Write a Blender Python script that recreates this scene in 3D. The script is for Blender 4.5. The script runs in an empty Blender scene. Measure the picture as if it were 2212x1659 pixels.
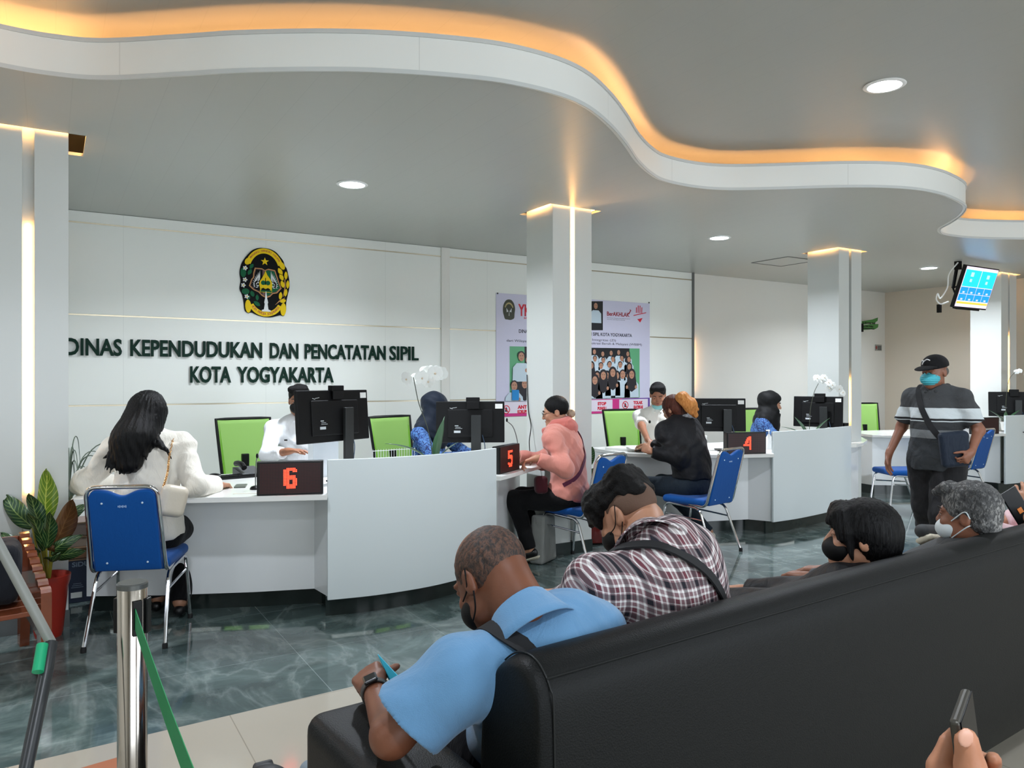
import bpy, bmesh, math, random
import numpy as np
from mathutils import Vector, Matrix
from mathutils.geometry import tessellate_polygon
random.seed(7)
SC = bpy.context.scene
COL = SC.collection
# ---------------------------------------------------------------- camera
FPX, W_PX, H_PX, HOR, CAMH = 1640.0, 2212.0, 1659.0, 822.0, 1.45
TH = math.radians(58.6)                       # heading of the camera above +X
FW = (math.cos(TH), math.sin(TH)); RT = (math.sin(TH), -math.cos(TH))
cam_d = bpy.data.cameras.new('camera'); cam = bpy.data.objects.new('camera', cam_d); COL.objects.link(cam)
cam_d.sensor_width = 36; cam_d.lens = 36*FPX/W_PX; cam_d.shift_y = -(H_PX/2-HOR)/W_PX; cam_d.clip_start = .02
cam.location = (0, 0, CAMH); cam.rotation_euler = (math.pi/2, 0, TH-math.pi/2)
SC.camera = cam
vs = SC.view_settings
vs.view_transform = 'Standard'; vs.look = 'None'; vs.gamma = 1; vs.use_curve_mapping = False
vs.exposure = 0.9
# ---------------------------------------------------------------- world and large lights
wd = bpy.data.worlds.new('world'); SC.world = wd; wd.use_nodes = True
wd.node_tree.nodes['Background'].inputs[0].default_value = (.80, .90, 1, 1)
wd.node_tree.nodes['Background'].inputs[1].default_value = .35
def lin(c):
    return tuple(((v/255)/12.92 if v/255 <= .04045 else ((v/255+.055)/1.055)**2.4) for v in c[:3])
def area(name, loc, rot, sx, sy, power, color=(255, 255, 255), shape='RECTANGLE', spread=math.pi):
    l = bpy.data.lights.new(name, 'AREA'); l.shape = shape; l.size = sx; l.size_y = sy
    l.energy = power; l.color = lin(color); l.spread = spread
    o = bpy.data.objects.new(name, l); o.location = loc; o.rotation_euler = rot; COL.objects.link(o)
    return o
# daylight through the glass front behind the camera
area('daylight', (4.0, -3.9, 1.6), (math.radians(-90), 0, math.pi), 11, 2.3, 185, (236, 246, 255))
HL, HU = 2.90, 3.17                            # lower and upper ceiling
DOWN_LOW = [(-1.95, 5.4), (1.91, 5.39), (5.8, 5.47), (9.65, 5.53)]
DOWN_UP = [(.3, 2.64), (4.15, 2.64), (8.0, 2.64), (.3, -.4), (4.15, -.4), (8.0, -.4), (-3.2, 1.0), (2.2, -2.6), (6.2, -2.6)]

# ---------------------------------------------------------------- helpers
def Pd(px, py, d):
    l = (px-1106)/FPX*d
    return Vector((FW[0]*d+RT[0]*l, FW[1]*d+RT[1]*l, CAMH-(py-HOR)*d/FPX))
def Ph(px, py, h):
    return Pd(px, py, FPX*(CAMH-h)/(py-HOR))
WALLY = 7.45
def Pw(px, py, y=WALLY):                       # on the back wall
    t = (px-1106)/FPX
    d = y/(FW[1]+RT[1]*t)
    return Vector(((FW[0]+RT[0]*t)*d, y, CAMH-(py-HOR)*d/FPX))

def link(o, parent=None):
    COL.objects.link(o)
    if parent is not None: o.parent = parent
    return o
def mesh_obj(name, verts, faces, m=None, parent=None, smooth=False):
    me = bpy.data.meshes.new(name)
    me.from_pydata([tuple(v) for v in verts], [], faces)
    if m is not None: me.materials.append(m)
    if smooth: me.polygons.foreach_set('use_smooth', [True]*len(me.polygons))
    me.update()
    return link(bpy.data.objects.new(name, me), parent)
def empty(name, loc=(0, 0, 0), rz=0):
    o = bpy.data.objects.new(name, None); o.location = loc; o.rotation_euler = (0, 0, rz)
    o.empty_display_size = .1
    return link(o)
def tag(o, label=None, cat=None, group=None, kind=None):
    if label: o['label'] = label
    if cat: o['category'] = cat
    if group: o['group'] = group
    if kind: o['kind'] = kind
    return o
def struct(o): o['kind'] = 'structure'; return o
def thing(name, label, cat, loc=(0, 0, 0), rz=0, group=None):
    return tag(empty(name, loc, rz), label, cat, group)
def copy_tree(o, parent=None):
    c = o.copy(); COL.objects.link(c); c.parent = parent
    for ch in o.children: copy_tree(ch, c)
    return c

class MB:                                       # collects pieces of ONE mesh
    def __init__(s): s.v = []; s.f = []; s.mi = []; s.cur = 0
    def add(s, vs_, fs):
        n = len(s.v); s.v += [Vector(v) for v in vs_]
        for f in fs: s.f.append([i+n for i in f]); s.mi.append(s.cur)
        return s
    def box(s, c, h, R=None):                   # centre, half sizes
        c = Vector(c); vs_ = []
        for x in (-1, 1):
            for y in (-1, 1):
                for z in (-1, 1):
                    p = Vector((x*h[0], y*h[1], z*h[2]))
                    vs_.append(c+(R @ p if R else p))
        return s.add(vs_, [(0, 1, 3, 2), (4, 6, 7, 5), (0, 4, 5, 1), (2, 3, 7, 6), (0, 2, 6, 4), (1, 5, 7, 3)])
    def prism(s, poly, z0, z1, axis=2):         # polygon (counter-clockwise in its plane) extruded along an axis
        n = len(poly)
        def mk(p, z):
            return {2: (p[0], p[1], z), 1: (p[0], z, p[1]), 0: (z, p[0], p[1])}[axis]
        vs_ = [mk(p, z0) for p in poly]+[mk(p, z1) for p in poly]
        tris = tessellate_polygon([[Vector((p[0], p[1], 0)) for p in poly]])
        fs = [tuple(t) for t in tris]+[tuple(i+n for i in reversed(t)) for t in tris]
        fs += [(i, (i+1) % n, (i+1) % n+n, i+n) for i in range(n)]
        return s.add(vs_, fs)
    def tube(s, pts, r, seg=10, closed=False, caps=True):
        pts = [Vector(p) for p in pts]; n = len(pts)
        rs = r if isinstance(r, (list, tuple)) else [r]*n
        rings = []; prev = None
        for i, p in enumerate(pts):
            a = pts[(i-1) % n] if (i > 0 or closed) else p
            b = pts[(i+1) % n] if (i < n-1 or closed) else p
            t = (b-a).normalized()
            if prev is None:
                u = t.orthogonal().normalized()
            else:
                u = (prev-t*prev.dot(t))
                u = u.normalized() if u.length > 1e-6 else t.orthogonal().normalized()
            prev = u; w = t.cross(u)
            rings.append([p+(u*math.cos(2*math.pi*k/seg)+w*math.sin(2*math.pi*k/seg))*rs[i] for k in range(seg)])
        vs_ = [v for rg in rings for v in rg]; fs = []
        for i in range(n if closed else n-1):
            j = (i+1) % n
            for k in range(seg):
                k2 = (k+1) % seg
                fs.append((i*seg+k, i*seg+k2, j*seg+k2, j*seg+k))
        if caps and not closed:
            fs.append(tuple(reversed(range(seg)))); fs.append(tuple((n-1)*seg+k for k in range(seg)))
        return s.add(vs_, fs)
    def lathe(s, prof, c=(0, 0, 0), seg=28, caps=True):
        c = Vector(c); vs_ = []; fs = []; n = len(prof)
        for (r, z) in prof:
            for k in range(seg):
                a = 2*math.pi*k/seg
                vs_.append(c+Vector((r*math.cos(a), r*math.sin(a), z)))
        for i in range(n-1):
            for k in range(seg):
                k2 = (k+1) % seg
                fs.append((i*seg+k, i*seg+k2, (i+1)*seg+k2, (i+1)*seg+k))
        if caps:
            fs.append(tuple(reversed(range(seg)))); fs.append(tuple((n-1)*seg+k for k in range(seg)))
        return s.add(vs_, fs)
    def sphere(s, c, r, R=None, seg=14, rings=9):
        c = Vector(c); r = (r, r, r) if not isinstance(r, (list, tuple)) else r
        vs_ = []; fs = []
        for i in range(rings+1):
            th = math.pi*i/rings
            for k in range(seg):
                a = 2*math.pi*k/seg
                p = Vector((r[0]*math.sin(th)*math.cos(a), r[1]*math.sin(th)*math.sin(a), r[2]*math.cos(th)))
                vs_.append(c+(R @ p if R else p))
        for i in range(rings):
            for k in range(seg):
                k2 = (k+1) % seg
                fs.append((i*seg+k, (i+1)*seg+k, (i+1)*seg+k2, i*seg+k2))
        return s.add(vs_, fs)
    def strip(s, pts, z0, z1, thick=0, inward=None):   # vertical sheet along a path of (x, y); thick to the left of the path
        n = len(pts)
        if thick == 0:
            return s.add([(x, y, z0) for x, y in pts]+[(x, y, z1) for x, y in pts],
                         [(i, i+1, i+1+n, i+n) for i in range(n-1)])
        off = offset_path(pts, thick)
        poly_v = [(x, y, z0) for x, y in pts]+[(x, y, z1) for x, y in pts]+[(x, y, z0) for x, y in off]+[(x, y, z1) for x, y in off]
        fs = []
        for i in range(n-1):
            fs += [(i, i+1, i+1+n, i+n), (i+2*n, i+3*n, i+1+3*n, i+1+2*n), (i+n, i+1+n, i+1+3*n, i+3*n), (i, i+2*n, i+1+2*n, i+1)]
        fs += [(0, n, 3*n, 2*n), (n-1, 3*n-1, 4*n-1, 2*n-1)]
        return s.add(poly_v, fs)
    def build(s, name, mats, parent=None, smooth=False, bevel=0, seg=2, angle=35):
        me = bpy.data.meshes.new(name)
        me.from_pydata([tuple(v) for v in s.v], [], s.f)
        for m in (mats if isinstance(mats, (list, tuple)) else [mats]): me.materials.append(m)
        if max(s.mi, default=0) > 0: me.polygons.foreach_set('material_index', s.mi)
        bm = bmesh.new(); bm.from_mesh(me); bmesh.ops.recalc_face_normals(bm, faces=bm.faces); bm.to_mesh(me); bm.free()
        if smooth:
            me.polygons.foreach_set('use_smooth', [True]*len(me.polygons))
            try: me.set_sharp_from_angle(angle=math.radians(angle))
            except Exception: pass
        me.update()
        o = link(bpy.data.objects.new(name, me), parent)
        if bevel:
            b = o.modifiers.new('bevel', 'BEVEL'); b.width = bevel; b.segments = seg; b.limit_method = 'ANGLE'
            b.angle_limit = math.radians(30); b.harden_normals = False
        return o
def offset_path(pts, t):
    out = []; n = len(pts)
    for i in range(n):
        a = Vector(pts[max(i-1, 0)]); b = Vector(pts[min(i+1, n-1)])
        d = (b-a).normalized(); out.append((pts[i][0]-d.y*t, pts[i][1]+d.x*t))
    return out
def spline(pts, sub=8):                         # Catmull-Rom through the points
    pts = [Vector(p) for p in pts]; out = []
    for i in range(len(pts)-1):
        p0 = pts[i-1] if i > 0 else pts[i]*2-pts[i+1]; p1 = pts[i]; p2 = pts[i+1]
        p3 = pts[i+2] if i+2 < len(pts) else p2*2-p1
        for k in range(sub):
            t = k/sub
            out.append(.5*((2*p1)+(p2-p0)*t+(2*p0-5*p1+4*p2-p3)*t*t+(3*p1-p0-3*p2+p3)*t**3))
    out.append(pts[-1]); return out
def fillet(pts, r, n=5):                        # polyline with rounded corners
    pts = [Vector(p) for p in pts]; out = [pts[0]]
    for i in range(1, len(pts)-1):
        a, b, c = pts[i-1], pts[i], pts[i+1]
        u = (a-b); v = (c-b); k = min(r, u.length*.48, v.length*.48)
        s, e = b+u.normalized()*k, b+v.normalized()*k
        for q in range(n+1):
            t = q/n; out.append(s*(1-t)**2+b*2*t*(1-t)+e*t*t)
    out.append(pts[-1]); return out
def rot(ax, ay, az): return Matrix.Rotation(az, 3, 'Z') @ Matrix.Rotation(ay, 3, 'Y') @ Matrix.Rotation(ax, 3, 'X')

# ---------------------------------------------------------------- materials
class NT:
    def __init__(s, name):
        s.m = bpy.data.materials.new(name); s.m.use_nodes = True; s.t = s.m.node_tree; s.n = s.t.nodes
        s.b = s.n['Principled BSDF']
    def node(s, t, **kw):
        n = s.n.new(t)
        for k, v in kw.items(): setattr(n, k, v)
        return n
    def L(s, a, b): s.t.links.new(a, b)
    def coord(s, kind='Object'): return s.node('ShaderNodeTexCoord').outputs[kind]
    def map(s, vec, scale=(1, 1, 1), rot_=(0, 0, 0), loc=(0, 0, 0)):
        m = s.node('ShaderNodeMapping'); s.L(vec, m.inputs[0])
        m.inputs['Scale'].default_value = scale; m.inputs['Rotation'].default_value = rot_; m.inputs['Location'].default_value = loc
        return m.outputs[0]
    def noise(s, vec, scale=5, detail=4, rough=.5, dist=0):
        n = s.node('ShaderNodeTexNoise'); s.L(vec, n.inputs['Vector'])
        n.inputs['Scale'].default_value = scale; n.inputs['Detail'].default_value = detail
        n.inputs['Roughness'].default_value = rough; n.inputs['Distortion'].default_value = dist
        return n.outputs['Fac']
    def math(s, op, a, b=None, c=None, clamp=False):
        n = s.node('ShaderNodeMath', operation=op, use_clamp=clamp)
        for i, v in enumerate((a, b, c)):
            if v is None: continue
            if isinstance(v, (int, float)): n.inputs[i].default_value = v
            else: s.L(v, n.inputs[i])
        return n.outputs[0]
    def ramp(s, fac, stops, interp='LINEAR'):
        n = s.node('ShaderNodeValToRGB'); s.L(fac, n.inputs[0]); cr = n.color_ramp; cr.interpolation = interp
        while len(cr.elements) < len(stops): cr.elements.new(.5)
        for e, (p, c) in zip(cr.elements, stops): e.position = p; e.color = (*(lin(c) if max(c) > 1.001 else c[:3]), 1)
        return n.outputs[0]
    def mix(s, fac, a, b, blend='MIX'):
        n = s.node('ShaderNodeMix', data_type='RGBA', blend_type=blend)
        for i, v in ((0, fac), (6, a), (7, b)):
            if isinstance(v, (int, float)): n.inputs[i].default_value = v
            elif isinstance(v, tuple): n.inputs[i].default_value = (*lin(v), 1)
            else: s.L(v, n.inputs[i])
        return n.outputs[2]
    def sep(s, vec):
        n = s.node('ShaderNodeSeparateXYZ'); s.L(vec, n.inputs[0]); return n.outputs
    def bump(s, h, strength=.3, dist=.01):
        n = s.node('ShaderNodeBump'); s.L(h, n.inputs['Height'])
        n.inputs['Strength'].default_value = strength; n.inputs['Distance'].default_value = dist
        s.L(n.outputs[0], s.b.inputs['Normal']); return n
    def set(s, color=None, rough=None, metal=None, spec=None, **kw):
        if color is not None:
            if isinstance(color, tuple): s.b.inputs['Base Color'].default_value = (*lin(color), 1)
            else: s.L(color, s.b.inputs['Base Color'])
        for k, v in (('Roughness', rough), ('Metallic', metal), ('Specular IOR Level', spec)):
            if v is None: continue
            if isinstance(v, (int, float)): s.b.inputs[k].default_value = v
            else: s.L(v, s.b.inputs[k])
        return s
_mc = {}
def mat(name, color, rough=.5, metal=0, bump=None, var=0, spec=None, coat=0, sheen=0):
    if name in _mc: return _mc[name]
    t = NT(name); t.set(color, rough, metal, spec)
    if var or bump: v = t.coord()
    if var:
        f = t.noise(v, 9, 3)
        c2 = tuple(max(0, min(255, c*(1-var))) for c in color)
        t.set(t.mix(f, color, c2))
    if bump:
        sc, st, di = bump; t.bump(t.noise(v, sc, 3, .6), st, di)
    if coat: t.b.inputs['Coat Weight'].default_value = coat; t.b.inputs['Coat Roughness'].default_value = .08
    if sheen: t.b.inputs['Sheen Weight'].default_value = sheen
    _mc[name] = t.m; return t.m
def emit(name, color, strength):
    if name in _mc: return _mc[name]
    t = NT(name); t.set((20, 20, 20), .6)
    t.b.inputs['Emission Color'].default_value = (*lin(color), 1); t.b.inputs['Emission Strength'].default_value = strength
    _mc[name] = t.m; return t.m
def cloth(name, color, bscale=14, bstr=.5, rough=.85, sheen=.15, weave=0, color2=None):
    if name in _mc: return _mc[name]
    t = NT(name); v = t.coord()
    if color2: t.set(t.mix(t.noise(v, 25, 4), color, color2), rough)
    else: t.set(color, rough)
    h = t.noise(t.map(v, (1, 1, .45)), bscale, 3, .55, 1.2)
    if weave:
        h = t.math('ADD', h, t.math('MULTIPLY', t.noise(v, weave, 2), .12))
    t.bump(h, bstr, .02); t.b.inputs['Sheen Weight'].default_value = sheen*(.3 if max(color) < 60 else 1); t.b.inputs['Specular IOR Level'].default_value = .22
    _mc[name] = t.m; return t.m
def hairmat(name, color, hi, axis=(60, 60, 4), rough=.38):
    if name in _mc: return _mc[name]
    t = NT(name); v = t.coord(); f = t.noise(t.map(v, axis), 3, 5, .65, .4)
    t.set(t.ramp(f, [(.35, color), (.7, hi)]), rough); t.bump(f, .9, .006); t.b.inputs['Specular IOR Level'].default_value = .18
    _mc[name] = t.m; return t.m
def skinmat(name, color, dark=None):
    if name in _mc: return _mc[name]
    t = NT(name); v = t.coord(); dark = dark or tuple(c*.82 for c in color)
    t.set(t.mix(t.noise(v, 14, 4), color, dark), .48)
    t.bump(t.noise(v, 180, 2), .12, .002)
    t.b.inputs['Subsurface Weight'].default_value = .06
    t.b.inputs['Subsurface Radius'].default_value = (.02, .008, .004)
    _mc[name] = t.m; return t.m
CHROME = mat('chrome', (215, 215, 218), .09, 1)
STEEL = mat('polished_steel', (190, 182, 172), .14, 1)
WHITE_LAM = mat('white_laminate', (238, 240, 240), .22, spec=.5)
WHITE_TOP = mat('white_worktop', (232, 232, 228), .18)
BLACKP = mat('black_plastic', (14, 14, 15), .35, spec=.3)
BLACKM = mat('black_matte', (9, 9, 10), .6, spec=.25)
GREYP = mat('grey_plastic', (70, 72, 74), .4)
PAPER = mat('white_paper', (238, 238, 234), .7)
RUBBER = mat('black_rubber', (12, 12, 12), .7)

def text_mesh(name, body, size, m, parent=None, extrude=.001, bold=0.0, xs=1.0, align='LEFT', loc=(0, 0, 0), R=None, shear=0, fit=None, link_it=True):
    cu = bpy.data.curves.new(name, 'FONT'); cu.body = body; cu.size = size; cu.extrude = extrude; cu.offset = bold
    cu.align_x = align; cu.shear = shear; cu.resolution_u = 3
    o = bpy.data.objects.new(name, cu); COL.objects.link(o)
    dg = bpy.context.evaluated_depsgraph_get(); me = bpy.data.meshes.new_from_object(o.evaluated_get(dg))
    bpy.data.objects.remove(o); bpy.data.curves.remove(cu)
    if fit and len(me.vertices):
        xsv = [v.co.x for v in me.vertices]; w = max(xsv)-min(xsv); x0 = min(xsv); xs = fit/w
        for v in me.vertices: v.co.x -= x0
    for v in me.vertices: v.co.x *= xs
    me.materials.clear(); me.materials.append(m); me.name = name
    if R is None: R = Matrix.Rotation(math.pi/2, 3, 'X')          # stands on a wall, read from -Y
    me.transform(Matrix.Translation(Vector(loc)) @ R.to_4x4())
    return link(bpy.data.objects.new(name, me), parent)
# ---------------------------------------------------------------- organic bodies: smooth-union distance fields meshed with surface nets
def V3(p): return np.array(p, dtype=np.float32)
def cone(a, b, ra, rb, k=.03, flat=False, sq=None):
    a, b = V3(a), V3(b); ba = b-a; bb = float(ba @ ba)+1e-9; L = math.sqrt(bb); rm = max(ra, rb)
    def fn(X, Y, Z):
        px, py, pz = X-a[0], Y-a[1], Z-a[2]
        h = np.clip((px*ba[0]+py*ba[1]+pz*ba[2])/bb, 0, 1)
        d = np.sqrt((px-ba[0]*h)**2+(py-ba[1]*h)**2+(pz-ba[2]*h)**2)-(ra+(rb-ra)*h)
        if flat: d = np.maximum(d, ((X-b[0])*ba[0]+(Y-b[1])*ba[1]+(Z-b[2])*ba[2])/L)
        return d
    return ('add', fn, np.minimum(a, b)-rm, np.maximum(a, b)+rm, k)
def ell(c, r, R=None, k=.03, mode='add'):
    c = V3(c); r = V3(r); M = np.eye(3, dtype=np.float32) if R is None else np.array(R, dtype=np.float32)
    ext = np.sqrt(((M*r)**2).sum(axis=1))
    def fn(X, Y, Z):
        px, py, pz = X-c[0], Y-c[1], Z-c[2]
        q = [(px*M[0, i]+py*M[1, i]+pz*M[2, i]) for i in range(3)]
        k0 = np.sqrt((q[0]/r[0])**2+(q[1]/r[1])**2+(q[2]/r[2])**2)
        k1 = np.sqrt((q[0]/r[0]**2)**2+(q[1]/r[1]**2)**2+(q[2]/r[2]**2)**2)+1e-6
        return k0*(k0-1)/k1
    return (mode, fn, c-ext, c+ext, k)
def rbox(c, h, R=None, rad=.01, k=.01, mode='add'):
    c = V3(c); h = V3(h); M = np.eye(3, dtype=np.float32) if R is None else np.array(R, dtype=np.float32)
    ext = np.abs(M) @ h
    def fn(X, Y, Z):
        px, py, pz = X-c[0], Y-c[1], Z-c[2]
        q = [np.abs(px*M[0, i]+py*M[1, i]+pz*M[2, i])-(h[i]-rad) for i in range(3)]
        out = np.sqrt(np.maximum(q[0], 0)**2+np.maximum(q[1], 0)**2+np.maximum(q[2], 0)**2)
        return out+np.minimum(np.maximum(q[0], np.maximum(q[1], q[2])), 0)-rad
    return (mode, fn, c-ext, c+ext, k)
def cut(p, n):                                  # keeps the side against n
    p, n = V3(p), V3(n); n = n/np.linalg.norm(n)
    return ('plane', lambda X, Y, Z: (X-p[0])*n[0]+(Y-p[1])*n[1]+(Z-p[2])*n[2], None, None, 0)
def folds(P, amp, f=1.0, seed=0.0):
    X, Y, Z = P
    a = np.sin(38*f*(Z*.9+X*.35)+2.2*np.sin(17*f*X+seed)+1.8*np.sin(13*f*Y+seed*2))
    b = np.sin(61*f*(Z*.5-X*.6+Y*.5)+2.0*np.sin(23*f*Z+seed*3))
    return amp*(.6*a*np.abs(a)+.4*b)
def sdf_mesh(name, ops, res, m, parent=None, disp=None, smooth=True):
    adds = [o for o in ops if o[0] == 'add']
    lo = np.min([o[2] for o in adds], axis=0)-3*res-.004; hi = np.max([o[3] for o in adds], axis=0)+3*res+.004
    n = np.ceil((hi-lo)/res).astype(int)+1
    ax = [(lo[i]+res*np.arange(n[i])).astype(np.float32) for i in range(3)]
    D = np.full(n, .2, dtype=np.float32)
    for (mode, fn, l, h, k) in ops:
        if mode == 'plane':
            D = np.maximum(D, fn(ax[0][:, None, None], ax[1][None, :, None], ax[2][None, None, :])); continue
        mg = max(k, 0)*1.2+3*res
        i0 = np.maximum(((l-mg-lo)/res).astype(int), 0); i1 = np.minimum(((h+mg-lo)/res).astype(int)+2, n)
        if np.any(i1 <= i0): continue
        sl = tuple(slice(i0[i], i1[i]) for i in range(3))
        d = fn(ax[0][sl[0]][:, None, None], ax[1][sl[1]][None, :, None], ax[2][sl[2]][None, None, :])
        cur = D[sl]
        if mode == 'add':
            if k > 0:
                hh = np.maximum(k-np.abs(cur-d), 0)/k; D[sl] = np.minimum(cur, d)-hh*hh*k*.25
            else: D[sl] = np.minimum(cur, d)
        else:
            if k > 0:
                hh = np.maximum(k-np.abs(cur+d), 0)/k; D[sl] = np.maximum(cur, -d)+hh*hh*k*.25
            else: D[sl] = np.maximum(cur, -d)
    if disp is not None:
        D = D+disp((ax[0][:, None, None], ax[1][None, :, None], ax[2][None, None, :]))
    D[0], D[-1] = .1, .1; D[:, 0], D[:, -1] = .1, .1; D[:, :, 0], D[:, :, -1] = .1, .1
    # surface nets
    S = D < 0
    c8 = [S[i:n[0]-1+i, j:n[1]-1+j, k:n[2]-1+k] for i in (0, 1) for j in (0, 1) for k in (0, 1)]
    cnt = sum(c.astype(np.int8) for c in c8); M = (cnt > 0) & (cnt < 8)
    I, J, K = np.nonzero(M); idx = np.full(M.shape, -1, dtype=np.int64); idx[I, J, K] = np.arange(len(I))
    acc = np.zeros((len(I), 3)); w = np.zeros(len(I))
    corner = [(i, j, k) for i in (0, 1) for j in (0, 1) for k in (0, 1)]
    for a in range(8):
        for b in range(a+1, 8):
            ca, cb = corner[a], corner[b]
            if sum(abs(x-y) for x, y in zip(ca, cb)) != 1: continue
            da = D[I+ca[0], J+ca[1], K+ca[2]]; db = D[I+cb[0], J+cb[1], K+cb[2]]
            cr = (da < 0) != (db < 0); t = np.where(cr, da/(da-db+1e-12), 0)
            for q in range(3): acc[:, q] += np.where(cr, ca[q]+t*(cb[q]-ca[q]), 0)
            w += cr
    vv = (np.stack([I, J, K], 1)+acc/np.maximum(w, 1)[:, None])*res+lo
    quads = []
    for axis in range(3):
        s0 = [slice(None)]*3; s1 = [slice(None)]*3
        s0[axis] = slice(0, n[axis]-1); s1[axis] = slice(1, n[axis])
        A, B = S[tuple(s0)], S[tuple(s1)]
        u, v = (axis+1) % 3, (axis+2) % 3
        for flip in (False, True):
            E = (A & ~B) if not flip else (~A & B)
            P = np.stack(np.nonzero(E), 1)
            if len(P) == 0: continue
            P = P[(P[:, u] > 0) & (P[:, v] > 0)]
            e_u = np.zeros(3, int); e_u[u] = 1; e_v = np.zeros(3, int); e_v[v] = 1
            q = [P, P-e_u, P-e_u-e_v, P-e_v]
            q = [idx[np.minimum(x[:, 0], M.shape[0]-1), np.minimum(x[:, 1], M.shape[1]-1), np.minimum(x[:, 2], M.shape[2]-1)] for x in q]
            q = np.stack(q if not flip else q[::-1], 1)
            quads.append(q[(q >= 0).all(axis=1)])
    F = np.concatenate(quads)
    me = bpy.data.meshes.new(name)
    me.vertices.add(len(vv)); me.vertices.foreach_set('co', vv.astype(np.float32).ravel())
    me.loops.add(F.size); me.loops.foreach_set('vertex_index', F.ravel().astype(np.int32))
    me.polygons.add(len(F)); me.polygons.foreach_set('loop_start', np.arange(0, F.size, 4, dtype=np.int32))
    me.polygons.foreach_set('use_smooth', np.ones(len(F), dtype=bool))
    me.materials.append(m); me.update(calc_edges=True); me.validate()
    return link(bpy.data.objects.new(name, me), parent)
# ================================================================ THE ROOM
X0, X1, Y0, YB = -4.2, 11.8, -4.2, 7.5
def m_floor():
    t = NT('polished_floor_tiles'); v = t.coord(); x, y, z = t.sep(v)
    w = t.noise(t.map(v, (1, 1.7, 1), (0, 0, .5)), 1.6, 7, .62, 1.3)
    w2 = t.noise(t.map(v, (1.3, .6, 1), (0, 0, -.6)), 2.2, 5, .55, 1.2)
    vein = t.math('ABSOLUTE', t.math('SUBTRACT', w2, .5))
    vein = t.math('SUBTRACT', 1, t.math('MULTIPLY', vein, 9), clamp=True)
    cloud = t.ramp(w, [(.30, (54, 66, 65)), (.50, (73, 88, 86)), (.62, (95, 110, 107)), (.78, (140, 153, 148))])
    veinm = t.math('MULTIPLY', t.math('POWER', vein, 2.2), t.math('MULTIPLY', w, .34))
    green = t.mix(veinm, cloud, (190, 200, 196))
    def joint(a, step, off, wd_):
        f = t.math('FRACT', t.math('DIVIDE', t.math('ADD', a, off), step))
        return t.math('LESS_THAN', t.math('ABSOLUTE', t.math('SUBTRACT', f, .5)), wd_/step)
    jg = t.math('MAXIMUM', joint(x, .8, .07, .0018), joint(y, .8, .35, .0018))
    green = t.mix(t.math('MULTIPLY', jg, .5), green, (150, 162, 160))
    cr = t.mix(t.noise(v, 2.3, 4), (170, 163, 149), (163, 156, 142))
    jc = t.math('MAXIMUM', joint(x, .8, .53, .0022), joint(y, .8, .15, .0022))
    cr = t.mix(t.math('MULTIPLY', jc, .6), cr, (120, 112, 100))
    edge = t.math('ADD', t.math('MULTIPLY', x, .036), 3.42)
    isdark = t.math('GREATER_THAN', y, edge)
    t.set(t.mix(isdark, cr, green), t.math('MULTIPLY_ADD', isdark, -.05, .12), spec=.5)
    t.bump(t.noise(v, 3.5, 2), .03, .02)
    return t.m
def m_ceil(name, col, step=.2, off=0.0, rough=.33):
    t = NT(name); v = t.coord(); x, y, z = t.sep(v)
    f = t.math('FRACT', t.math('DIVIDE', t.math('ADD', x, off), step))
    g = t.math('LESS_THAN', t.math('ABSOLUTE', t.math('SUBTRACT', f, .5)), .012)
    t.set(t.mix(t.math('MULTIPLY', g, .13), col, (130, 132, 128)), rough)
    n = t.math('ADD', t.math('MULTIPLY', g, -1), t.math('MULTIPLY', t.noise(t.map(v, (1, .25, 1)), 6, 2), .25))
    t.bump(n, .10, .004)
    return t.m
def m_wallpanel():
    t = NT('glossy_wall_panel'); v = t.coord(); x, y, z = t.sep(v)
    f = t.math('FRACT', t.math('DIVIDE', t.math('ADD', x, .05), 1.22))
    g = t.math('LESS_THAN', t.math('ABSOLUTE', t.math('SUBTRACT', f, .5)), .0016)
    t.set(t.mix(t.math('MULTIPLY', g, .25), (234, 236, 229), (170, 172, 168)), .26)
    return t.m
floor = struct(MB().box(((X0+X1)/2, (Y0+YB)/2, -.05), ((X1-X0)/2, (YB-Y0)/2, .05)).build('floor', m_floor()))
M_WALL = mat('plain_wall', (230, 228, 220), .55)
M_BEIGE = mat('beige_wall', (216, 205, 188), .6)
M_BRASS = mat('brushed_trim', (196, 184, 160), .28, .85)
struct(MB().box(((X0+X1)/2, YB+.05, 1.6), ((X1-X0)/2+.1, .05, 1.62)).build('wall_back', M_WALL))
struct(MB().box((X0-.05, (Y0+YB)/2, 1.6), (.05, (YB-Y0)/2, 1.62)).build('wall_left', M_WALL))
struct(MB().box((X1+.05, (Y0+YB)/2, 1.6), (.05, (YB-Y0)/2, 1.62)).build('wall_right', M_BEIGE))
mb = MB(); mb.box(((X0+X1)/2, Y0-.05, 2.98), ((X1-X0)/2, .05, .22)); mb.box(((X0+X1)/2, Y0-.05, .12), ((X1-X0)/2, .05, .14))
mb.box((-3.4, Y0-.05, 1.5), (.75, .05, 1.5)); mb.box((11.1, Y0-.05, 1.5), (.7, .05, 1.5))
struct(mb.build('wall_front', M_WALL))
mb = MB()
for i in range(7): mb.box((-2.6+i*2.15, Y0-.05, 1.5), (.03, .04, 1.3))
struct(mb.build('window_1', mat('dark_window_frame', (60, 62, 64), .4)))
# seam on the beige wall
struct(MB().box((X1-.003, 5.93, 1.45), (.003, .006, 1.45)).build('trim_6', mat('beige_seam', (120, 108, 92), .6)))
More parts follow.
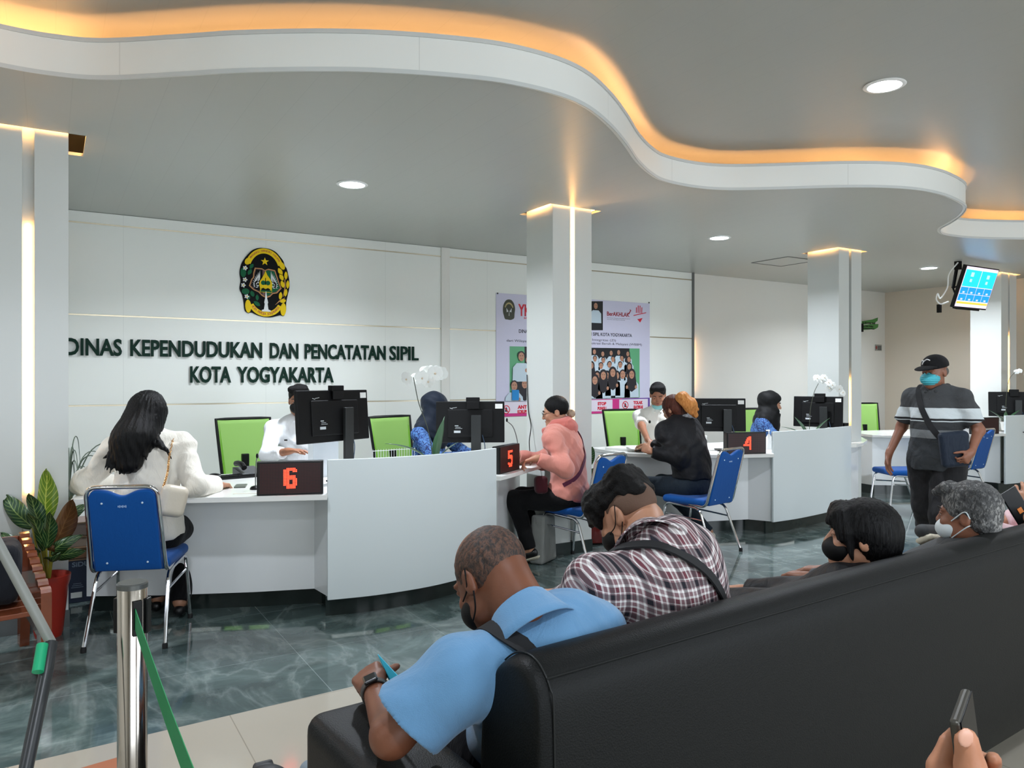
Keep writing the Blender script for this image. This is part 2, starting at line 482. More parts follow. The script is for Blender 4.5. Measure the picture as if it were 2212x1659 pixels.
# glossy cladding of the back wall, metal strips, narrow pilaster
zs = [0, 1.228, 1.240, 2.008, 2.020, 2.795, 2.807, HL]
mb = MB()
for a, b in ((-4.2, 3.64), (3.74, 7.38)):
    for z0, z1 in ((0, 1.228), (1.240, 2.008), (2.020, 2.795), (2.807, HL-.002)):
        mb.box(((a+b)/2, 7.475, (z0+z1)/2), ((b-a)/2, .025, (z1-z0)/2))
struct(mb.build('wall_back_cladding', m_wallpanel(), bevel=.002, seg=1))
struct(MB().box((3.69, 7.465, 1.449), (.05, .035, 1.449)).build('trim_1', M_WALL, bevel=.003, seg=1))
for i, z in enumerate((1.234, 2.014, 2.801)):
    mb = MB()
    for a, b in ((-4.2, 3.64), (3.74, 7.38)): mb.box(((a+b)/2, 7.474, z), ((b-a)/2, .022, .0058))
    struct(mb.build('trim_%d' % (i+2), M_BRASS))
struct(MB().box((7.392, 7.463, 1.449), (.012, .037, 1.449)).build('trim_5', mat('grey_edge_trim', (120, 122, 120), .4, .4)))
WARM = (255, 186, 110)
def led(name, label, mb, strength, col=WARM):
    return tag(mb.build(name, emit('warm_light_%g_%d' % (strength, col[2]), col, strength)), label, 'light strip')
led('led_strip', 'warm vertical light strip behind the end of the wall cladding', MB().box((7.412, 7.485, 1.66), (.006, .01, .34)), 30)

# ---------------- ceilings and the wavy fascia
curve_px = [(-420, 60), (-200, 98), (0, 143), (120, 163), (230, 171), (400, 163), (520, 156), (700, 153), (850, 157), (1000, 168), (1100, 181), (1200, 205), (1262, 232),
            (1310, 270), (1345, 310), (1372, 348), (1400, 374), (1430, 390), (1490, 403), (1560, 409), (1660, 408), (1800, 404),
            (1900, 404), (1975, 409), (2030, 420), (2068, 436), (2080, 448), (2070, 464), (2048, 480), (2026, 493), (2030, 504), (2060, 510), (2110, 514), (2212, 516), (2330, 514), (2420, 506)]
cw = [Ph(x, y, HL) for x, y in curve_px]
cw = [Vector((v.x, v.y, 0)) for v in cw]
cw = [Vector((X0, cw[0].y-.12, 0))]+cw
cw = [v for v in cw if v.x < X1-.15]+[Vector((X1, 4.75, 0))]
cs = [(v.x, v.y) for v in spline(cw, 10)]
M_LOW = m_ceil('ceiling_panels_lower', (184, 185, 178)); M_UP = m_ceil('ceiling_panels_upper', (164, 165, 158), .2, .07)
COLS = [(-.10, 5.38), (3.75, 5.37), (7.57, 5.42), (11.1, 5.47)]      # column centres, 0.40 m square
CH = .20
def holes():
    out = []
    for cx, cy in COLS: out.append([(cx-CH-.04, cy-CH-.02), (cx+CH+.09, cy-CH-.02), (cx+CH+.09, cy+CH+.06), (cx-CH-.04, cy+CH+.06)])
    return out
def flat_poly(name, outer, hs, z0, z1, m):
    loops = [[Vector((x, y, 0)) for x, y in outer]]+[[Vector((x, y, 0)) for x, y in h] for h in hs]
    tris = tessellate_polygon(loops); flat = [p for l in loops for p in l]; n = len(flat)
    b = MB(); vs_ = [(p.x, p.y, z0) for p in flat]+[(p.x, p.y, z1) for p in flat]
    fs = [tuple(t) for t in tris]+[tuple(i+n for i in t) for t in tris]; k = 0
    for l in loops:
        for i in range(len(l)):
            a, c = k+i, k+(i+1) % len(l); fs.append((a, c, c+n, a+n))
        k += len(l)
    b.add(vs_, fs)
    return struct(b.build(name, m))
outer = cs+[(X1, YB), (X0, YB)]
flat_poly('ceiling', outer, holes(), HL, HL+.02, M_LOW)
struct(MB().box(((X0+X1)/2, (Y0+YB)/2, HU+.03), ((X1-X0)/2+.1, (YB-Y0)/2+.1, .03)).build('ceiling.001', M_UP))
def m_fascia():
    t = NT('fascia_boards'); v = t.coord('Object'); x, y, z = t.sep(v)
    f = t.math('FRACT', t.math('DIVIDE', t.math('ADD', x, .31), 1.2))
    g = t.math('LESS_THAN', t.math('ABSOLUTE', t.math('SUBTRACT', f, .5)), .0018)
    t.set(t.mix(t.math('MULTIPLY', g, .25), (238, 239, 234), (160, 160, 156)), .3); return t.m
M_FAS = m_fascia()
struct(MB().strip(cs, HL-.004, HL+.178, -.02).build('trim_7', M_FAS, smooth=True, angle=40))
mb = MB(); mb.strip(offset_path(cs, -.022), HL-.012, HL+.008, -.006); mb.strip(offset_path(cs, -.022), HL+.166, HL+.186, -.006)
struct(mb.build('trim_8', mat('fascia_edging', (205, 208, 206), .35), smooth=True, angle=40))
# broken bit of edging standing up on the fascia
p = Ph(1195, 206, HL); d_ = 2.55
led('cove_light', 'warm orange cove light hidden above the wavy ceiling fascia', MB().strip(offset_path(cs, .10), HL+.045, HL+.085, .008), 13, (255, 184, 118))

# ---------------- columns
M_COLM = mat('glossy_white_column', (208, 211, 207), .2)
M_SKIRT = mat('dark_green_marble', (52, 62, 60), .12, var=.35)
LEDZ = [(.80, 2.36), (1.0, 2.895), (.98, 1.46), (1.30, 2.05)]
cnames = ['leftmost', 'second from the left', 'third from the left', 'far right']
for i, (cx, cy) in enumerate(COLS):
    f = cy-CH; s = .022 if i else .03
    poly = [(cx-CH, f), (cx-s, f), (cx-s, f+.055), (cx+s, f+.055), (cx+s, f), (cx+CH, f), (cx+CH, cy+CH), (cx-CH, cy+CH)]
    c = MB().prism(poly, .1, HU).build('column', M_COLM); struct(c)
    c['label'] = 'square glossy white column, '+cnames[i]
    struct(MB().prism([(cx-CH-.006, f-.006), (cx+CH+.006, f-.006), (cx+CH+.006, cy+CH+.006), (cx-CH-.006, cy+CH+.006)], 0, .1).build('column_skirting', M_SKIRT))
    z0, z1 = LEDZ[i]
    b = MB().box((cx-.002, f+.048, (z0+z1)/2), (.008, .006, (z1-z0)/2))
    led('led_strip', 'warm vertical light strip set in the slot of the column %s' % cnames[i], b, 16 if i != 1 else 26)
    # warm lights above the ceiling opening round the column top
    b = MB()
    b.box((cx, cy-CH-.045, HL+.05), (CH+.05, .008, .012)); b.box((cx+CH+.115, cy, HL+.05), (.008, CH, .012))
    b.box((cx-CH-.065, cy, HL+.05), (.008, CH*.8, .012)); 
    led('cove_light', 'warm light in the ceiling opening round the top of the column %s' % cnames[i], b, 30)
# ---------------- recessed downlights
M_DL = emit('downlight_glow', (240, 248, 255), 22)
def downlight(x, y, z, label, pw):
    t = thing('ceiling_downlight', label, 'ceiling light', (x, y, z), group='round recessed ceiling downlights')
    MB().lathe([(.092, -.001), (.112, -.001), (.116, -.006), (.108, -.011), (.092, -.011)], caps=False).build('frame', mat('downlight_frame', (235, 236, 234), .4), t, smooth=True)
    MB().lathe([(.092, -.002), (.092, -.007)], seg=28).build('diffuser', M_DL, t)
    a = area('downlight', (x, y, z-.02), (0, 0, 0), .18, .18, pw, (236, 244, 255), 'DISK', math.radians(150))
dls = {(1.91, 5.39): 'round white downlight in the lower ceiling above the left counter', (5.8, 5.47): 'round white downlight in the lower ceiling left of the third column',
       (9.65, 5.53): 'small far round downlight beside the hanging television', (4.15, 2.64): 'large round downlight in the upper ceiling at top right'}
for x, y in DOWN_LOW: downlight(x, y, HL, dls.get((x, y), 'round downlight in the lower ceiling beyond the left edge'), 35)
for x, y in DOWN_UP: downlight(x, y, HU, dls.get((x, y), 'round downlight in the upper ceiling above the waiting area'), 16)
# ceiling hatch
h = [Ph(1636, 568, HL-.002), Ph(1712, 557, HL-.002), Ph(1742, 562, HL-.002), Ph(1690, 573, HL-.002)]
cx = sum(v.x for v in h)/4; cy = sum(v.y for v in h)/4
t = thing('ceiling_hatch', 'square access hatch outline in the lower ceiling', 'hatch', (6.55, 6.3, HL))
t.location = (cx, cy, HL); mb = MB(); q = .27
for a, b, c_, d in ((0, -q, q, .006), (0, q, q, .006), (-q, 0, .006, q), (q, 0, .006, q)): mb.box((a, b, -.003), (c_, d, .003))
mb.build('hatch_frame', mat('hatch_line', (110, 112, 108), .5), t)
MB().box((0, 0, -.001), (q-.008, q-.008, .001)).build('hatch_lid', M_LOW, t)
# ================================================================ RECEPTION COUNTERS
ZT = .77
def counter(label, front_l, panel, front_r, back, cap_l=None, base_l=None, base_r=None, pz=.97):
    t = thing('reception_counter', label, 'reception counter', group='wavy white reception counters')
    # worktop
    outline = [tuple(p) for p in front_l]+[tuple(p) for p in panel]+[tuple(p) for p in front_r]+[tuple(p) for p in back]
    MB().prism([(p[0], p[1]) for p in outline], ZT-.032, ZT).build('worktop', WHITE_TOP, t, bevel=.002, seg=1)
    if front_l:
        b = MB().strip(base_l, .12, ZT-.032, .018); b.build('base_panel', WHITE_LAM, t, smooth=True)
        MB().strip(offset_path(base_l, .1), 0, .12, .02).build('plinth', M_SKIRT, t, smooth=True)
    if front_r:
        b = MB().strip(base_r, .12, ZT-.032, .018); b.build('base_panel', WHITE_LAM, t, smooth=True)
        MB().strip(offset_path(base_r, .1), 0, .12, .02).build('plinth', M_SKIRT, t, smooth=True)
    ps = [(v.x, v.y) for v in spline([(x, y, 0) for x, y in panel], 8)]
    MB().strip(ps, .12, pz, .022).build('front_panel', mat('front_laminate', (222, 230, 231), .3), t, smooth=True, bevel=.002, seg=1)
    MB().strip(offset_path(ps, .09), 0, .12, .02).build('plinth', M_SKIRT, t, smooth=True)
    return t
def off(pts, k): return offset_path(pts, k)
# counter of windows 6 and 5
fl = [(.11, 5.04), (.30, 4.935), (.5, 4.83), (.68, 4.74), (.865, 4.655), (1.1, 4.555), (1.415, 4.43)]
pA = [(1.44, 4.50), (1.68, 4.455), (1.916, 4.445), (2.12, 4.46), (2.315, 4.505), (2.52, 4.572), (2.716, 4.66)]
fr = [(2.74, 4.64), (2.95, 4.78), (3.2, 4.975), (3.46, 5.155)]
bk = [(3.46, 5.9), (2.7, 5.78), (2.0, 5.72), (1.4, 5.75), (.9, 5.83), (.2, 5.5)]
cA = counter('long wavy white counter of windows 6 and 5 with tall blank curved front', fl, pA, fr, bk,
             base_l=[(.2, 5.36), (.6, 5.14), (1.1, 4.92), (1.45, 4.80), (1.47, 4.56)], base_r=[(2.74, 4.7), (2.9, 4.95), (3.2, 5.25), (3.5, 5.6)])
# counter of windows 4 and 3
fl = [(4.62, 5.5), (4.8, 5.28), (5.06, 5.06), (5.35, 4.88), (5.74, 4.74)]
pB = [(5.80, 4.80), (6.1, 4.80), (6.43, 4.835), (6.75, 4.885), (7.05, 4.94), (7.27, 5.0)]
fr = [(7.33, 4.98), (7.6, 5.08), (8.0, 5.30), (8.35, 5.6)]
bk = [(8.3, 6.1), (7.2, 6.0), (6.3, 5.95), (5.6, 6.0), (5.1, 6.2), (4.68, 6.15)]
cB = counter('wavy white counter of window 4 with curved front panel, in the middle distance', fl, pB, fr, bk,
             base_l=[(4.68, 6.1), (4.66, 5.62), (4.9, 5.42), (5.3, 5.16), (5.72, 5.03), (5.82, 4.84)], base_r=[(7.3, 5.06), (7.62, 5.16), (8.0, 5.40), (8.25, 5.7)])
# far right counter
fl = [(8.80, 5.76), (9.1, 5.45), (9.6, 5.2), (10.1, 5.06), (10.42, 5.02)]
pC = [(10.47, 5.01), (10.8, 4.98), (11.2, 5.0), (11.5, 5.05), (11.76, 5.10)]
bk = [(11.76, 6.2), (10.8, 6.1), (9.9, 6.2), (9.35, 6.35), (9.05, 6.3)]
cC = counter('farthest white counter at the right edge behind the walking man', fl, pC, [], bk,
             base_l=[(9.0, 6.2), (8.95, 5.86), (9.2, 5.66), (9.7, 5.42), (10.2, 5.30), (10.5, 5.28), (10.52, 5.1)], pz=1.0)

# ---------------- LED number signs
DIG = {'6': ["0111110", "1111111", "1110111", "1110000", "1110000", "1111110", "1111111", "1110111", "1110111", "1110111", "1111111", "0111110"],
       '5': ["1111111", "1111111", "1100000", "1100000", "1111110", "1111111", "0000111", "0000011", "0000011", "1100111", "1111111", "0111110"],
       '4': ["0000111", "0001111", "0001111", "0011111", "0011011", "0111011", "0110011", "1111111", "1111111", "0000011", "0000011", "0000011"]}
M_LEDON = emit('red_led', (255, 42, 24), 7.0); M_LEDMID = emit('orange_led', (255, 120, 60), 7.0)
M_LEDOFF = mat('unlit_led_dot', (86, 24, 22), .4); M_LEDFACE = mat('led_face', (24, 12, 13), .35)
def led_sign(label, loc, rz, digit, w=.38, h=.2):
    t = thing('number_display', label, 'number display', loc, rz, 'LED counter number signs')
    MB().box((0, .03, h/2), (w/2, .03, h/2)).build('casing', BLACKP, t, bevel=.004)
    MB().box((0, -.001, h/2), (w/2-.008, .0015, h/2-.008)).build('face', M_LEDFACE, t)
    p = .0088; nx = int((w-.03)/p); nz = int((h-.024)/p); off_, on, mid = MB(), MB(), MB()
    rows = DIG.get(digit); gw, gh = 9, 14; gx0 = nx//2-1-gw//2+1; gz0 = nz//2-gh//2
    for i in range(nx):
        for k in range(nz):
            x = (i-(nx-1)/2)*p; z = h/2+(k-(nz-1)/2)*p; r = .0021; lit = False
            if rows and gx0 <= i < gx0+gw and gz0 <= k < gz0+gh:
                c = int((i-gx0)*7/gw); rr = 11-int((k-gz0)*12/gh); lit = rows[rr][c] == '1'
            b = on if lit else off_
            if lit: r = .0029
            b.add([(x-r, -.0032, z-r), (x+r, -.0032, z-r), (x+r, -.0032, z+r), (x-r, -.0032, z+r)], [(0, 1, 2, 3)])
    off_.build('dot_matrix', M_LEDOFF, t)
    if on.v: on.build('lit_digit', M_LEDON, t)['label'] = 'glowing red digit %s' % digit
    return t
def ang(a, b): return math.atan2(b[1]-a[1], b[0]-a[0])
led_sign('black LED box showing a glowing red 6', (1.225, 4.535, ZT), ang((.9, 4.69), (1.4, 4.52)), '6')
led_sign('angled black LED box showing a glowing red 5', (2.93, 4.83, ZT), ang((2.756, 4.73), (3.05, 4.93)), '5', w=.36)
led_sign('black LED box showing a glowing red 4', (5.52, 4.87, ZT), ang((5.3, 4.94), (5.72, 4.80)), '4', w=.40)
led_sign('unlit black LED box on the farthest counter behind the walking man', (10.16, 5.09, ZT), ang((9.8, 5.2), (10.4, 5.06)), '', w=.44, h=.21)

# ---------------- monitors seen from behind
def monitor(label, c, rz, top, w=.54, h=.325, stx=.0, base_z=ZT, cam_=True, tilt=-4):
    t = thing('computer_monitor', label, 'computer monitor', (c[0], c[1], base_z), rz, 'black computer monitors on the counters')
    z1 = top-base_z; zc = z1-h/2; R = Matrix.Rotation(math.radians(tilt), 3, 'X')
    MB().box((0, 0, zc), (w/2, .014, h/2), R).build('housing', mat('monitor_back', (5, 5, 6), .55, spec=.25), t, bevel=.006)
    MB().box((0, -.018, zc-.01), (w*.33, .008, h*.34), R).build('rear_bulge', BLACKM, t, bevel=.012, seg=3)
    MB().box((0, .016, zc+.004), (w/2-.008, .002, h/2-.012), R).build('screen', mat('dark_screen', (40, 70, 96), .15), t)
    MB().box((stx, -.062, (zc+.05)/2+.006), (.039, .012, (zc+.05)/2)).build('stand', mat('stand_grey', (28, 31, 31), .5), t, bevel=.003)
    MB().box((stx, -.05, .006), (.11, .09, .006)).build('base_plate', BLACKP, t, bevel=.003)
    if cam_:
        wc = MB(); wc.box((.02-.0, -.004, z1+.012), (.054, .022, .02)); wc.box((.02, -.024, z1-.03), (.05, .006, .03))
        wc.build('webcam', BLACKM, t, bevel=.004)
    MB().box((w/2-.045, -.0052, z1-.038), (.029, .0012, .019), R).build('sticker', mat('sticker_white', (232, 232, 228), .5), t)
    s = MB(); s.box((-w*.19, -.0305, zc-.075), (.026, .001, .009), R); s.box((-w*.17, -.0305, zc-.05), (.028, .001, .0014), R); s.box((-w*.18, -.0305, zc-.04), (.02, .001, .0014), R)
    s.box((-w*.2, -.0305, zc-.028), (.014, .001, .003), R); s.build('rear_label', mat('label_print', (190, 196, 198), .5), t)
    s = MB(); s.box((-w*.28, -.0062, z1-.055), (.012, .001, .0018), R @ Matrix.Rotation(.3, 3, 'Y')); s.box((-w*.235, -.0058, z1-.05), (.02, .001, .0016), R @ Matrix.Rotation(-.15, 3, 'Y'))
    s.build('scratches', mat('scratch_white', (200, 205, 205), .5), t)
    MB().tube(spline([(stx+.05, -.03, zc-.1), (stx+.07, -.05, zc-.2), (stx+.05, -.06, max(.04, zc-.3)), (stx+.06, -.03, .006)], 6), .0035, 6).build('cable', mat('blue_grey_cable', (60, 84, 110), .5), t, smooth=True)
    return t
monitor('nearest black monitor with webcam, hiding the clerk in white at window 6', (1.635, 4.985), ang((1.42, 4.80), (1.93, 5.06)), 1.385, w=.655, h=.345, stx=.08)
mc = Pd(1016, 860, 6.0)
monitor('black monitor with webcam in front of the clerk in the navy headscarf', (mc.x, mc.y), TH-math.pi/2+.05, 1.285, stx=.045)
mc = Pd(1552, 860, 7.45)
monitor('black monitor on the window 4 counter beside the woman in the black jacket', (mc.x, mc.y), TH-math.pi/2-.08, 1.275, w=.52, stx=.075, cam_=False)
mc = Pd(1767, 855, 8.1)
monitor('black monitor left of the third column, facing the clerk in black headscarf', (mc.x, mc.y), TH-math.pi/2-.62, 1.28, w=.50, stx=.07)
mc = Pd(2186, 846, 10.06)
monitor('black monitor at the right edge in front of the far right column', (mc.x, mc.y), TH-math.pi/2-.35, 1.30, w=.54, stx=.06)
mc = Pd(2084, 850, 10.9)
monitor('small edge-on black monitor between the walking man and the far clerk', (mc.x, mc.y), TH-math.pi/2+1.1, 1.27, w=.5, h=.33, cam_=False)

# ---------------- things on the counters
def P3(px, py, h): return Ph(px, py, h)
def keyboard(label, c, rz):
    t = thing('keyboard', label, 'keyboard', (c[0], c[1], ZT), rz, 'black keyboards')
    MB().box((0, 0, .008), (.22, .065, .008)).build('body', BLACKP, t, bevel=.003)
    k = MB()
    for i in range(15):
        for j in range(5): k.box((-.2+i*.0285, -.048+j*.024, .018), (.012, .0095, .003))
    k.build('keys', BLACKM, t)
c = P3(522, 1031, ZT); keyboard('black keyboard lying on the counter behind sign 6', (c.x, c.y), .15)
def mouse(label, c, rz, w=.032):
    t = thing('computer_mouse', label, 'mouse', (c[0], c[1], ZT), rz)
    sdf_mesh('body', [ell((0, 0, .008), (w, .058, .03), k=.01), cut((0, 0, 0), (0, 0, -1))], .003, BLACKP, t)
    MB().tube(spline([(0, .05, .01), (-.03, .1, .004), (-.1, .13, .004), (-.16, .1, .004)], 6), .002, 6).build('cable', BLACKM, t, smooth=True)
c = P3(464, 1034, ZT); mouse('black mouse with cord beside the seated woman in white', (c.x, c.y), .9)
c = P3(1157, 984, ZT)
mouse('black mouse by the hand of the woman in the pink hoodie', (3.36, 5.27), .5)
# microphones on goosenecks
def mic(label, loc, h, lean, name='gooseneck_microphone', cap=True):
    t = thing(name, label, 'microphone', loc, 0)
    MB().lathe([(.034, 0), (.034, .008), (.026, .018), (.008, .024)]).build('base', BLACKP, t, smooth=True)
    pts = spline([(0, 0, .02), (0, 0, h*.5), (lean*.4, 0, h*.85), (lean, 0, h)], 8)
    MB().tube(pts, .0035, 8).build('neck', mat('neck_metal', (120, 122, 122), .3, .8), t, smooth=True)
    if cap: MB().sphere((lean, 0, h+.008), (.008, .008, .016)).build('microphone_head', BLACKM, t, smooth=True)
c = P3(552, 1057, ZT); mic('small desk microphone on a thin stem left of sign 6', (c.x, c.y, ZT), .20, .01)
c = Pd(1146, 985, 6.15); mic('drooping black gooseneck microphone beside sign 5', (3.19, 5.14, ZT), .36, -.10)
# dark phone-like card and slips on the desk
def slab(name, label, cat, c, rz, h, m, z=ZT, group=None, bevel=.0015):
    o = MB().box((0, 0, h[2]), h).build(name, m, bevel=bevel if h[2] > .002 else 0); o.location = (c[0], c[1], z); o.rotation_euler = (0, 0, rz)
    return tag(o, label, cat, group)
c = P3(520, 1051, ZT); slab('smartphone', 'dark flat phone lying on the desk left of sign 6', 'phone', c, -.3, (.035, .07, .004), mat('phone_green_grey', (92, 98, 88), .3))
c = P3(530, 1066, ZT); slab('paper_slip', 'thin paper slip near the desk edge left of sign 6', 'paper', c, -.35, (.07, .012, .0008), mat('paper_slip', (205, 200, 186), .7))
# desk telephone (dark, behind the keyboard)
c = P3(518, 1018, ZT)
t = thing('desk_telephone', 'dark desk telephone partly hidden behind the keyboard', 'telephone', (1.22, 5.62, ZT), .2)
MB().prism([(-.09, 0), (.09, 0), (.09, .06), (-.09, .025)], -.08, .08, axis=0).build('body', GREYP, t, bevel=.006)
MB().tube(spline([(-.06, -.07, .065), (-.06, -.03, .085), (-.06, .03, .09), (-.06, .07, .085)], 5), [.02]*16, 10).build('handset', BLACKP, t, smooth=True)
# file tray / papers held at window 6, window 4 papers
M_PAPER2 = mat('paper_blueish', (226, 232, 238), .7)
def sheet(label, c, z, rz, w, d, tx=0, ty=0, m=PAPER, name='paper_sheet', cat='paper', group=None):
    n = 8; b = MB(); vs_ = []; fs = []
    for i in range(n+1):
        for j in range(n+1):
            x = (i/n-.5)*w; y = (j/n-.5)*d; vs_.append((x, y, .004*math.sin(3*i/n)*math.sin(2.5*j/n)))
    for i in range(n):
        for j in range(n): a = i*(n+1)+j; fs.append((a, a+n+1, a+n+2, a+1))
    o = b.add(vs_, fs).build(name, m, smooth=True); md = o.modifiers.new('thickness', 'SOLIDIFY'); md.thickness = .0008
    o.location = (c[0], c[1], z); o.rotation_euler = (tx, ty, rz); return tag(o, label, cat, group)
sheet('white paper lying under the writing hand of the pink hoodie woman', (3.12, 5.05, 0), ZT+.004, .5, .21, .29)
c = P3(1330, 966, ZT)
slab('paper_stack', 'untidy white paper stack at the left end of the window 4 counter', 'papers', (4.83, 5.78), .4, (.11, .16, .012), PAPER)
sheet('white form spread under the hands of the clerk at window 4', (4.98, 5.45, 0), ZT+.022, .25, .30, .22, .03)
sheet('loose white sheet slanting on the papers at window 4', (4.86, 5.62, 0), ZT+.034, -.5, .21, .29, .04, .02)
slab('document_folder', 'dark folder under the papers at window 4', 'folder', (4.95, 5.38), .3, (.16, .10, .006), BLACKM)
c = P3(1537, 968, ZT); c = Pd(1539, 954, 7.35)
slab('paper_box', 'small white box beside the black monitor at window 4', 'box', (5.35, 5.28), .35, (.05, .04, .075), PAPER, z=ZT)
# sanitiser bottle
t = thing('sanitiser_bottle', 'small white pump bottle above sign 4', 'bottle', (5.83, 5.08, ZT))
t.location = (Pd(1661, 930, 7.5).x, Pd(1661, 930, 7.5).y, ZT)
MB().lathe([(.026, 0), (.028, .01), (.028, .12), (.014, .14), (.012, .15)]).build('bottle_body', mat('white_plastic', (236, 236, 236), .3), t, smooth=True)
MB().tube([(0, 0, .15), (0, 0, .185)], .005).box((-.014, 0, .188), (.022, .008, .006)).build('pump', mat('white_plastic', (236, 236, 236), .3), t)
# stack of papers on an in-tray shape beside monitor 6
slab('document_pile', 'white documents standing behind the monitor at window 6', 'papers', (1.66, 5.28), .35, (.11, .03, .125), M_PAPER2)
t = thing('wire_rack', 'low white wire document rack behind the blank counter front', 'rack', (2.02, 4.86, ZT), .1)
mb = MB()
for i in range(17): mb.tube([(-.16+i*.02, 0, .0), (-.16+i*.02, 0, .215)], .0016, 5)
for z in (.004, .205): mb.tube([(-.165, 0, z), (.165, 0, z)], .0022, 6)
mb.build('rods', mat('tray_wire', (210, 212, 212), .4), t); MB().box((0, .06, .003), (.17, .07, .003)).build('tray', mat('tray_wire', (210, 212, 212), .4), t)
# power box on far end of counter B by the third column
c = Pd(1833, 917, 8.0)
slab('socket_box', 'small dark box on the counter below the third column light', 'box', (7.2, 5.04), .2, (.05, .03, .115), BLACKM, z=ZT+.0)

# ---------------- orchids
M_LEAFD = mat('orchid_leaf', (58, 92, 62), .4, var=.25); M_PETAL = mat('white_petal', (238, 240, 236), .6); M_PCORE = mat('orchid_core', (214, 196, 170), .6)
def leaf_blade(L, W, droop, up, m=None, curl=.25, n=10):
    """A leaf in the local YZ plane, growing along +Y."""
    vs_ = []; fs = []
    for i in range(n+1):
        t = i/n; y = L*t*math.cos(up*(1-t*droop)); z = L*(t*math.sin(up)-droop*t*t*.5)
        w = W*math.sin(math.pi*min(1, t*.93+.07))**.7*(1-t**6)
        for s_ in (-1, 0, 1): vs_.append((s_*w, y, z+abs(s_)*w*curl))
    for i in range(n):
        for k in range(2): a = i*3+k; fs.append((a, a+1, a+4, a+3))
    return vs_, fs
def add_leaf(mb, base, az, L, W, droop, up, curl=.25):
    v, f = leaf_blade(L, W, droop, up, curl=curl); R = Matrix.Rotation(az, 3, 'Z')
    mb.add([Vector(base)+R @ Vector(p) for p in v], f)
def thick(o, t=.0015):
    md = o.modifiers.new('thickness', 'SOLIDIFY'); md.thickness = t; return o
def orchid(label, loc, stem, flowers, leaves, seed=1):
    rd = random.Random(seed)
    t = thing('potted_orchid', label, 'orchid', loc, group='white orchids in pots on the counters')
    MB().lathe([(.045, 0), (.06, .1), (.064, .11), (.056, .11), (.05, .09)], caps=True).build('pot', mat('white_ceramic', (225, 225, 220), .3), t, smooth=True)
    for az, L, W, dr, up in leaves:
        b = MB(); add_leaf(b, (0, 0, .10), az, L, W, dr, up); thick(b.build('leaf', M_LEAFD, t, smooth=True), .003)
    MB().tube(spline(stem, 8), .003, 6).build('stem', mat('orchid_stem', (60, 66, 50), .5), t, smooth=True)
    for (x, y, z, s) in flowers:
        b = MB(); R0 = rot(rd.uniform(-.5, .3), rd.uniform(-.4, .4), TH-math.pi/2+rd.uniform(-.5, .5))
        for q in range(5):
            a = 2*math.pi*q/5+.3; R = R0 @ Matrix.Rotation(a, 3, 'Y'); wd_ = .75 if q in (1, 4) else .5
            b.sphere(Vector((x, y, z))+R @ Vector((0, 0, s*.55)), (s*wd_, s*.06, s*.6), R, 8, 6)
        o = b.build('flower', M_PETAL, t, smooth=True)
        MB().sphere(Vector((x, y, z))+R0 @ Vector((0, -s*.15, -s*.1)), s*.16, None, 6, 5).build('flower_core', M_PCORE, o, smooth=True)
RV = Vector((RT[0], RT[1], 0)); FV = Vector((FW[0], FW[1], 0))
def vw(base, r, z, f=0): v = RV*r+FV*f; return (v.x, v.y, z)
c = Pd(938, 975, 5.15); b0 = (c.x, c.y, ZT)
s = 5.15/FPX
def opt(px, py, f=0): return vw(b0, (px-938)*s, CAMH-(py-HOR)*s-ZT, f)
orchid('white orchid with long bare stem above the blank counter front', b0, [(0, 0, .1), opt(925, 930), opt(905, 872), opt(897, 835), opt(893, 815)],
       [(*opt(879, 818), .044), (*opt(898, 818, .04), .038), (*opt(912, 816), .046), (*opt(926, 806, .03), .050), (*opt(940, 806), .048), (*opt(952, 806, .03), .044), (*opt(926, 824), .042), (*opt(914, 800, .05), .030)],
       [(TH-math.pi/2+1.75, .34, .032, .75, 1.0), (TH-math.pi/2-.5, .36, .032, .1, 1.35), (TH-math.pi/2-1.5, .22, .030, .35, 1.15), (TH-math.pi/2-.2, .28, .028, .1, 1.3)], 2)
c = Pd(1748, 930, 7.6); b0 = (c.x, c.y, ZT); s = 7.6/FPX
def opt(px, py, f=0): return vw(b0, (px-1748)*s, CAMH-(py-HOR)*s-ZT, f)
orchid('white orchid arching in front of the third column', b0, [(0, 0, .1), opt(1750, 890), opt(1758, 850), opt(1768, 828)],
       [(*opt(x, y, f), .036) for x, y, f in ((1765, 817, 0), (1778, 820, .03), (1790, 826, 0), (1802, 832, .04), (1813, 840, 0), (1823, 848, .03), (1796, 838, .05), (1783, 816, .02))],
       [(TH-math.pi/2+1.6, .30, .022, .5, .7), (TH-math.pi/2+.7, .26, .03, .2, 1.15), (TH-math.pi/2-1.4, .30, .02, .2, .9), (TH-math.pi/2-1.0, .2, .02, .3, .8)], 3)
c = Pd(2172, 905, 9.9); b0 = (c.x, c.y, ZT+.03); s = 9.9/FPX
def opt(px, py, f=0): return vw(b0, (px-2172)*s, CAMH-(py-HOR)*s-ZT, f)
orchid('partly cut off white orchid on the farthest counter at right edge', b0, [(0, 0, .1), opt(2174, 860), opt(2180, 825), opt(2193, 808)],
       [(*opt(x, y, f), .03) for x, y, f in ((2196, 808, 0), (2206, 806, .03), (2216, 812, 0), (2224, 820, 0))],
       [(TH-math.pi/2+1.5, .26, .02, .3, .9), (TH-math.pi/2-1.3, .30, .022, .3, .8), (TH-math.pi/2-.6, .22, .022, .3, 1.0)], 4)

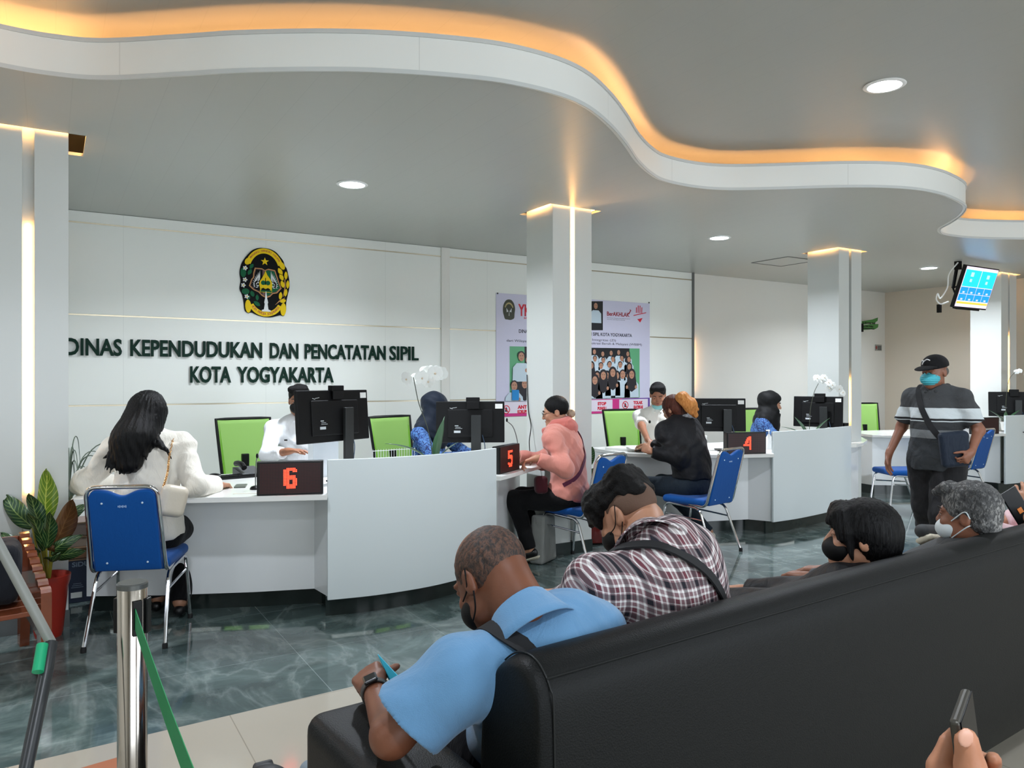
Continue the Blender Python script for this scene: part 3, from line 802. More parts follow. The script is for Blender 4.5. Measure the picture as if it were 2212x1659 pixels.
# ---------------- chairs: blue padded stacking chair with chrome tube frame
M_BLUE = cloth('blue_upholstery', (0, 76, 150), 30, .12, .75, .1, weave=600)
def banquet_chair():
    t = thing('stacking_chair', '', 'chair', group='blue padded chairs with chrome frames at the counters')
    for s_ in (-1, 1):
        leg = MB().tube(fillet([(s_*.205, .25, .012), (s_*.19, .20, .405), (s_*.185, -.14, .385), (s_*.205, -.285, .012)], .055, 6), .011, 10)
        leg.build('leg_frame', CHROME, t, smooth=True)
        MB().tube([(s_*.193, .19, .31), (s_*.189, -.17, .29)], .0075, 8).build('side_bar', CHROME, t, smooth=True)
        for y in (.25, -.285): MB().lathe([(.015, 0), (.015, .02), (.012, .03)], (s_*.205, y, 0), 12).build('foot_cap', RUBBER, t, smooth=True)
    bt = fillet([(-.185, .06, .43), (-.19, -.205, .40), (-.178, -.335, .885), (.178, -.335, .885), (.19, -.205, .40), (.185, .06, .43)], .06, 8)
    MB().tube(bt, .0115, 12).build('back_frame', CHROME, t, smooth=True)
    # padded back: follows the lean of the frame
    def bp(u, v): return Vector((u*(.172-.004*v), -.212-.118*v, .415+.455*v))
    n = 28; prof = []
    for i in range(n+1):
        u = -1+2*i/n; v = 1-.075*math.exp(-(u/.34)**2)-max(0, abs(u)-.82)**2*2.6
        prof.append((u, v))
    vs_ = []; fs = []; rows = 10
    for i, (u, v1) in enumerate(prof):
        for j in range(rows+1):
            p = bp(u, v1*j/rows); vs_.append((p.x, p.y+.004, p.z))
    for i in range(n):
        for j in range(rows): a = i*(rows+1)+j; fs.append((a, a+rows+1, a+rows+2, a+1))
    o = MB().add(vs_, fs).build('backrest', M_BLUE, t, smooth=True)
    md = o.modifiers.new('thickness', 'SOLIDIFY'); md.thickness = .032; md.offset = 0
    bv = o.modifiers.new('bevel', 'BEVEL'); bv.width = .010; bv.segments = 3; bv.limit_method = 'ANGLE'
    for u in (-.6, .6):
        for v in (.1, .84):
            p = bp(u, v); MB().sphere((p.x, p.y-.014, p.z), (.006, .004, .006), None, 8, 6).build('rivet', mat('rivet', (200, 220, 235), .3), t, smooth=True)
    b = MB()
    for i in range(6): p = bp(-.12+.045*i, .80); b.box((p.x, p.y-.0135, p.z), (.0022, .0008, .0045+.002*(i % 2)))
    b.build('emblem', mat('pale_print', (160, 185, 220), .4), t)
    st = sdf_mesh('seat', [rbox((0, .02, .435), (.205, .215, .032), None, .03, 0), cut((0, -.19, .43), (0, -1, 0))], .008, M_BLUE, t)
    return t
BC = banquet_chair()
CHAIRS = [((.455, 4.83), -22, 'blue chair under the woman in white jacket, its back nearest the camera'),
          ((3.60, 4.87), 12.7, 'blue chair under the woman in the pink hoodie'),
          ((4.77, 4.74), 10, 'blue chair under the woman in the black jacket'),
          ((8.17, 5.0), 62, 'empty blue chair left of the walking man, its back hidden behind him'),
          ((9.30, 4.98), 5, 'far blue chair peeping out right of the walking man')]
for i, (c, a, lab) in enumerate(CHAIRS):
    o = BC if i == 0 else copy_tree(BC)
    o.location = (c[0], c[1], 0); o.rotation_euler = (0, 0, math.radians(a)); o['label'] = lab
# ---------------- green mesh office chairs behind the counters
M_GREEN = mat('lime_mesh', (136, 178, 90), .7, bump=(300, .2, .001)); M_GREEN2 = mat('lime_mesh_border', (100, 158, 28), .7)
def office_chair():
    t = thing('office_chair', '', 'office chair', group='lime green mesh office chairs behind the counters')
    def P(u, v): return Vector((u*(.235-.03*(1-v)), -.22-.10*v+.03*u*u, .56+.56*v))
    vs_ = []; fs = []; n = 12
    for i in range(n+1):
        for j in range(n+1): vs_.append(P(-1+2*i/n, j/n))
    for i in range(n):
        for j in range(n): a = i*(n+1)+j; fs.append((a, a+n+1, a+n+2, a+1))
    thick(MB().add(vs_, fs).build('backrest', M_GREEN, t, smooth=True), .006)
    ring = [P(-1, k/6) for k in range(7)]+[P(-1+k/3, 1) for k in range(1, 7)]+[P(1, 1-k/6) for k in range(1, 7)]+[P(1-k/3, 0) for k in range(1, 6)]
    MB().tube(ring, .013, 8, closed=True).build('back_frame', BLACKP, t, smooth=True)
    inner = [Vector((p.x*.9, p.y-.004, .84+(p.z-.84)*.9)) for p in ring]
    MB().tube(inner, .010, 6, closed=True).build('mesh_border', M_GREEN2, t, smooth=True)
    MB().box((0, -.25, .62), (.03, .02, .2)).box((0, -.12, .42), (.03, .16, .015)).build('back_support', BLACKP, t, bevel=.005)
    sdf_mesh('seat', [rbox((0, .03, .47), (.24, .24, .04), None, .035, 0)], .012, M_GREEN2, t)
    MB().tube([(0, 0, .08), (0, 0, .43)], .025, 12).build('gas_lift', GREYP, t, smooth=True)
    for k in range(5):
        a = 2*math.pi*k/5+.3; l = MB().tube([(0, 0, .10), (.28*math.cos(a), .28*math.sin(a), .07)], [.022, .014], 8).build('leg', BLACKP, t, smooth=True)
        MB().sphere((.28*math.cos(a), .28*math.sin(a), .03), .03, None, 10, 7).build('castor', BLACKM, l, smooth=True)
    return t
OC = office_chair()
def at2(px, d): v = Pd(px, 822, d); return v.x, v.y
for i, (c, a, lab) in enumerate([(at2(553, 6.35), 188, 'green mesh chair behind the clerk in white at window 6'), (at2(886, 6.75), 196, 'green mesh chair left of the navy headscarf clerk'),
                                 (at2(1372, 8.25), 172, 'green mesh chair behind the clerk in white at window 4'), (at2(1650, 8.55), 172, 'green mesh chair behind the clerk in black headscarf'),
                                 (at2(1893, 10.7), 160, 'empty green mesh chair behind the far counter, left of the walking man')]):
    o = OC if i == 0 else copy_tree(OC)
    o.location = (c[0], c[1], 0); o.rotation_euler = (0, 0, math.radians(a)); o['label'] = lab
# ================================================================ PEOPLE
def nrm(v): v = np.array(v, float); return v/(np.linalg.norm(v)+1e-9)
def ik(a, b, l1, l2, pole):
    a, b = np.array(a, float), np.array(b, float); d = b-a; L = np.linalg.norm(d)
    L2 = min(L, (l1+l2)*.999); u = d/(L+1e-9); x = (l1*l1-l2*l2+L2*L2)/(2*L2); hgt = math.sqrt(max(l1*l1-x*x, 0))
    p = np.array(pole, float); p = p-u*(p @ u); p = nrm(p)
    return a+u*x+p*hgt
def frame(up, right):                            # columns: right, forward, up
    u = nrm(up); r = np.array(right, float); r = nrm(r-u*(r @ u)); f = np.cross(u, r)
    return np.stack([r, f, u], 1)
def hrot(yaw, pitch, roll=0):                    # degrees; pitch > 0 looks down, yaw > 0 looks left
    return np.array(Matrix.Rotation(math.radians(yaw), 3, 'Z') @ Matrix.Rotation(math.radians(-pitch), 3, 'X') @ Matrix.Rotation(math.radians(roll), 3, 'Y'))
def hand_ops(wr, d, n, side, curl=.3, spread=.12, s=1.0, thumb=.5, k=.006):
    """side +1 right hand, -1 left; d towards the fingers, n where the palm faces."""
    d = nrm(d); n = np.array(n, float); n = nrm(n-d*(n @ d)); t = np.cross(d, n)*side; wr = np.array(wr, float); out = []
    cl = curl if isinstance(curl, (list, tuple)) else [curl]*4
    L = [(.040, .024, .020), (.044, .028, .021), (.041, .026, .020), (.032, .020, .018)]
    for i in range(4):
        o = (.030-.0195*i)*s; kn = wr+d*(.086-.004*abs(i-1)-.004*(i == 3))*s+t*o
        out.append(cone(wr+d*.006+t*o*.55, kn, .0165*s, .0115*s, .014))
        dr = nrm(d+t*spread*(1-i*.72)); a = 0; p = kn; r = .0088*s
        for j in range(3):
            a += cl[i]*(1.05, 1.25, .8)[j]
            v = dr*math.cos(a)+n*math.sin(a); q = p+v*L[i][j]*s; r2 = r*.92
            out.append(cone(p, q, r, r2, .003)); p, r = q, r2
    b = wr+d*.022*s+t*.022*s; v = nrm(d*.75+t*.75+n*(.1+thumb*.5)); q = b+v*.042*s
    out.append(cone(b, q, .0145*s, .0105*s, .010)); v2 = nrm(v*.9+d*.35+n*thumb*.5); q2 = q+v2*.03*s
    out.append(cone(q, q2, .0105*s, .0095*s, .003)); v3 = nrm(v2+d*.2+n*thumb*.3); out.append(cone(q2, q2+v3*.022*s, .0095*s, .0075*s, .003))
    out.append(cone(wr-d*.02, wr+d*.03, .0225*s, .017*s, .016))
    return out
class Person:
    def __init__(s, label, loc, rz, J, name='person', skin=None, res=.006, head_R=(0, 0, 0), w=1.0, hs=1.0, belly=0, body_res=None, group=None):
        s.root = thing(name, label, 'person', loc, math.radians(rz), group); s.loc = loc; s.rz = math.radians(rz)
        s.J = {k: np.array(v, float) for k, v in J.items()}; s.skin = skin; s.res = res; s.w = w; s.hs = hs; s.belly = belly
        s.H = hrot(*head_R); j = s.J
        if 'mid' not in j: j['mid'] = (j['pelvis']+j['neck'])/2+np.array((0, -.02, 0))
        s.extra = []; s.skull()
    def loc_of(s, v):                              # world -> local
        c, n = math.cos(-s.rz), math.sin(-s.rz); x, y = v[0]-s.loc[0], v[1]-s.loc[1]
        return np.array((c*x-n*y, n*x+c*y, v[2]-s.loc[2]))
    def hp(s, x, y, z): return s.J['head']+s.H @ np.array((x, y, z))*s.hs
    def he(s, c, r, R=None, k=.015, mode='add'):
        M = s.H if R is None else s.H @ np.array(R)
        return ell(s.hp(*c), [q*s.hs for q in r], M, k, mode)
    def hc(s, a, b, ra, rb, k=.012): return cone(s.hp(*a), s.hp(*b), ra*s.hs, rb*s.hs, k)
    def skull(s):
        e = [s.he((0, -.012, .030), (.075, .093, .084)), s.he((0, .028, -.030), (.062, .066, .082), k=.03),
             s.he((0, .062, -.088), (.030, .024, .022), k=.03), s.hc((-.040, .03, -.07), (0, .07, -.09), .024, .02, .03), s.hc((.040, .03, -.07), (0, .07, -.09), .024, .02, .03)]
        for q in (-1, 1):
            e += [s.he((q*.036, .072, -.030), (.022, .018, .018), k=.02),
                  s.he((q*.030, .098, .004), (.018, .014, .012), k=.012, mode='sub'),
                  s.he((q*.030, .080, .002), (.014, .013, .011), k=.006),
                  s.hc((q*.016, .088, .020), (q*.046, .078, .020), .009, .007, .012),
                  s.he((q*.076, -.010, -.008), (.010, .020, .032), k=.004), s.he((q*.086, -.004, -.004), (.006, .009, .016), k=.004, mode='sub')]
        e += [s.hc((0, .088, .010), (0, .108, -.026), .008, .011, .008), s.he((0, .104, -.030), (.017, .010, .009), k=.006),
              s.hc((-.016, .088, -.058), (.016, .088, -.058), .007, .007, .006), s.hc((-.013, .086, -.068), (.013, .086, -.068), .008, .008, .006)]
        s.head_ops = e
    def torso(s, infl=0.0, k=.05, lo=0, chest=0, hem=None):
        j = s.J; p0, p1, p2 = j['pelvis'], j['mid'], j['neck']; right = j['shR']-j['shL']; hr = j['hipR']-j['hipL']; w = s.w; out = []
        T = [(.0, .160, .115, .095), (.2, .148, .105+s.belly*.9, .10), (.4, .145, .105+s.belly, .11), (.6, .152, .108+s.belly*.4, .12), (.80, .160, .100, .10), (.93, .12, .075, .06)]
        for t, rx, ry, rz_ in T:
            if t < lo: continue
            c = p0*(1-t)**2+2*p1*t*(1-t)+p2*t*t; tan = (p1-p0)*(1-t)+(p2-p1)*t
            R = frame(tan, hr*(1-t)+right*t); f = R[:, 1]
            out.append(ell(c+f*s.belly*.5*(t < .7), (rx*w+infl, ry+infl, rz_+infl), R, k))
        nb = p2+(p2-p1)*.03
        for q in ('shL', 'shR'):
            sh = j[q]; out.append(cone(nb-nrm(p2-p1)*.045, sh, .042+infl*.7, .050*w+infl*.7, k))
        if chest:
            R = frame(p2-p1, right); c = p0*(.09)+2*p1*.21+p2*.49; c = c/(.79)
            for q in (-1, 1): out.append(ell(c+R[:, 0]*q*.075+R[:, 1]*.085-R[:, 2]*.03, (.06, .05*chest, .065), R, .03))
        return out
    def arm(s, side, infl=0, upto='wrist', frac=1.0, flat=True, k=.03):
        j = s.J; a, e, w = j['sh'+side], j['el'+side], j['wr'+side]; m = s.w
        r0, r1, r2 = .047*m+infl*.8, .038*m+infl, .0265+infl*.8
        if upto == 'elbow': b = a+(e-a)*frac; return [cone(a, b, r0, (r0+(r1-r0)*frac)*(1.12 if infl else 1), k, flat=flat)]
        b = e+(w-e)*frac
        return [cone(a, e, r0, r1, k), cone(e, b, r1+infl*.15, r2+(r1-r2)*(1-frac), k, flat=flat)]
    def leg(s, side, infl=0, k=.03, frac=1.0, wide=1.0):
        j = s.J; h, n, a = j['hip'+side], j['kn'+side], j['an'+side]; b = n+(a-n)*frac
        return [cone(h, n, (.088*s.w+infl), .058+infl, k), cone(n, b, .056+infl, (.040+infl)*wide, k, flat=infl > 0)]
    def body(s, hands=None, arms=True, legs=True, res=None):
        j = s.J; ops = s.torso(-.012)+[cone(j['neck']-nrm(j['neck']-j['mid'])*.02, s.hp(0, -.02, -.045), .056, .053*s.hs, .03)]
        for q in 'LR':
            if arms: ops += s.arm(q, 0, flat=False)
            if legs: ops += s.leg(q, -.008)+[cone(j['an'+q], j['to'+q], .038, .026, .02)]
        if hands:
            for q, (d, n, curl, kw) in hands.items():
                ops += hand_ops(j['wr'+q], d, n, 1 if q == 'R' else -1, curl, **kw)
        ops += s.head_ops+s.extra
        s.bm = sdf_mesh('body', ops, res or s.res, s.skin, s.root); return s
    def part(s, name, ops, m, res=None, disp=None, label=None, parent=None):
        o = sdf_mesh(name, ops, res or s.res, m, parent or s.root, disp)
        if label: o['label'] = label
        return o
    def face(s, iris=(36, 22, 16), lips=(150, 84, 76), brow=(18, 14, 12), lids=0.0, brows=True, lip=True):
        for q in (-1, 1):
            b = MB(); b.sphere(s.hp(q*.030, .0815, .002), [.0125*s.hs, .0118*s.hs, (.0095-.005*lids)*s.hs], Matrix(s.H.tolist()), 12, 8)
            e = b.build('eye', mat('eye_white', (206, 200, 192), .25), s.root, smooth=True)
            MB().sphere(s.hp(q*.030, .0905, .001), [.0058*s.hs, .0038*s.hs, .0058*s.hs], Matrix(s.H.tolist()), 10, 6).build('iris', mat('dark_iris', iris, .15), e, smooth=True)
            sdf_mesh('eyelid', [s.he((q*.030, .0825, .006), (.0155, .0125, .0088), k=.001)], .0022, s.skin, s.root)
            if brows: sdf_mesh('eyebrow', [s.hc((q*.016, .0985, .024), (q*.034, .0945, .0285), .0034, .0038, .002), s.hc((q*.034, .0945, .0285), (q*.050, .0815, .024), .0038, .002, .002)], .002, mat('brow_hair', brow, .7), s.root)
        if lip: sdf_mesh('lips', [s.hc((-.018, .0915, -.0605), (0, .0965, -.0585), .0035, .0048, .003), s.hc((.018, .0915, -.0605), (0, .0965, -.0585), .0035, .0048, .003), s.hc((-.012, .093, -.067), (.012, .093, -.067), .0048, .0048, .003)], .0022, mat('lips_%d' % lips[0], lips, .45), s.root)
    def strip_along(s, name, pts, nrmls, w, m, t=.004, label=None, sub=6, on=None):
        """strap lying on the body: points with outward normals"""
        P = spline([Vector(p) for p in pts], sub); N = spline([Vector(n) for n in nrmls], sub); vs_ = []; fs = []
        if on is not None:                        # lay the strap on the garment
            from mathutils.bvhtree import BVHTree
            bv = BVHTree.FromPolygons([v.co for v in on.data.vertices], [tuple(q.vertices) for q in on.data.polygons])
            Q = []
            for q, n in zip(P, N):
                n = n.normalized(); h = bv.ray_cast(q+n*.35, -n, .6); Q.append(h[0]+n*.004 if h[0] else None)
            for i, q in enumerate(Q):
                if q is None: Q[i] = P[i]
            for _ in range(2): Q = [Q[0]]+[(Q[i-1]+Q[i]*2+Q[i+1])/4 for i in range(1, len(Q)-1)]+[Q[-1]]
            P = Q
        for i, p in enumerate(P):
            tan = (P[min(i+1, len(P)-1)]-P[max(i-1, 0)]).normalized(); n = N[i].normalized(); sd = tan.cross(n).normalized()
            for a, b in ((-1, 0), (1, 0), (1, 1), (-1, 1)): vs_.append(p+sd*a*w/2+n*b*t)
        for i in range(len(P)-1):
            for k in range(4): a = i*4; fs.append((a+k, a+(k+1) % 4, a+4+(k+1) % 4, a+4+k))
        fs += [(0, 1, 2, 3), tuple(len(vs_)-4+q for q in (3, 2, 1, 0))]
        o = MB().add(vs_, fs).build(name, m, s.root, smooth=True, angle=50)
        if label: o['label'] = label
        return o
def collar_ring(p, m, shift=.025, back=.012, sc=1.0, h=.052):
    J = p.J; nk = J['neck']; ax = nrm(p.hp(0, -.03, -.06)-nk); R = frame(ax, J['shR']-J['shL']); cc = nk+ax*shift-R[:, 1]*back; vs_ = []; fs = []; m_ = 26
    for i in range(m_+1):
        a_ = math.radians(-150+300*i/m_); dv = -R[:, 1]*math.cos(a_)+R[:, 0]*math.sin(a_); up2 = h-.012*abs(a_)/2.6
        for r_, h_ in ((.110, -.034), (.098, -.010), (.085, .022), (.075, up2), (.070, up2-.006), (.068, .0)): vs_.append(Vector(cc+dv*r_*sc+ax*h_))
    for i in range(m_):
        for k in range(5): f = i*6+k; fs.append((f, f+1, f+7, f+6))
    o = MB().add(vs_, fs).build('collar', m, p.root, smooth=True); md = o.modifiers.new('thickness', 'SOLIDIFY'); md.thickness = .004; md.offset = 0
    return o
def fold(amp, f=1.0, seed=0.0): return lambda P: folds(P, amp, f, seed)
def strands(amp, axis_c, f=60):
    def fn(P):
        X, Y, Z = P; a = np.arctan2(X-axis_c[0], Y-axis_c[1]); return amp*np.sin(a*f*.5+6*np.sin(Z*9)+2*np.sin(a*7))*.6+amp*.4*np.sin(a*f+Z*40)
    return fn
def curls(amp, f=1.0):
    def fn(P):
        X, Y, Z = P
        return amp*(np.sin(150*f*X+3*np.sin(90*f*Z))*np.sin(150*f*Y+2*np.sin(110*f*X))*.5+.5*np.sin(150*f*Z+3*np.sin(80*f*Y)))
    return fn
HAIRB = hairmat('black_hair', (4, 4, 5), (13, 12, 13)); HAIRS = hairmat('short_black_hair', (6, 5, 5), (18, 16, 15), (60, 60, 60), .55)
SK1 = skinmat('skin_light_brown', (196, 142, 112)); SK2 = skinmat('skin_tan', (168, 112, 82)); SK3 = skinmat('skin_dark_brown', (124, 74, 50)); SK4 = skinmat('skin_old', (150, 98, 74))
def seated(seat=.45, lean=0.0, w=.185, sh=.55, head=.165, spread=.10, knee_h=None, foot=.42):
    """default seated joints, facing +Y"""
    z = seat+.09; n = np.array((0, math.sin(lean)*sh, z+math.cos(lean)*sh)); J = {'pelvis': (0, 0, z), 'neck': n}
    u = np.array((0, math.sin(lean), math.cos(lean)))
    J['shL'] = n+np.array((-w, 0, 0))-u*.055; J['shR'] = n+np.array((w, 0, 0))-u*.055
    J['head'] = n+np.array((0, .03, 0))+u*head
    for q, s_ in (('L', -1), ('R', 1)):
        J['hip'+q] = (s_*.09, .02, z-.02); J['kn'+q] = (s_*(spread+.01), .42, knee_h or seat+.06); J['an'+q] = (s_*spread, foot, .09); J['to'+q] = (s_*(spread+.015), foot+.15, .04)
    return J
def setarm(J, q, wr, pole, l1=.275, l2=.25):
    J['wr'+q] = np.array(wr, float); J['el'+q] = ik(J['sh'+q], J['wr'+q], l1, l2, pole)
def loc_w(loc, rz, v):
    a = math.radians(-rz); x, y = v[0]-loc[0], v[1]-loc[1]
    return np.array((math.cos(a)*x-math.sin(a)*y, math.sin(a)*x+math.cos(a)*y, v[2]))
DOWN = (0, 0, -1)
# ---------------------------------------------------------------- woman in white jacket, window 6
loc = (.50, 4.93, 0); rz = -20
J = seated(.47, .10, .165, .565, .17, .10)
J['neck'] = np.array((-.01, .08, 1.115)); J['shL'] = np.array((-.20, .06, 1.04)); J['shR'] = np.array((.175, .09, 1.05)); J['head'] = np.array((-.02, .11, 1.262))
wl = loc_w(loc, rz, Ph(470, 1048, .80)); setarm(J, 'R', wl, (.6, -.3, -1), .30, .28); setarm(J, 'L', (-.24, .38, .80), (-1, -.3, -.6), .30, .28)
J['anR'] = loc_w(loc, rz, Ph(388, 1300, .09)); J['knR'] = np.array((.14, .42, .52)); J['toR'] = J['anR']+np.array((-.01, .13, -.06)); J['anL'] = np.array((-.02, .30, .09)); J['toL'] = np.array((-.02, .43, .04))
p = Person('person seen from behind in white jacket with long black hair, seated at sign 6', loc, rz, J, skin=SK1, head_R=(-12, 12, 4), w=.95)
p.body({'R': ((.45, .9, -.1), DOWN, [.55, .5, .6, .7], {}), 'L': ((.5, .8, 0), DOWN, .4, {})}); p.face()
M_WJ = cloth('white_jacket', (226, 220, 208), 13, .55, .8, .2)
p.part('jacket', p.torso(.036, k=.06)+[ell(J['pelvis']+np.array((0, -.0, .03)), (.185, .15, .10), None, .06)]+p.arm('R', .028, frac=.88, k=.045)+p.arm('L', .028, frac=.88, k=.045)+[cone(J['neck']-np.array((0, .03, .02)), J['neck']+np.array((0, -.01, .03)), .07, .068, .03), ('plane', cut((0, 0, .52), (0, 0, -1))[1], None, None, 0)], M_WJ, .007, fold(.010, .9, 1))
p.part('trousers', p.leg('L', .02)+p.leg('R', .02)+[ell(J['pelvis'], (.18, .14, .11), None, .05)], cloth('black_trousers', (12, 12, 14), 16, .4), .009, fold(.004, .9, 2))
for q in 'LR':
    a, t_ = J['an'+q], J['to'+q]; d = nrm((t_-a)*np.array((1, 1, 0)))
    p.part('shoe', [cone(a+d*-.03+np.array((0, 0, -.045)), a+d*.15+np.array((0, 0, -.062)), .032, .030, .02), cut((0, 0, .012), (0, 0, -1)), ], mat('black_shoe', (14, 14, 15), .35), .005)
H = p.hp
hair = [p.he((0, -.016, .034), (.086, .104, .094)), p.hc((-.01, -.06, 0), (-.02, -.13, -.20), .088, .10, .05), p.hc((.04, -.05, .0), (.04, -.13, -.18), .072, .085, .05),
        p.hc((-.02, -.13, -.18), (-.04, -.155, -.30), .090, .055, .05), p.hc((.03, -.14, -.18), (.045, -.165, -.33), .085, .045, .05), p.hc((.0, -.14, -.2), (.0, -.165, -.345), .08, .04, .04),
        p.hc((.075, -.01, .0), (.085, -.06, -.20), .032, .034, .03), p.hc((.085, -.08, -.16), (.15, -.125, -.20), .032, .022, .02), p.hc((.15, -.125, -.20), (.205, -.135, -.235), .022, .010, .01), p.hc((.205, -.135, -.235), (.235, -.125, -.28), .010, .003, .005),
        p.hc((-.08, .0, .0), (-.09, -.03, -.16), .026, .034, .03), p.hc((.07, -.165, -.24), (.12, -.18, -.30), .014, .004, .01), p.hc((-.08, -.15, -.26), (-.14, -.16, -.31), .016, .004, .01),
        p.he((0, .085, -.04), (.06, .06, .09), k=.02, mode='sub')]
rd = random.Random(4)
for i in range(16):
    x = -.095+.17*i/15; hair.append(p.hc((x, -.175-.01*rd.random(), -.28), (x-.008+.016*rd.random(), -.19, -.365-.03*rd.random()), .014, .0035, .006))
p.part('hair', hair, HAIRB, .0055, strands(.0035, H(0, 0, 0)[:2], 90))
# shoulder bag
bx = loc_w(loc, rz, Pd(373, 1082, 4.27)); Rb = np.array(rot(0, .25, .55))
bag = p.part('shoulder_bag', [rbox(bx, (.074, .042, .088), Rb, .038, 0), ], mat('cream_leather', (206, 196, 178), .42, bump=(16, .3, .01)), .005, label='cream leather shoulder bag hanging at the right side')
sh = J['shR']
MBb = MB(); links = spline([Vector(q) for q in (bx+np.array((-.05, -.0, .075)), loc_w(loc, rz, Pd(362, 1020, 4.30)), loc_w(loc, rz, Pd(366, 985, 4.36)), sh+np.array((-.045, -.01, .075)), sh+np.array((-.04, .09, .0)))], 12)
for i, q in enumerate(links[:-1]):
    d = (links[i+1]-q).normalized(); u = d.orthogonal().normalized(); w_ = d.cross(u)
    if i % 2: u, w_ = w_, u
    MBb.tube([q+d*.009*math.cos(a)+u*.006*math.sin(a) for a in [2*math.pi*k/8 for k in range(8)]], .0022, 5, closed=True)
MBb.build('bag_chain', mat('gold_chain', (196, 150, 96), .3, .8), bag, smooth=True)

# ---------------------------------------------------------------- clerk in white behind monitor 6
def clerk(label, loc, rz, J, skin, head_R, shirt, res=.007, hands=None, sleeve=('wrist', .95), **kw):
    p = Person(label, loc, rz, J, skin=skin, head_R=head_R, res=res, **kw)
    p.body(hands, res=res)
    ops = p.torso(.018, k=.05); u = nrm(J['neck']-np.array(J['pelvis']))
    for q in 'LR': ops += p.arm(q, .018, upto=sleeve[0], frac=sleeve[1], k=.04)
    p.part('shirt', ops, shirt, res, fold(.005, .9, loc[0]))
    nk = J['neck']; R = frame(J['neck']-np.array(J['pelvis']), J['shR']-J['shL'])
    for q in (-1, 1):
        a = nk+R[:, 0]*q*.052+R[:, 2]*.035-R[:, 1]*.01; b = nk+R[:, 0]*q*.03+R[:, 1]*.085-R[:, 2]*.02; c_ = nk-R[:, 1]*.055+R[:, 2]*.03
        p.part('collar', [cone(c_, a, .018, .018, .01), cone(a, b, .018, .013, .01)], shirt, .006)
    p.part('trousers', p.leg('L', .02)+p.leg('R', .02)+[ell(J['pelvis'], (.18, .14, .11), None, .05)], cloth('dark_trousers', (20, 20, 26), 16, .4), .012)
    return p
M_WSH = cloth('white_shirt', (232, 234, 236), 14, .4, .75, .1); M_WSH2 = cloth('white_polo', (226, 224, 216), 14, .4, .8, .1)
hv = Pd(648, 872, 5.95); loc = (hv.x+.02, hv.y+.07, 0); rz = 180-22
J = seated(.48, -.02, .20, .56, .16); J['neck'] = np.array((0, .02, 1.155)); J['shL'] = np.array((-.20, .02, 1.07)); J['shR'] = np.array((.20, .02, 1.07)); J['head'] = np.array((0, .05, 1.295))
setarm(J, 'R', loc_w(loc, rz, Pd(622, 975, 5.62)), (1, -.2, -1)); setarm(J, 'L', (-.2, .5, .84), (-1, -.2, -1))
p = clerk('person in white long-sleeved shirt, face hidden behind the monitor at window 6', loc, rz, J, SK2, (0, 10), M_WSH,
          hands={'R': ((-.85, .5, .12), (0, 0, -1), .2, {}), 'L': ((.4, .8, 0), DOWN, .3, {})}, sleeve=('wrist', .72))
p.face(); p.part('hair', [p.he((0, -.018, .040), (.083, .098, .088)), p.hc((-.04, .05, .10), (.05, .055, .095), .035, .03, .03), p.he((0, .09, -.02), (.075, .07, .085), k=.015, mode='sub'), p.he((0, 0, -.1), (.1, .2, .07), k=.02, mode='sub')], HAIRS, .005, curls(.002))
p.part('face_mask', [p.he((0, .050, -.045), (.068, .080, .052)), p.he((0, .03, -.045), (.06, .06, .06), k=0, mode='sub')], BLACKM, .005, label='black face mask')
MB().box((.09, .148, .99), (.012, .003, .006)).build('badge', BLACKP, p.root)

# ---------------------------------------------------------------- hijab clerks
def hijab(p, m, res=.006, long=True, seed=1):
    J = p.J; nk = J['neck']
    ops = [p.he((0, -.020, .032), (.104, .124, .112)), p.he((0, .02, -.045), (.095, .092, .105), k=.03), p.hc((0, 0, -.10), (0, -.02, -.17), .10, .12, .05)]
    R = frame(nk-J['mid'], J['shR']-J['shL'])
    for q in (-1, 1): ops.append(cone(nk+R[:, 2]*.0, nk+R[:, 0]*q*.14-R[:, 2]*.03, .09, .07, .06))
    if long: ops += [ell(nk-R[:, 2]*.10+R[:, 1]*.03, (.17, .13, .16), R, .06)]
    ops += [p.he((0, .088, -.022), (.058, .062, .078), k=.018, mode='sub')]
    p.part('headscarf', ops, m, res, fold(.006, 1.1, seed))
def batik():
    t = NT('blue_batik'); v = t.coord(); f = t.noise(v, 26, 4, .7, 1.5)
    t.set(t.ramp(f, [(.36, (8, 18, 48)), (.48, (20, 56, 120)), (.54, (92, 140, 196)), (.60, (16, 36, 84))]), .8); return t.m
BATIK = batik()
hv = Pd(926, 880, 6.55); loc = (hv.x, hv.y+.02, 0); rz = 180+(-30)+62
J = seated(.48, .05, .175, .50, .15); J['neck'] = np.array((0, .04, 1.075)); J['shL'] = np.array((-.175, .03, 1.0)); J['shR'] = np.array((.175, .03, 1.0)); J['head'] = np.array((0, .08, 1.215))
setarm(J, 'R', (.1, .42, .82), (1, -.2, -1)); setarm(J, 'L', (-.12, .42, .82), (-1, -.2, -1))
p = clerk('person in navy headscarf and blue batik blouse behind the window 5 monitor', loc, rz, J, SK1, (0, 12), BATIK, hands={'R': ((-.2, .9, 0), DOWN, .35, {}), 'L': ((.2, .9, 0), DOWN, .35, {})}, sleeve=('wrist', .9))
p.face(); hijab(p, cloth('navy_scarf', (14, 24, 38), 10, .3, .7, .2), seed=2)
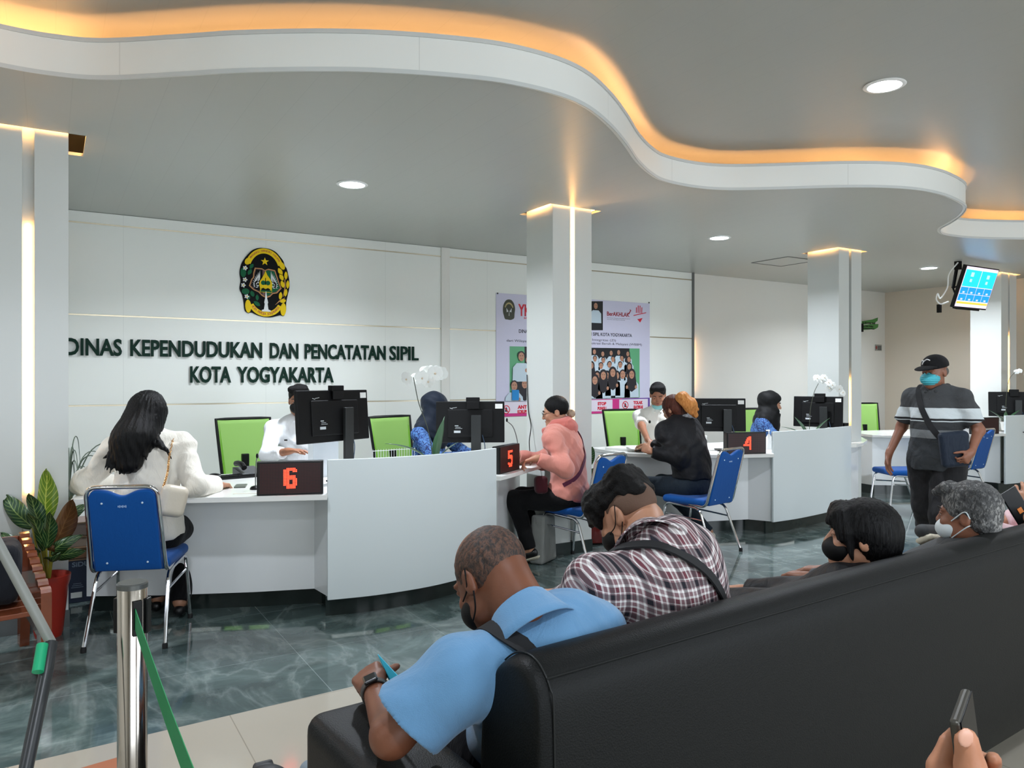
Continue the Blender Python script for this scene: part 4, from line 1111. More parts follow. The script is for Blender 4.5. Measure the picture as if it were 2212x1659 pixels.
# clerk in black headscarf, window 3/4
hv = Pd(1640, 880, 8.15); loc = (hv.x, hv.y, 0); rz = -143
J = seated(.48, .12, .165, .50, .15); J['neck'] = np.array((0, .07, 1.07)); J['shL'] = np.array((-.165, .05, .99)); J['shR'] = np.array((.165, .05, .99)); J['head'] = np.array((0, .115, 1.20))
setarm(J, 'R', (.06, .44, .82), (1, -.2, -1)); setarm(J, 'L', (-.1, .42, .82), (-1, -.2, -1))
p = clerk('person in black headscarf and blue batik, in profile left of the third column', loc, rz, J, SK1, (0, 10), BATIK, hands={'R': ((-.2, .9, 0), DOWN, .5, {}), 'L': ((.2, .9, 0), DOWN, .5, {})}, sleeve=('wrist', .9))
p.face(lids=.5); hijab(p, cloth('black_scarf', (7, 7, 8), 10, .3, .7, .1), seed=3)
# far clerk at right
hv = Pd(2083, 862, 11.3); loc = (hv.x, hv.y, 0); rz = TH*57.3-90+180-58
J = seated(.48, .06, .165, .50, .15); J['neck'] = np.array((0, .04, 1.06)); J['shL'] = np.array((-.165, .03, .98)); J['shR'] = np.array((.165, .03, .98)); J['head'] = np.array((0, .08, 1.195))
setarm(J, 'R', (.1, .42, .82), (1, -.2, -1)); setarm(J, 'L', (-.1, .42, .82), (-1, -.2, -1))
p = clerk('person in black headscarf far behind the walking man at the last counter', loc, rz+0, J, SK1, (20, 8), BATIK, res=.009, sleeve=('wrist', .9))
p.face(lids=.4); hijab(p, cloth('black_scarf', (13, 13, 15)), .008, seed=4)

# ---------------------------------------------------------------- clerk in white at window 4 (mask under the chin)
hv = Pd(1434, 870, 7.95); loc = (hv.x-.0, hv.y+.10, 0); rz = TH*57.3-90+180-8
J = seated(.48, .12, .20, .55, .16); J['neck'] = np.array((0, .06, 1.15)); J['shL'] = np.array((-.19, .06, 1.08)); J['shR'] = np.array((.19, .05, 1.075)); J['head'] = np.array((0, .10, 1.30)); J['mid'] = np.array((0, .0, .82))
setarm(J, 'R', loc_w(loc, rz, Pd(1400, 952, 7.42)), (1, -.3, -.5), .27, .25); setarm(J, 'L', loc_w(loc, rz, Pd(1412, 962, 7.35)), (-1, -.1, -.8), .28, .26)
p = clerk('person in white short-sleeved shirt with mask under chin, pointing at papers at window 4', loc, rz, J, SK2, (-4, 24), M_WSH2, res=.0065,
          hands={'R': ((-.5, .6, -.25), DOWN, [.15, .3, .4, .5], {}), 'L': ((.55, .5, -.1), DOWN, [.2, .3, .4, .4], {})}, sleeve=('elbow', .80))
p.face(lids=.8); p.part('hair', [p.he((0, -.020, .042), (.084, .100, .090)), p.hc((-.045, .055, .095), (.045, .06, .098), .034, .032, .03), p.he((0, .092, -.018), (.066, .07, .083), k=.012, mode='sub'), p.he((0, .04, -.1), (.1, .14, .085), k=.02, mode='sub'), p.he((.012, .098, .03), (.045, .05, .048), k=.012, mode='sub')], HAIRS, .004, curls(.0034, .8))
p.part('face_mask', [p.he((0, .060, -.100), (.058, .052, .034)), p.he((0, .05, -.085), (.05, .045, .03), k=0, mode='sub')], mat('pale_teal_mask', (136, 196, 196), .7), .005, label='pale teal mask pulled under the chin')
MB().sphere(J['neck']+np.array((.085, .085, -.13)), (.012, .006, .016)).build('badge', BLACKP, p.root, smooth=True)

# ---------------------------------------------------------------- woman in pink hoodie, window 5
loc = (3.53, 4.93, 0); rz = 42
J = seated(.45, .10, .17, .52, .16, .10)
J['neck'] = np.array((0, .085, 1.075)); J['mid'] = np.array((0, -.035, .82)); J['shL'] = np.array((-.175, .09, 1.00)); J['shR'] = np.array((.175, .07, 1.00)); J['head'] = np.array((.0, .10, 1.20))
setarm(J, 'L', loc_w(loc, rz, Pd(1158, 990, 5.75)), (-.5, -.5, -1), .27, .24); setarm(J, 'R', (.04, .43, .83), (.6, -.3, -1), .27, .24)
for q, x in (('L', -.10), ('R', .06)):
    J['kn'+q] = np.array((x*1.3, .40, .50)); J['an'+q] = np.array((x*1.2-.01, .28, .12)); J['to'+q] = J['an'+q]+np.array((0, .12, -.07))
p = Person('person in pink hoodie with glasses, seated in profile at sign 5', loc, rz, J, skin=SK1, head_R=(14, 14), w=.97, res=.006)
p.body({'L': ((.1, .9, -.25), DOWN, [.1, .5, .6, .7], {}), 'R': ((.1, .9, -.2), DOWN, .4, {})}); p.face()
M_PINK = cloth('pink_fleece', (206, 134, 120), 13, .5, .9, .3); M_PINK2 = cloth('pink_fleece_hood', (196, 108, 98), 13, .5, .9, .3)
HOOD = p.part('hoodie', p.torso(.034, k=.06)+[ell(J['pelvis']+np.array((0, -.01, .04)), (.19, .155, .09), None, .05)]+p.arm('L', .028, frac=.93, k=.05)+p.arm('R', .028, frac=.93, k=.05)+[('plane', cut((0, 0, .54), (0, .25, -1))[1], None, None, 0)], M_PINK, .0065, fold(.0085, .9, 2))
nk = J['neck']
p.part('hood', [cone(nk+np.array((-.085, .0, .02)), nk+np.array((.085, .0, .02)), .045, .045, .03), cone(nk+np.array((-.06, -.07, .02)), nk+np.array((.06, -.07, .02)), .05, .05, .04), cone(nk+np.array((0, -.08, .0)), nk+np.array((0, -.11, -.15)), .085, .045, .05), cone(nk+np.array((-.08, .03, .0)), nk+np.array((0, .10, -.03)), .03, .025, .02), cone(nk+np.array((.08, .03, .0)), nk+np.array((0, .10, -.03)), .03, .025, .02)], M_PINK2, .006, fold(.006, 1.2, 3))
p.part('hoodie_hem', [ell(J['pelvis']+np.array((0, -.01, -.005)), (.182, .15, .05), frame((0, -.2, 1), (1, 0, 0)), .02)], M_PINK2, .007)
p.part('trousers', p.leg('L', .016)+p.leg('R', .016)+[ell(J['pelvis']+np.array((0, 0, -.03)), (.18, .145, .09), None, .05)], cloth('black_trousers', (12, 12, 14)), .009, fold(.004, .9, 2))
p.part('hair', [p.he((0, -.016, .036), (.084, .100, .092)), p.he((0, .092, -.03), (.07, .07, .095), k=.012, mode='sub'), p.he((0, .03, -.11), (.1, .10, .07), k=.02, mode='sub')], HAIRB, .005, strands(.002, p.hp(0, 0, 0)[:2], 80))
p.part('hair_tie', [p.he((0, -.115, -.045), (.038, .034, .034))], mat('beige_scrunchie', (176, 150, 128), .8, bump=(60, .8, .01)), .004, curls(.004), label='beige scrunchie')
gl = MB()
for q in (-1, 1):
    gl.tube([p.hp(q*.031+.022*math.cos(a), .108-.004*abs(math.cos(a)), .0+.018*math.sin(a)) for a in [2*math.pi*k/16 for k in range(16)]], .0016, 6, closed=True)
    gl.tube([p.hp(q*.053, .105, .004), p.hp(q*.078, .05, .006), p.hp(q*.08, -.01, .002)], .0016, 6)
gl.tube([p.hp(-.009, .110, .003), p.hp(.009, .110, .003)], .0016, 6); gl.build('glasses', BLACKP, p.root, smooth=True)
M_PURP = cloth('purple_strap', (98, 44, 66), 40, .3)
s_ = J['shR']; p.strip_along('bag_strap', [nk+np.array((.11, .08, .05)), nk+np.array((.13, -.02, .055)), nk+np.array((.10, -.125, -.06)), np.array((-.0, -.185, .88)), np.array((-.13, -.13, .72)), np.array((-.215, -.01, .64))],
              [(.3, .3, 1), (.3, -.3, 1), (.5, -1, .3), (0, -1, .1), (-.5, -1, 0), (-1, -.2, 0)], .032, M_PURP, on=HOOD)
p.part('crossbody_bag', [rbox(np.array((-.14, .185, .63)), (.06, .05, .07), np.array(rot(0, .15, .4)), .03, 0)], cloth('maroon_bag', (70, 26, 34), 20, .3), .006, label='dark maroon bag at the hip')
for q in 'LR':
    a, t_ = J['an'+q], J['to'+q]; d = nrm((t_-a)*np.array((1, 1, 0)))
    p.part('shoe', [cone(a+d*-.04+np.array((0, 0, -.03)), a+d*.13+np.array((0, 0, -.075)), .036, .034, .02), cut((0, 0, .006), (0, 0, -1))], mat('black_shoe', (14, 14, 15)), .005)
    p.part('shoe_sole', [cone(a+d*-.065+np.array((0, 0, -.045)), a+d*.14+np.array((0, 0, -.095)), .034, .034, .01), cut((0, 0, .004), (0, 0, -1)), ('plane', cut(a+np.array((0, 0, -.072)), (d[0]*.35, d[1]*.35, 1))[1], None, None, 0)], mat('cream_sole', (206, 198, 178), .7), .005, label='cream shoe sole')
# grey tote between her feet
c = Pd(1188, 1120, 6.05)
o = MB().prism([(-.13, 0), (.13, 0), (.10, .36), (-.09, .38)], -.06, .06, axis=1).build('tote_bag', cloth('grey_canvas', (128, 130, 126), 8, .7), smooth=False, bevel=.02, seg=3)
o.location = (3.38, 5.06, .004); o.rotation_euler = (0, 0, .5); tag(o, 'grey cloth tote bag standing between the feet of the pink hoodie woman', 'bag')

# ---------------------------------------------------------------- woman in black jacket, window 4
loc = (4.82, 4.86, 0); rz = 10
J = seated(.45, .14, .185, .55, .15, .11)
J['neck'] = np.array((.01, .16, 1.08)); J['mid'] = np.array((0, .0, .84)); J['shL'] = np.array((-.18, .17, .995)); J['shR'] = np.array((.18, .13, .995)); J['head'] = np.array((-.005, .20, 1.195))
setarm(J, 'L', loc_w(loc, rz, Pd(1404, 974, 6.55)), (-.7, -.4, -1), .27, .25); setarm(J, 'R', (.12, .56, .84), (.8, -.3, -1), .27, .25)
J['knL'] = np.array((-.14, .43, .50)); J['anL'] = np.array((-.20, .34, .12)); J['toL'] = np.array((-.22, .46, .04))
J['anR'] = loc_w(loc, rz, Ph(1531, 1150, .07)); J['knR'] = np.array((.12, .42, .50)); J['toR'] = J['anR']+np.array((.0, .12, -.03))
p = Person('person in black jacket with ginger ponytail, seated at sign 4', loc, rz, J, skin=SK1, head_R=(0, 22, -4), w=1.0, res=.0065)
p.body({'L': ((.05, .8, .25), (1, 0, -.3), [.7, .8, .9, 1.0], {}), 'R': ((-.2, .9, 0), DOWN, .4, {})})
M_BJ = cloth('black_jacket', (24, 24, 27), 11, .5, .55, .1)
p.part('jacket', p.torso(.042, k=.07)+p.arm('L', .032, frac=.92, k=.06)+p.arm('R', .032, frac=.92, k=.06)+[cone(J['neck']-np.array((0, .02, .02)), J['neck']+np.array((0, .01, .04)), .075, .07, .03), ('plane', cut((0, 0, .60), (0, 0, -1))[1], None, None, 0)], M_BJ, .0065, fold(.009, .8, 5))
p.part('jeans', p.leg('L', .018)+p.leg('R', .018)+[ell(J['pelvis']+np.array((0, .0, 0)), (.195, .155, .13), None, .05)], cloth('dark_jeans', (30, 40, 50), 16, .4), .008, fold(.004, .9, 2))
for q in 'LR':
    a, t_ = J['an'+q], J['to'+q]; d = nrm((t_-a)*np.array((1, 1, 0)))
    p.part('shoe', [cone(a+d*-.03+np.array((0, 0, -.03)), a+d*.14+np.array((0, 0, -.04)), .036, .034, .02), cut((0, 0, .006), (0, 0, -1))], mat('off_white_shoe', (196, 190, 178), .6), .005)
HB = hairmat('reddish_brown_hair', (52, 28, 22), (112, 62, 48)); HG = hairmat('ginger_hair', (176, 104, 46), (224, 160, 92), (50, 50, 6), .5)
p.part('hair', [p.he((0, -.014, .034), (.087, .104, .094)), p.hc((.05, -.06, -.02), (.03, -.05, -.10), .05, .03, .03), p.hc((-.03, -.06, -.02), (-.01, -.05, -.11), .05, .035, .03), p.hc((-.06, .02, -.02), (-.05, .02, -.09), .025, .018, .02), p.he((0, .092, -.03), (.066, .07, .09), k=.012, mode='sub')], HB, .005, strands(.0035, p.hp(0, 0, 0)[:2], 60))
Hh = p.H; 
# ponytail tied at the back right, falling over the collar
tl = [p.hc((-.01, -.09, .065), (-.02, -.145, .055), .028, .045, .02), p.hc((-.02, -.145, .055), (.0, -.180, -.03), .050, .056, .03), p.hc((.0, -.180, -.03), (.035, -.165, -.12), .054, .026, .03), p.hc((-.02, -.16, .0), (-.02, -.17, -.10), .045, .014, .02), p.hc((.03, -.18, .0), (.075, -.18, -.08), .040, .014, .02), p.hc((.01, -.17, -.06), (.03, -.175, -.15), .035, .008, .02)]
p.part('ponytail', tl, HG, .0045, lambda P: .004*np.sin(95*(P[0]+P[1]*.3)+3*np.sin(22*P[2]))+.002*np.sin(190*P[0]), label='ginger dyed ponytail')

# ---------------------------------------------------------------- man walking with cap
vW = Pd(2024, 900, 5.8); loc = (vW.x, vW.y, 0); vdir = math.degrees(TH)-math.degrees(math.atan((2024-1106)/FPX))
rz = vdir+180-90-22
J = {'pelvis': (0, 0, .90), 'mid': (0, .02, 1.12), 'neck': (0, .0, 1.385), 'shL': (-.178, .0, 1.318), 'shR': (.178, .0, 1.318), 'head': (.0, .045, 1.515),
     'hipL': (-.09, 0, .84), 'hipR': (.09, 0, .84), 'knL': (-.10, .14, .46), 'anL': (-.11, .10, .085), 'toL': (-.12, .25, .04), 'knR': (.09, -.02, .47), 'anR': (.09, -.20, .11), 'toR': (.10, -.06, .04)}
J = {k: np.array(v, float) for k, v in J.items()}
J['elR'] = np.array((.275, -.03, 1.085)); J['wrR'] = np.array((.315, .10, .875)); J['elL'] = np.array((-.275, -.04, 1.08)); J['wrL'] = np.array((-.285, .135, .93))
p = Person('person walking in black cap, teal mask and striped polo shirt with crossbody bag', loc, rz, J, skin=SK4, head_R=(-10, 6), w=1.02, belly=.03, res=.0065)
p.body({'R': ((.05, .15, -.95), (-1, 0, 0), .25, {}), 'L': ((.15, .65, -.6), (1, -.1, -.1), [.9, 1.0, 1.1, 1.2], {'thumb': .9})}); p.face(lids=.5, lip=False)
def polo():
    t = NT('striped_polo'); v = t.coord(); x, y, z = t.sep(v)
    st = [(0, (46, 50, 54)), (.865, (46, 50, 54)), (1.025, (112, 116, 118)), (1.085, (44, 46, 48)), (1.150, (196, 204, 206)), (1.162, (24, 24, 26)), (1.176, (196, 204, 206)), (1.252, (58, 60, 62)), (1.5, (58, 60, 62))]
    zz = t.math('ADD', z, t.math('MULTIPLY', t.noise(v, 6, 2), .012))
    col = t.ramp(t.math('DIVIDE', zz, 2), [(max(0, (s_[0]-.006)/2), s_[1]) for s_ in st], 'CONSTANT')
    t.set(col, .85); t.bump(t.noise(v, 13, 3, .6, 1), .4, .02); return t.m
M_POLO = polo()
PS = p.part('polo_shirt', p.torso(.024, k=.05)+[ell(J['pelvis']+np.array((0, .015, -.01)), (.185, .15, .14), None, .05), ell(np.array((0, .012, .83)), (.192, .158, .24), None, .05)]+p.arm('L', .024, 'elbow', .80, k=.04)+p.arm('R', .024, 'elbow', .80, k=.04)+[('plane', cut((0, 0, .775), (0, 0, -1))[1], None, None, 0)], M_POLO, .0065, fold(.006, .9, 4))
M_POLOD = mat('dark_polo_collar', (48, 50, 52), .85)
nk = J['neck']
p.part('collar', [cone(nk+np.array((-.05, -.04, .02)), nk+np.array((.05, -.04, .02)), .022, .022, .01), cone(nk+np.array((-.065, -.03, .02)), nk+np.array((-.035, .100, -.02)), .024, .018, .01), cone(nk+np.array((.065, -.03, .02)), nk+np.array((.035, .100, -.02)), .024, .018, .01)], M_POLOD, .005)
for z_ in (-.075, -.115): MB().sphere(nk+np.array((0, .128, z_)), .006, None, 8, 6).build('button', BLACKP, p.root, smooth=True)
p.part('trousers', p.leg('L', .038, wide=1.3)+p.leg('R', .038, wide=1.3)+[ell(np.array((0, 0, .86)), (.175, .135, .12), None, .05)], cloth('charcoal_trousers', (34, 34, 36), 14, .4), .009, fold(.006, .8, 6))
for q in 'LR':
    a, t_ = J['an'+q], J['to'+q]; d = nrm((t_-a)*np.array((1, 1, 0)))
    p.part('shoe', [cone(a+d*-.03+np.array((0, 0, -.03)), a+d*.15+np.array((0, 0, -.045)), .042, .038, .02), cut((0, 0, .006), (0, 0, -1))], mat('black_shoe', (14, 14, 15)), .006)
M_CAP = cloth('black_cap', (16, 16, 18), 20, .2, .8, .1)
cap = p.part('cap', [p.he((0, -.012, .052), (.090, .106, .082)), ('plane', cut(p.hp(0, 0, .034), p.H @ np.array((0, -.12, -1)))[1], None, None, 0)], M_CAP, .004)
p.part('cap_brim', [p.he((0, .125, .040), (.068, .062, .010), R=rot(-.22, 0, 0), k=.005), p.he((0, .085, .041), (.076, .04, .010), R=rot(-.1, 0, 0), k=.01)], M_CAP, .0035, parent=cap)
MB().tube(spline([p.hp(-.025, .084, .095), p.hp(-.005, .092, .104), p.hp(.018, .090, .092), p.hp(.036, .082, .095), p.hp(.05, .074, .085)], 5), .004, 6).tube(spline([p.hp(.018, .090, .092), p.hp(.03, .090, .078), p.hp(.036, .088, .066)], 4), .0035, 6).build('cap_emblem', mat('white_thread', (222, 222, 222), .7), cap, smooth=True)
p.part('grey_hair', [p.he((0, -.03, .0), (.080, .082, .055)), p.he((0, .10, -.02), (.10, .09, .09), k=.01, mode='sub')], mat('grey_hair_short', (92, 88, 84), .8), .005)
M_MASK = mat('teal_mask', (70, 176, 190), .7, bump=(40, .3, .004))
p.part('face_mask', [p.he((0, .052, -.046), (.067, .084, .056)), p.he((0, .035, -.046), (.0605, .066, .062), k=0, mode='sub'), ('plane', cut(p.hp(0, .03, 0), p.H @ np.array((0, -1, 0)))[1], None, None, 0)], M_MASK, .004, lambda P: .0018*np.sin(420*(P[2])), label='teal surgical mask')
M_STRAP = mat('black_webbing', (20, 21, 24), .8)
p.strip_along('bag_strap', [nk+np.array((.105, -.10, .0)), nk+np.array((.10, .0, .045)), nk+np.array((.085, .115, -.06)), np.array((.0, .185, 1.16)), np.array((-.085, .195, 1.04)), np.array((-.17, .16, .95)), np.array((-.215, .08, .9))],
              [(0, -.5, 1), (.1, .2, 1), (.1, 1, .5), (0, 1, .2), (-.2, 1, .1), (-.6, 1, 0), (-1, .4, 0)], .042, M_STRAP, on=PS)
p.part('crossbody_bag', [rbox(np.array((-.195, .185, .95)), (.10, .035, .13), np.array(rot(0, .12, .75)), .03, 0), cone((-.13, .215, 1.03), (-.25, .14, 1.05), .02, .02, .02)], cloth('navy_bag', (28, 38, 52), 18, .4, .6), .006, label='dark navy crossbody bag')

# ================================================================ waiting area: sofa and the people on it
SA = math.radians(3.75); SO = Vector((.81, 1.22, 0))
def sl(x, y, z=0): return Vector((SO.x+x*math.cos(SA)-y*math.sin(SA), SO.y+x*math.sin(SA)+y*math.cos(SA), z))
def leather():
    t = NT('grey_leather'); v = t.coord(); vo = t.node('ShaderNodeTexVoronoi'); t.L(v, vo.inputs['Vector']); vo.inputs['Scale'].default_value = 260
    t.set(t.mix(t.noise(v, 3, 4), (12, 14, 14), (9, 11, 11)), .5, spec=.2); t.bump(t.math('ADD', vo.outputs['Distance'], t.math('MULTIPLY', t.noise(v, 7, 3), 2.0)), .22, .002); return t.m
M_LEA = leather()
t = thing('waiting_sofa', 'long dark grey leather sofa seen from behind, running to the right edge', 'sofa', (SO.x, SO.y, 0), SA)
prof = [(0.0, .10), (-.005, .5), (.0, .80), (.012, .850), (.045, .885), (.085, .897), (.135, .885), (.19, .84), (.225, .77), (.24, .62), (.235, .10)]
n = len(prof); vs_ = []; fs = []; xs_ = [0, .004, .016, .035, .06]+[.06+i*.42 for i in range(1, 11)]
ins = [.040, .022, .010, .004, .002]+[0]*10
cy_, cz_ = .115, .5
for x, q in zip(xs_, ins):
    for (y, z) in prof:
        d = Vector((y-cy_, z-cz_)); L_ = d.length; d = d*(1-q/max(L_, .1)); vs_.append((x, cy_+d.x, cz_+d.y))
m_ = len(xs_)
for i in range(m_-1):
    for k in range(n): fs.append((i*n+k, i*n+(k+1) % n, (i+1)*n+(k+1) % n, (i+1)*n+k))
fs += [tuple(range(n)), tuple((m_-1)*n+k for k in reversed(range(n)))]
o = MB().add(vs_, fs).build('backrest', M_LEA, t, smooth=True, angle=60)
sb = o.modifiers.new('smooth', 'SUBSURF'); sb.levels = 2; sb.render_levels = 2
seam = [(.034, cy_+(y-cy_)*.975, cz_+(z-cz_)*.984) for y, z in prof[:10]]
MB().tube(spline(seam, 6), .0020, 8).build('piping', mat('leather_piping', (28, 30, 30), .45, spec=.25), t, smooth=True)
MB().tube(spline([(x, .020, .862) for x in (.03, .5, 1.0, 1.6, 2.2, 3.2, 4.24)], 6), .0012, 6).build('seam', mat('leather_piping', (28, 30, 30), .45, spec=.25), t, smooth=True)
for k in range(6):
    sdf_mesh('seat_cushion', [rbox((.39+.70*k, .47, .40), (.345, .27, .065), None, .035, 0)], .012, M_LEA, t)
MB().box((2.1, .46, .22), (2.08, .24, .12)).build('base', M_LEA, t, bevel=.02)
# armrest: top slopes gently, rounded
sdf_mesh('armrest', [rbox((-.11, .36, .34), (.115, .33, .285), None, .045, 0), cut((0, .3, .625), (.0, .02, 1))], .012, M_LEA, t)
for x in (-.1, 1.4, 2.8):
    for y in (.08, .62): MB().box((x, y, .05), (.03, .03, .05)).build('leg', BLACKP, t)

def rel(loc, rz, v): return loc_w(loc, rz, v)
# ---- man in light blue polo
lo = sl(.30, .42); loc = (lo.x, lo.y, 0); rz = 8
J = seated(.44, .1, .20, .5, .15, .11); nk = Pd(1150, 1378, 1.74); hd = Pd(1060, 1246, 1.86)
J['pelvis'] = np.array((0, .0, .53)); J['neck'] = rel(loc, rz, nk); J['mid'] = (J['pelvis']+J['neck'])/2+np.array((0, -.10, .01)); J['head'] = rel(loc, rz, hd)
J['shL'] = J['neck']+np.array((-.18, .035, -.05)); J['shR'] = J['neck']+np.array((.18, -.0, -.03))
J['wrL'] = rel(loc, rz, Pd(806, 1484, 1.88)); J['elL'] = rel(loc, rz, Pd(846, 1590, 1.63))
setarm(J, 'R', J['wrL']+np.array((.22, .04, -.06)), (1, -.3, -1), .28, .25)
for q, x in (('L', -.12), ('R', .10)): J['hip'+q] = np.array((x*.8, .03, .52)); J['kn'+q] = np.array((x*1.1, .46, .50)); J['an'+q] = np.array((x*1.2, .50, .09)); J['to'+q] = np.array((x*1.3, .65, .04))
ft = rel(loc, rz, Ph(668, 1664, .03)); J['toL'] = ft; J['anL'] = ft+np.array((.015, -.14, .06)); J['knL'] = ik(J['hipL'], J['anL'], .44, .43, (0, .2, 1))
p = Person('person in light blue polo with balding head bowed over his phone, left end of sofa', loc, rz, J, skin=SK3, head_R=(4, 38, 2), w=1.08, hs=1.03, belly=.03, res=.005)
p.extra = [cone(J['neck']+np.array((0, -.035, -.01)), p.hp(0, -.055, -.03), .062, .055, .03)]
p.body({'L': ((.25, .85, .05), (.6, .2, -1), [.5, .6, .6, .7], {'s': 1.05}), 'R': ((-.7, .5, -.2), (0, .3, -1), .5, {})}, res=.0055)
M_LB = cloth('light_blue_pique', (98, 142, 180), 9, .38, .9, .25, weave=420)
BP = p.part('polo_shirt', p.torso(.026, k=.05)+p.arm('R', .034, 'elbow', .80, k=.05)+p.arm('L', .040, 'elbow', .74, k=.05), M_LB, .0055, fold(.007, .75, 7))
nk_ = J['neck']; collar_ring(p, M_LB)
p.part('trousers', p.leg('L', .02)+p.leg('R', .02)+[ell(J['pelvis'], (.19, .14, .11), None, .05)], cloth('dark_trousers', (20, 20, 26)), .012)
# receding hair: thin cap around the sides and the back, bald crown
def thin_hair():
    t = NT('thinning_hair'); v = t.coord(); f = t.noise(t.map(v, (1, 1, .5)), 120, 4, .7, .5)
    t.set(t.ramp(f, [(.42, (34, 26, 22)), (.62, (94, 62, 46))]), .6); t.bump(f, .8, .004); return t.m
p.part('hair', [p.he((0, -.016, .026), (.0795, .0960, .0885)), p.he((0, .045, .105), (.058, .075, .045), k=.03, mode='sub'), p.he((0, .105, -.02), (.10, .07, .12), k=.015, mode='sub'), p.he((0, .0, -.105), (.11, .13, .055), k=.02, mode='sub'),
                p.he((-.085, .0, -.01), (.02, .03, .04), k=.008, mode='sub'), p.he((.085, .0, -.01), (.02, .03, .04), k=.008, mode='sub')], thin_hair(), .0045, curls(.0013, 1.6))
p.face()
mk = p.part('face_mask', [p.he((0, .048, -.055), (.068, .070, .052)), p.he((0, .03, -.055), (.060, .062, .060), k=0, mode='sub'), ('plane', cut(p.hp(0, .02, 0), p.H @ np.array((0, -1, 0)))[1], None, None, 0)], BLACKM, .005, label='black face mask')
for z_, z2 in ((.022, -.018), (-.034, -.075)): MB().tube(spline([p.hp(-.086, -.026, z_), p.hp(-.080, .0, z2*.9), p.hp(-.066, .048, z2-.01)], 6), .0022, 6).build('ear_loop', BLACKM, mk, smooth=True)
# strap over the shoulder
p.strip_along('bag_strap', [nk_+np.array((-.05, .10, -.06)), nk_+np.array((-.085, .045, .005)), nk_+np.array((-.085, -.035, .005)), nk_+np.array((-.02, -.115, -.06)), nk_+np.array((.08, -.155, -.18)), nk_+np.array((.13, -.16, -.28))],
              [(-.3, 1, .5), (-.3, .3, 1), (-.3, -.4, 1), (-.1, -1, .5), (0, -1, .2), (.1, -1, 0)], .042, M_STRAP, t=.005, on=BP)
p.part('shoe', [cone(J['anL']+np.array((.0, -.03, -.03)), J['toL']+np.array((0, 0, .0)), .040, .036, .02), cut((0, 0, .004), (0, 0, -1))], mat('grey_trainer', (120, 132, 140), .6), .006)
p.part('shoe', [cone(J['anR']+np.array((.0, -.03, -.03)), J['toR'], .040, .036, .02), cut((0, 0, .004), (0, 0, -1))], mat('grey_trainer', (120, 132, 140), .6), .008)
# wrist watch
wr, el = J['wrL'], J['elL']; d = nrm(wr-el); c = wr-d*.035; up = nrm(np.array((-.45, -.2, 1))-d*(d @ np.array((-.45, -.2, 1)))); sd = np.cross(d, up)
b = MB(); ring = [Vector(c+up*.031*math.cos(a)+sd*.031*math.sin(a)) for a in [2*math.pi*k/24 for k in range(24)]]
for q in ring: pass
vs_ = []; fs = []
for k in range(28):
    a = 2*math.pi*k/28
    for o_, r_ in ((-.011, .0315), (.011, .0315), (.011, .0345), (-.011, .0345)): vs_.append(Vector(c+d*o_+(up*math.cos(a)+sd*math.sin(a))*r_))
for k in range(28):
    k2 = (k+1) % 28
    for q in range(4): fs.append((k*4+q, k*4+(q+1) % 4, k2*4+(q+1) % 4, k2*4+q))
w_ = MB().add(vs_, fs).build('watch_strap', mat('watch_strap', (58, 56, 54), .5), p.root, smooth=True, angle=50)
Rw = Matrix(np.stack([sd, d, up], 1).tolist()); cc = Vector(c+up*.038)
MB().box(cc, (.017, .020, .005), Rw).build('watch_case', mat('watch_case', (34, 34, 36), .2, .4), w_, bevel=.004)
# phone / turquoise folded paper in his hands
hd_w = Pd(850, 1458, 1.92)
o = MB().add([Pd(817, 1413, 1.98), Pd(886, 1487, 1.78), Pd(862, 1502, 1.82), Pd(846, 1480, 1.90)], [(0, 1, 2, 3)]).build('folded_card', mat('turquoise_card', (22, 160, 190), .6)); thick(o, .002)
tag(o, 'turquoise folded card held by the man in light blue', 'card')
o = MB().add([Pd(836, 1470, 1.93), Pd(864, 1500, 1.82), Pd(856, 1512, 1.80), Pd(838, 1500, 1.86)], [(0, 1, 2, 3)]).build('paper_tissue', PAPER); thick(o, .006)
tag(o, 'white crumpled paper in the hand of the man in light blue', 'paper')
# small dark thing over his shoulder (phone of strap bag) by the shoulder edge
MB().tube(spline([Pd(928, 1418, 1.80), Pd(945, 1408, 1.81), Pd(965, 1402, 1.82)], 4), .010, 8).build('strap_buckle', BLACKP, None, smooth=True)
o = bpy.data.objects['strap_buckle']; o.parent = p.root; o.matrix_parent_inverse = (Matrix.Translation(Vector(loc)) @ Matrix.Rotation(math.radians(rz), 4, 'Z')).inverted()

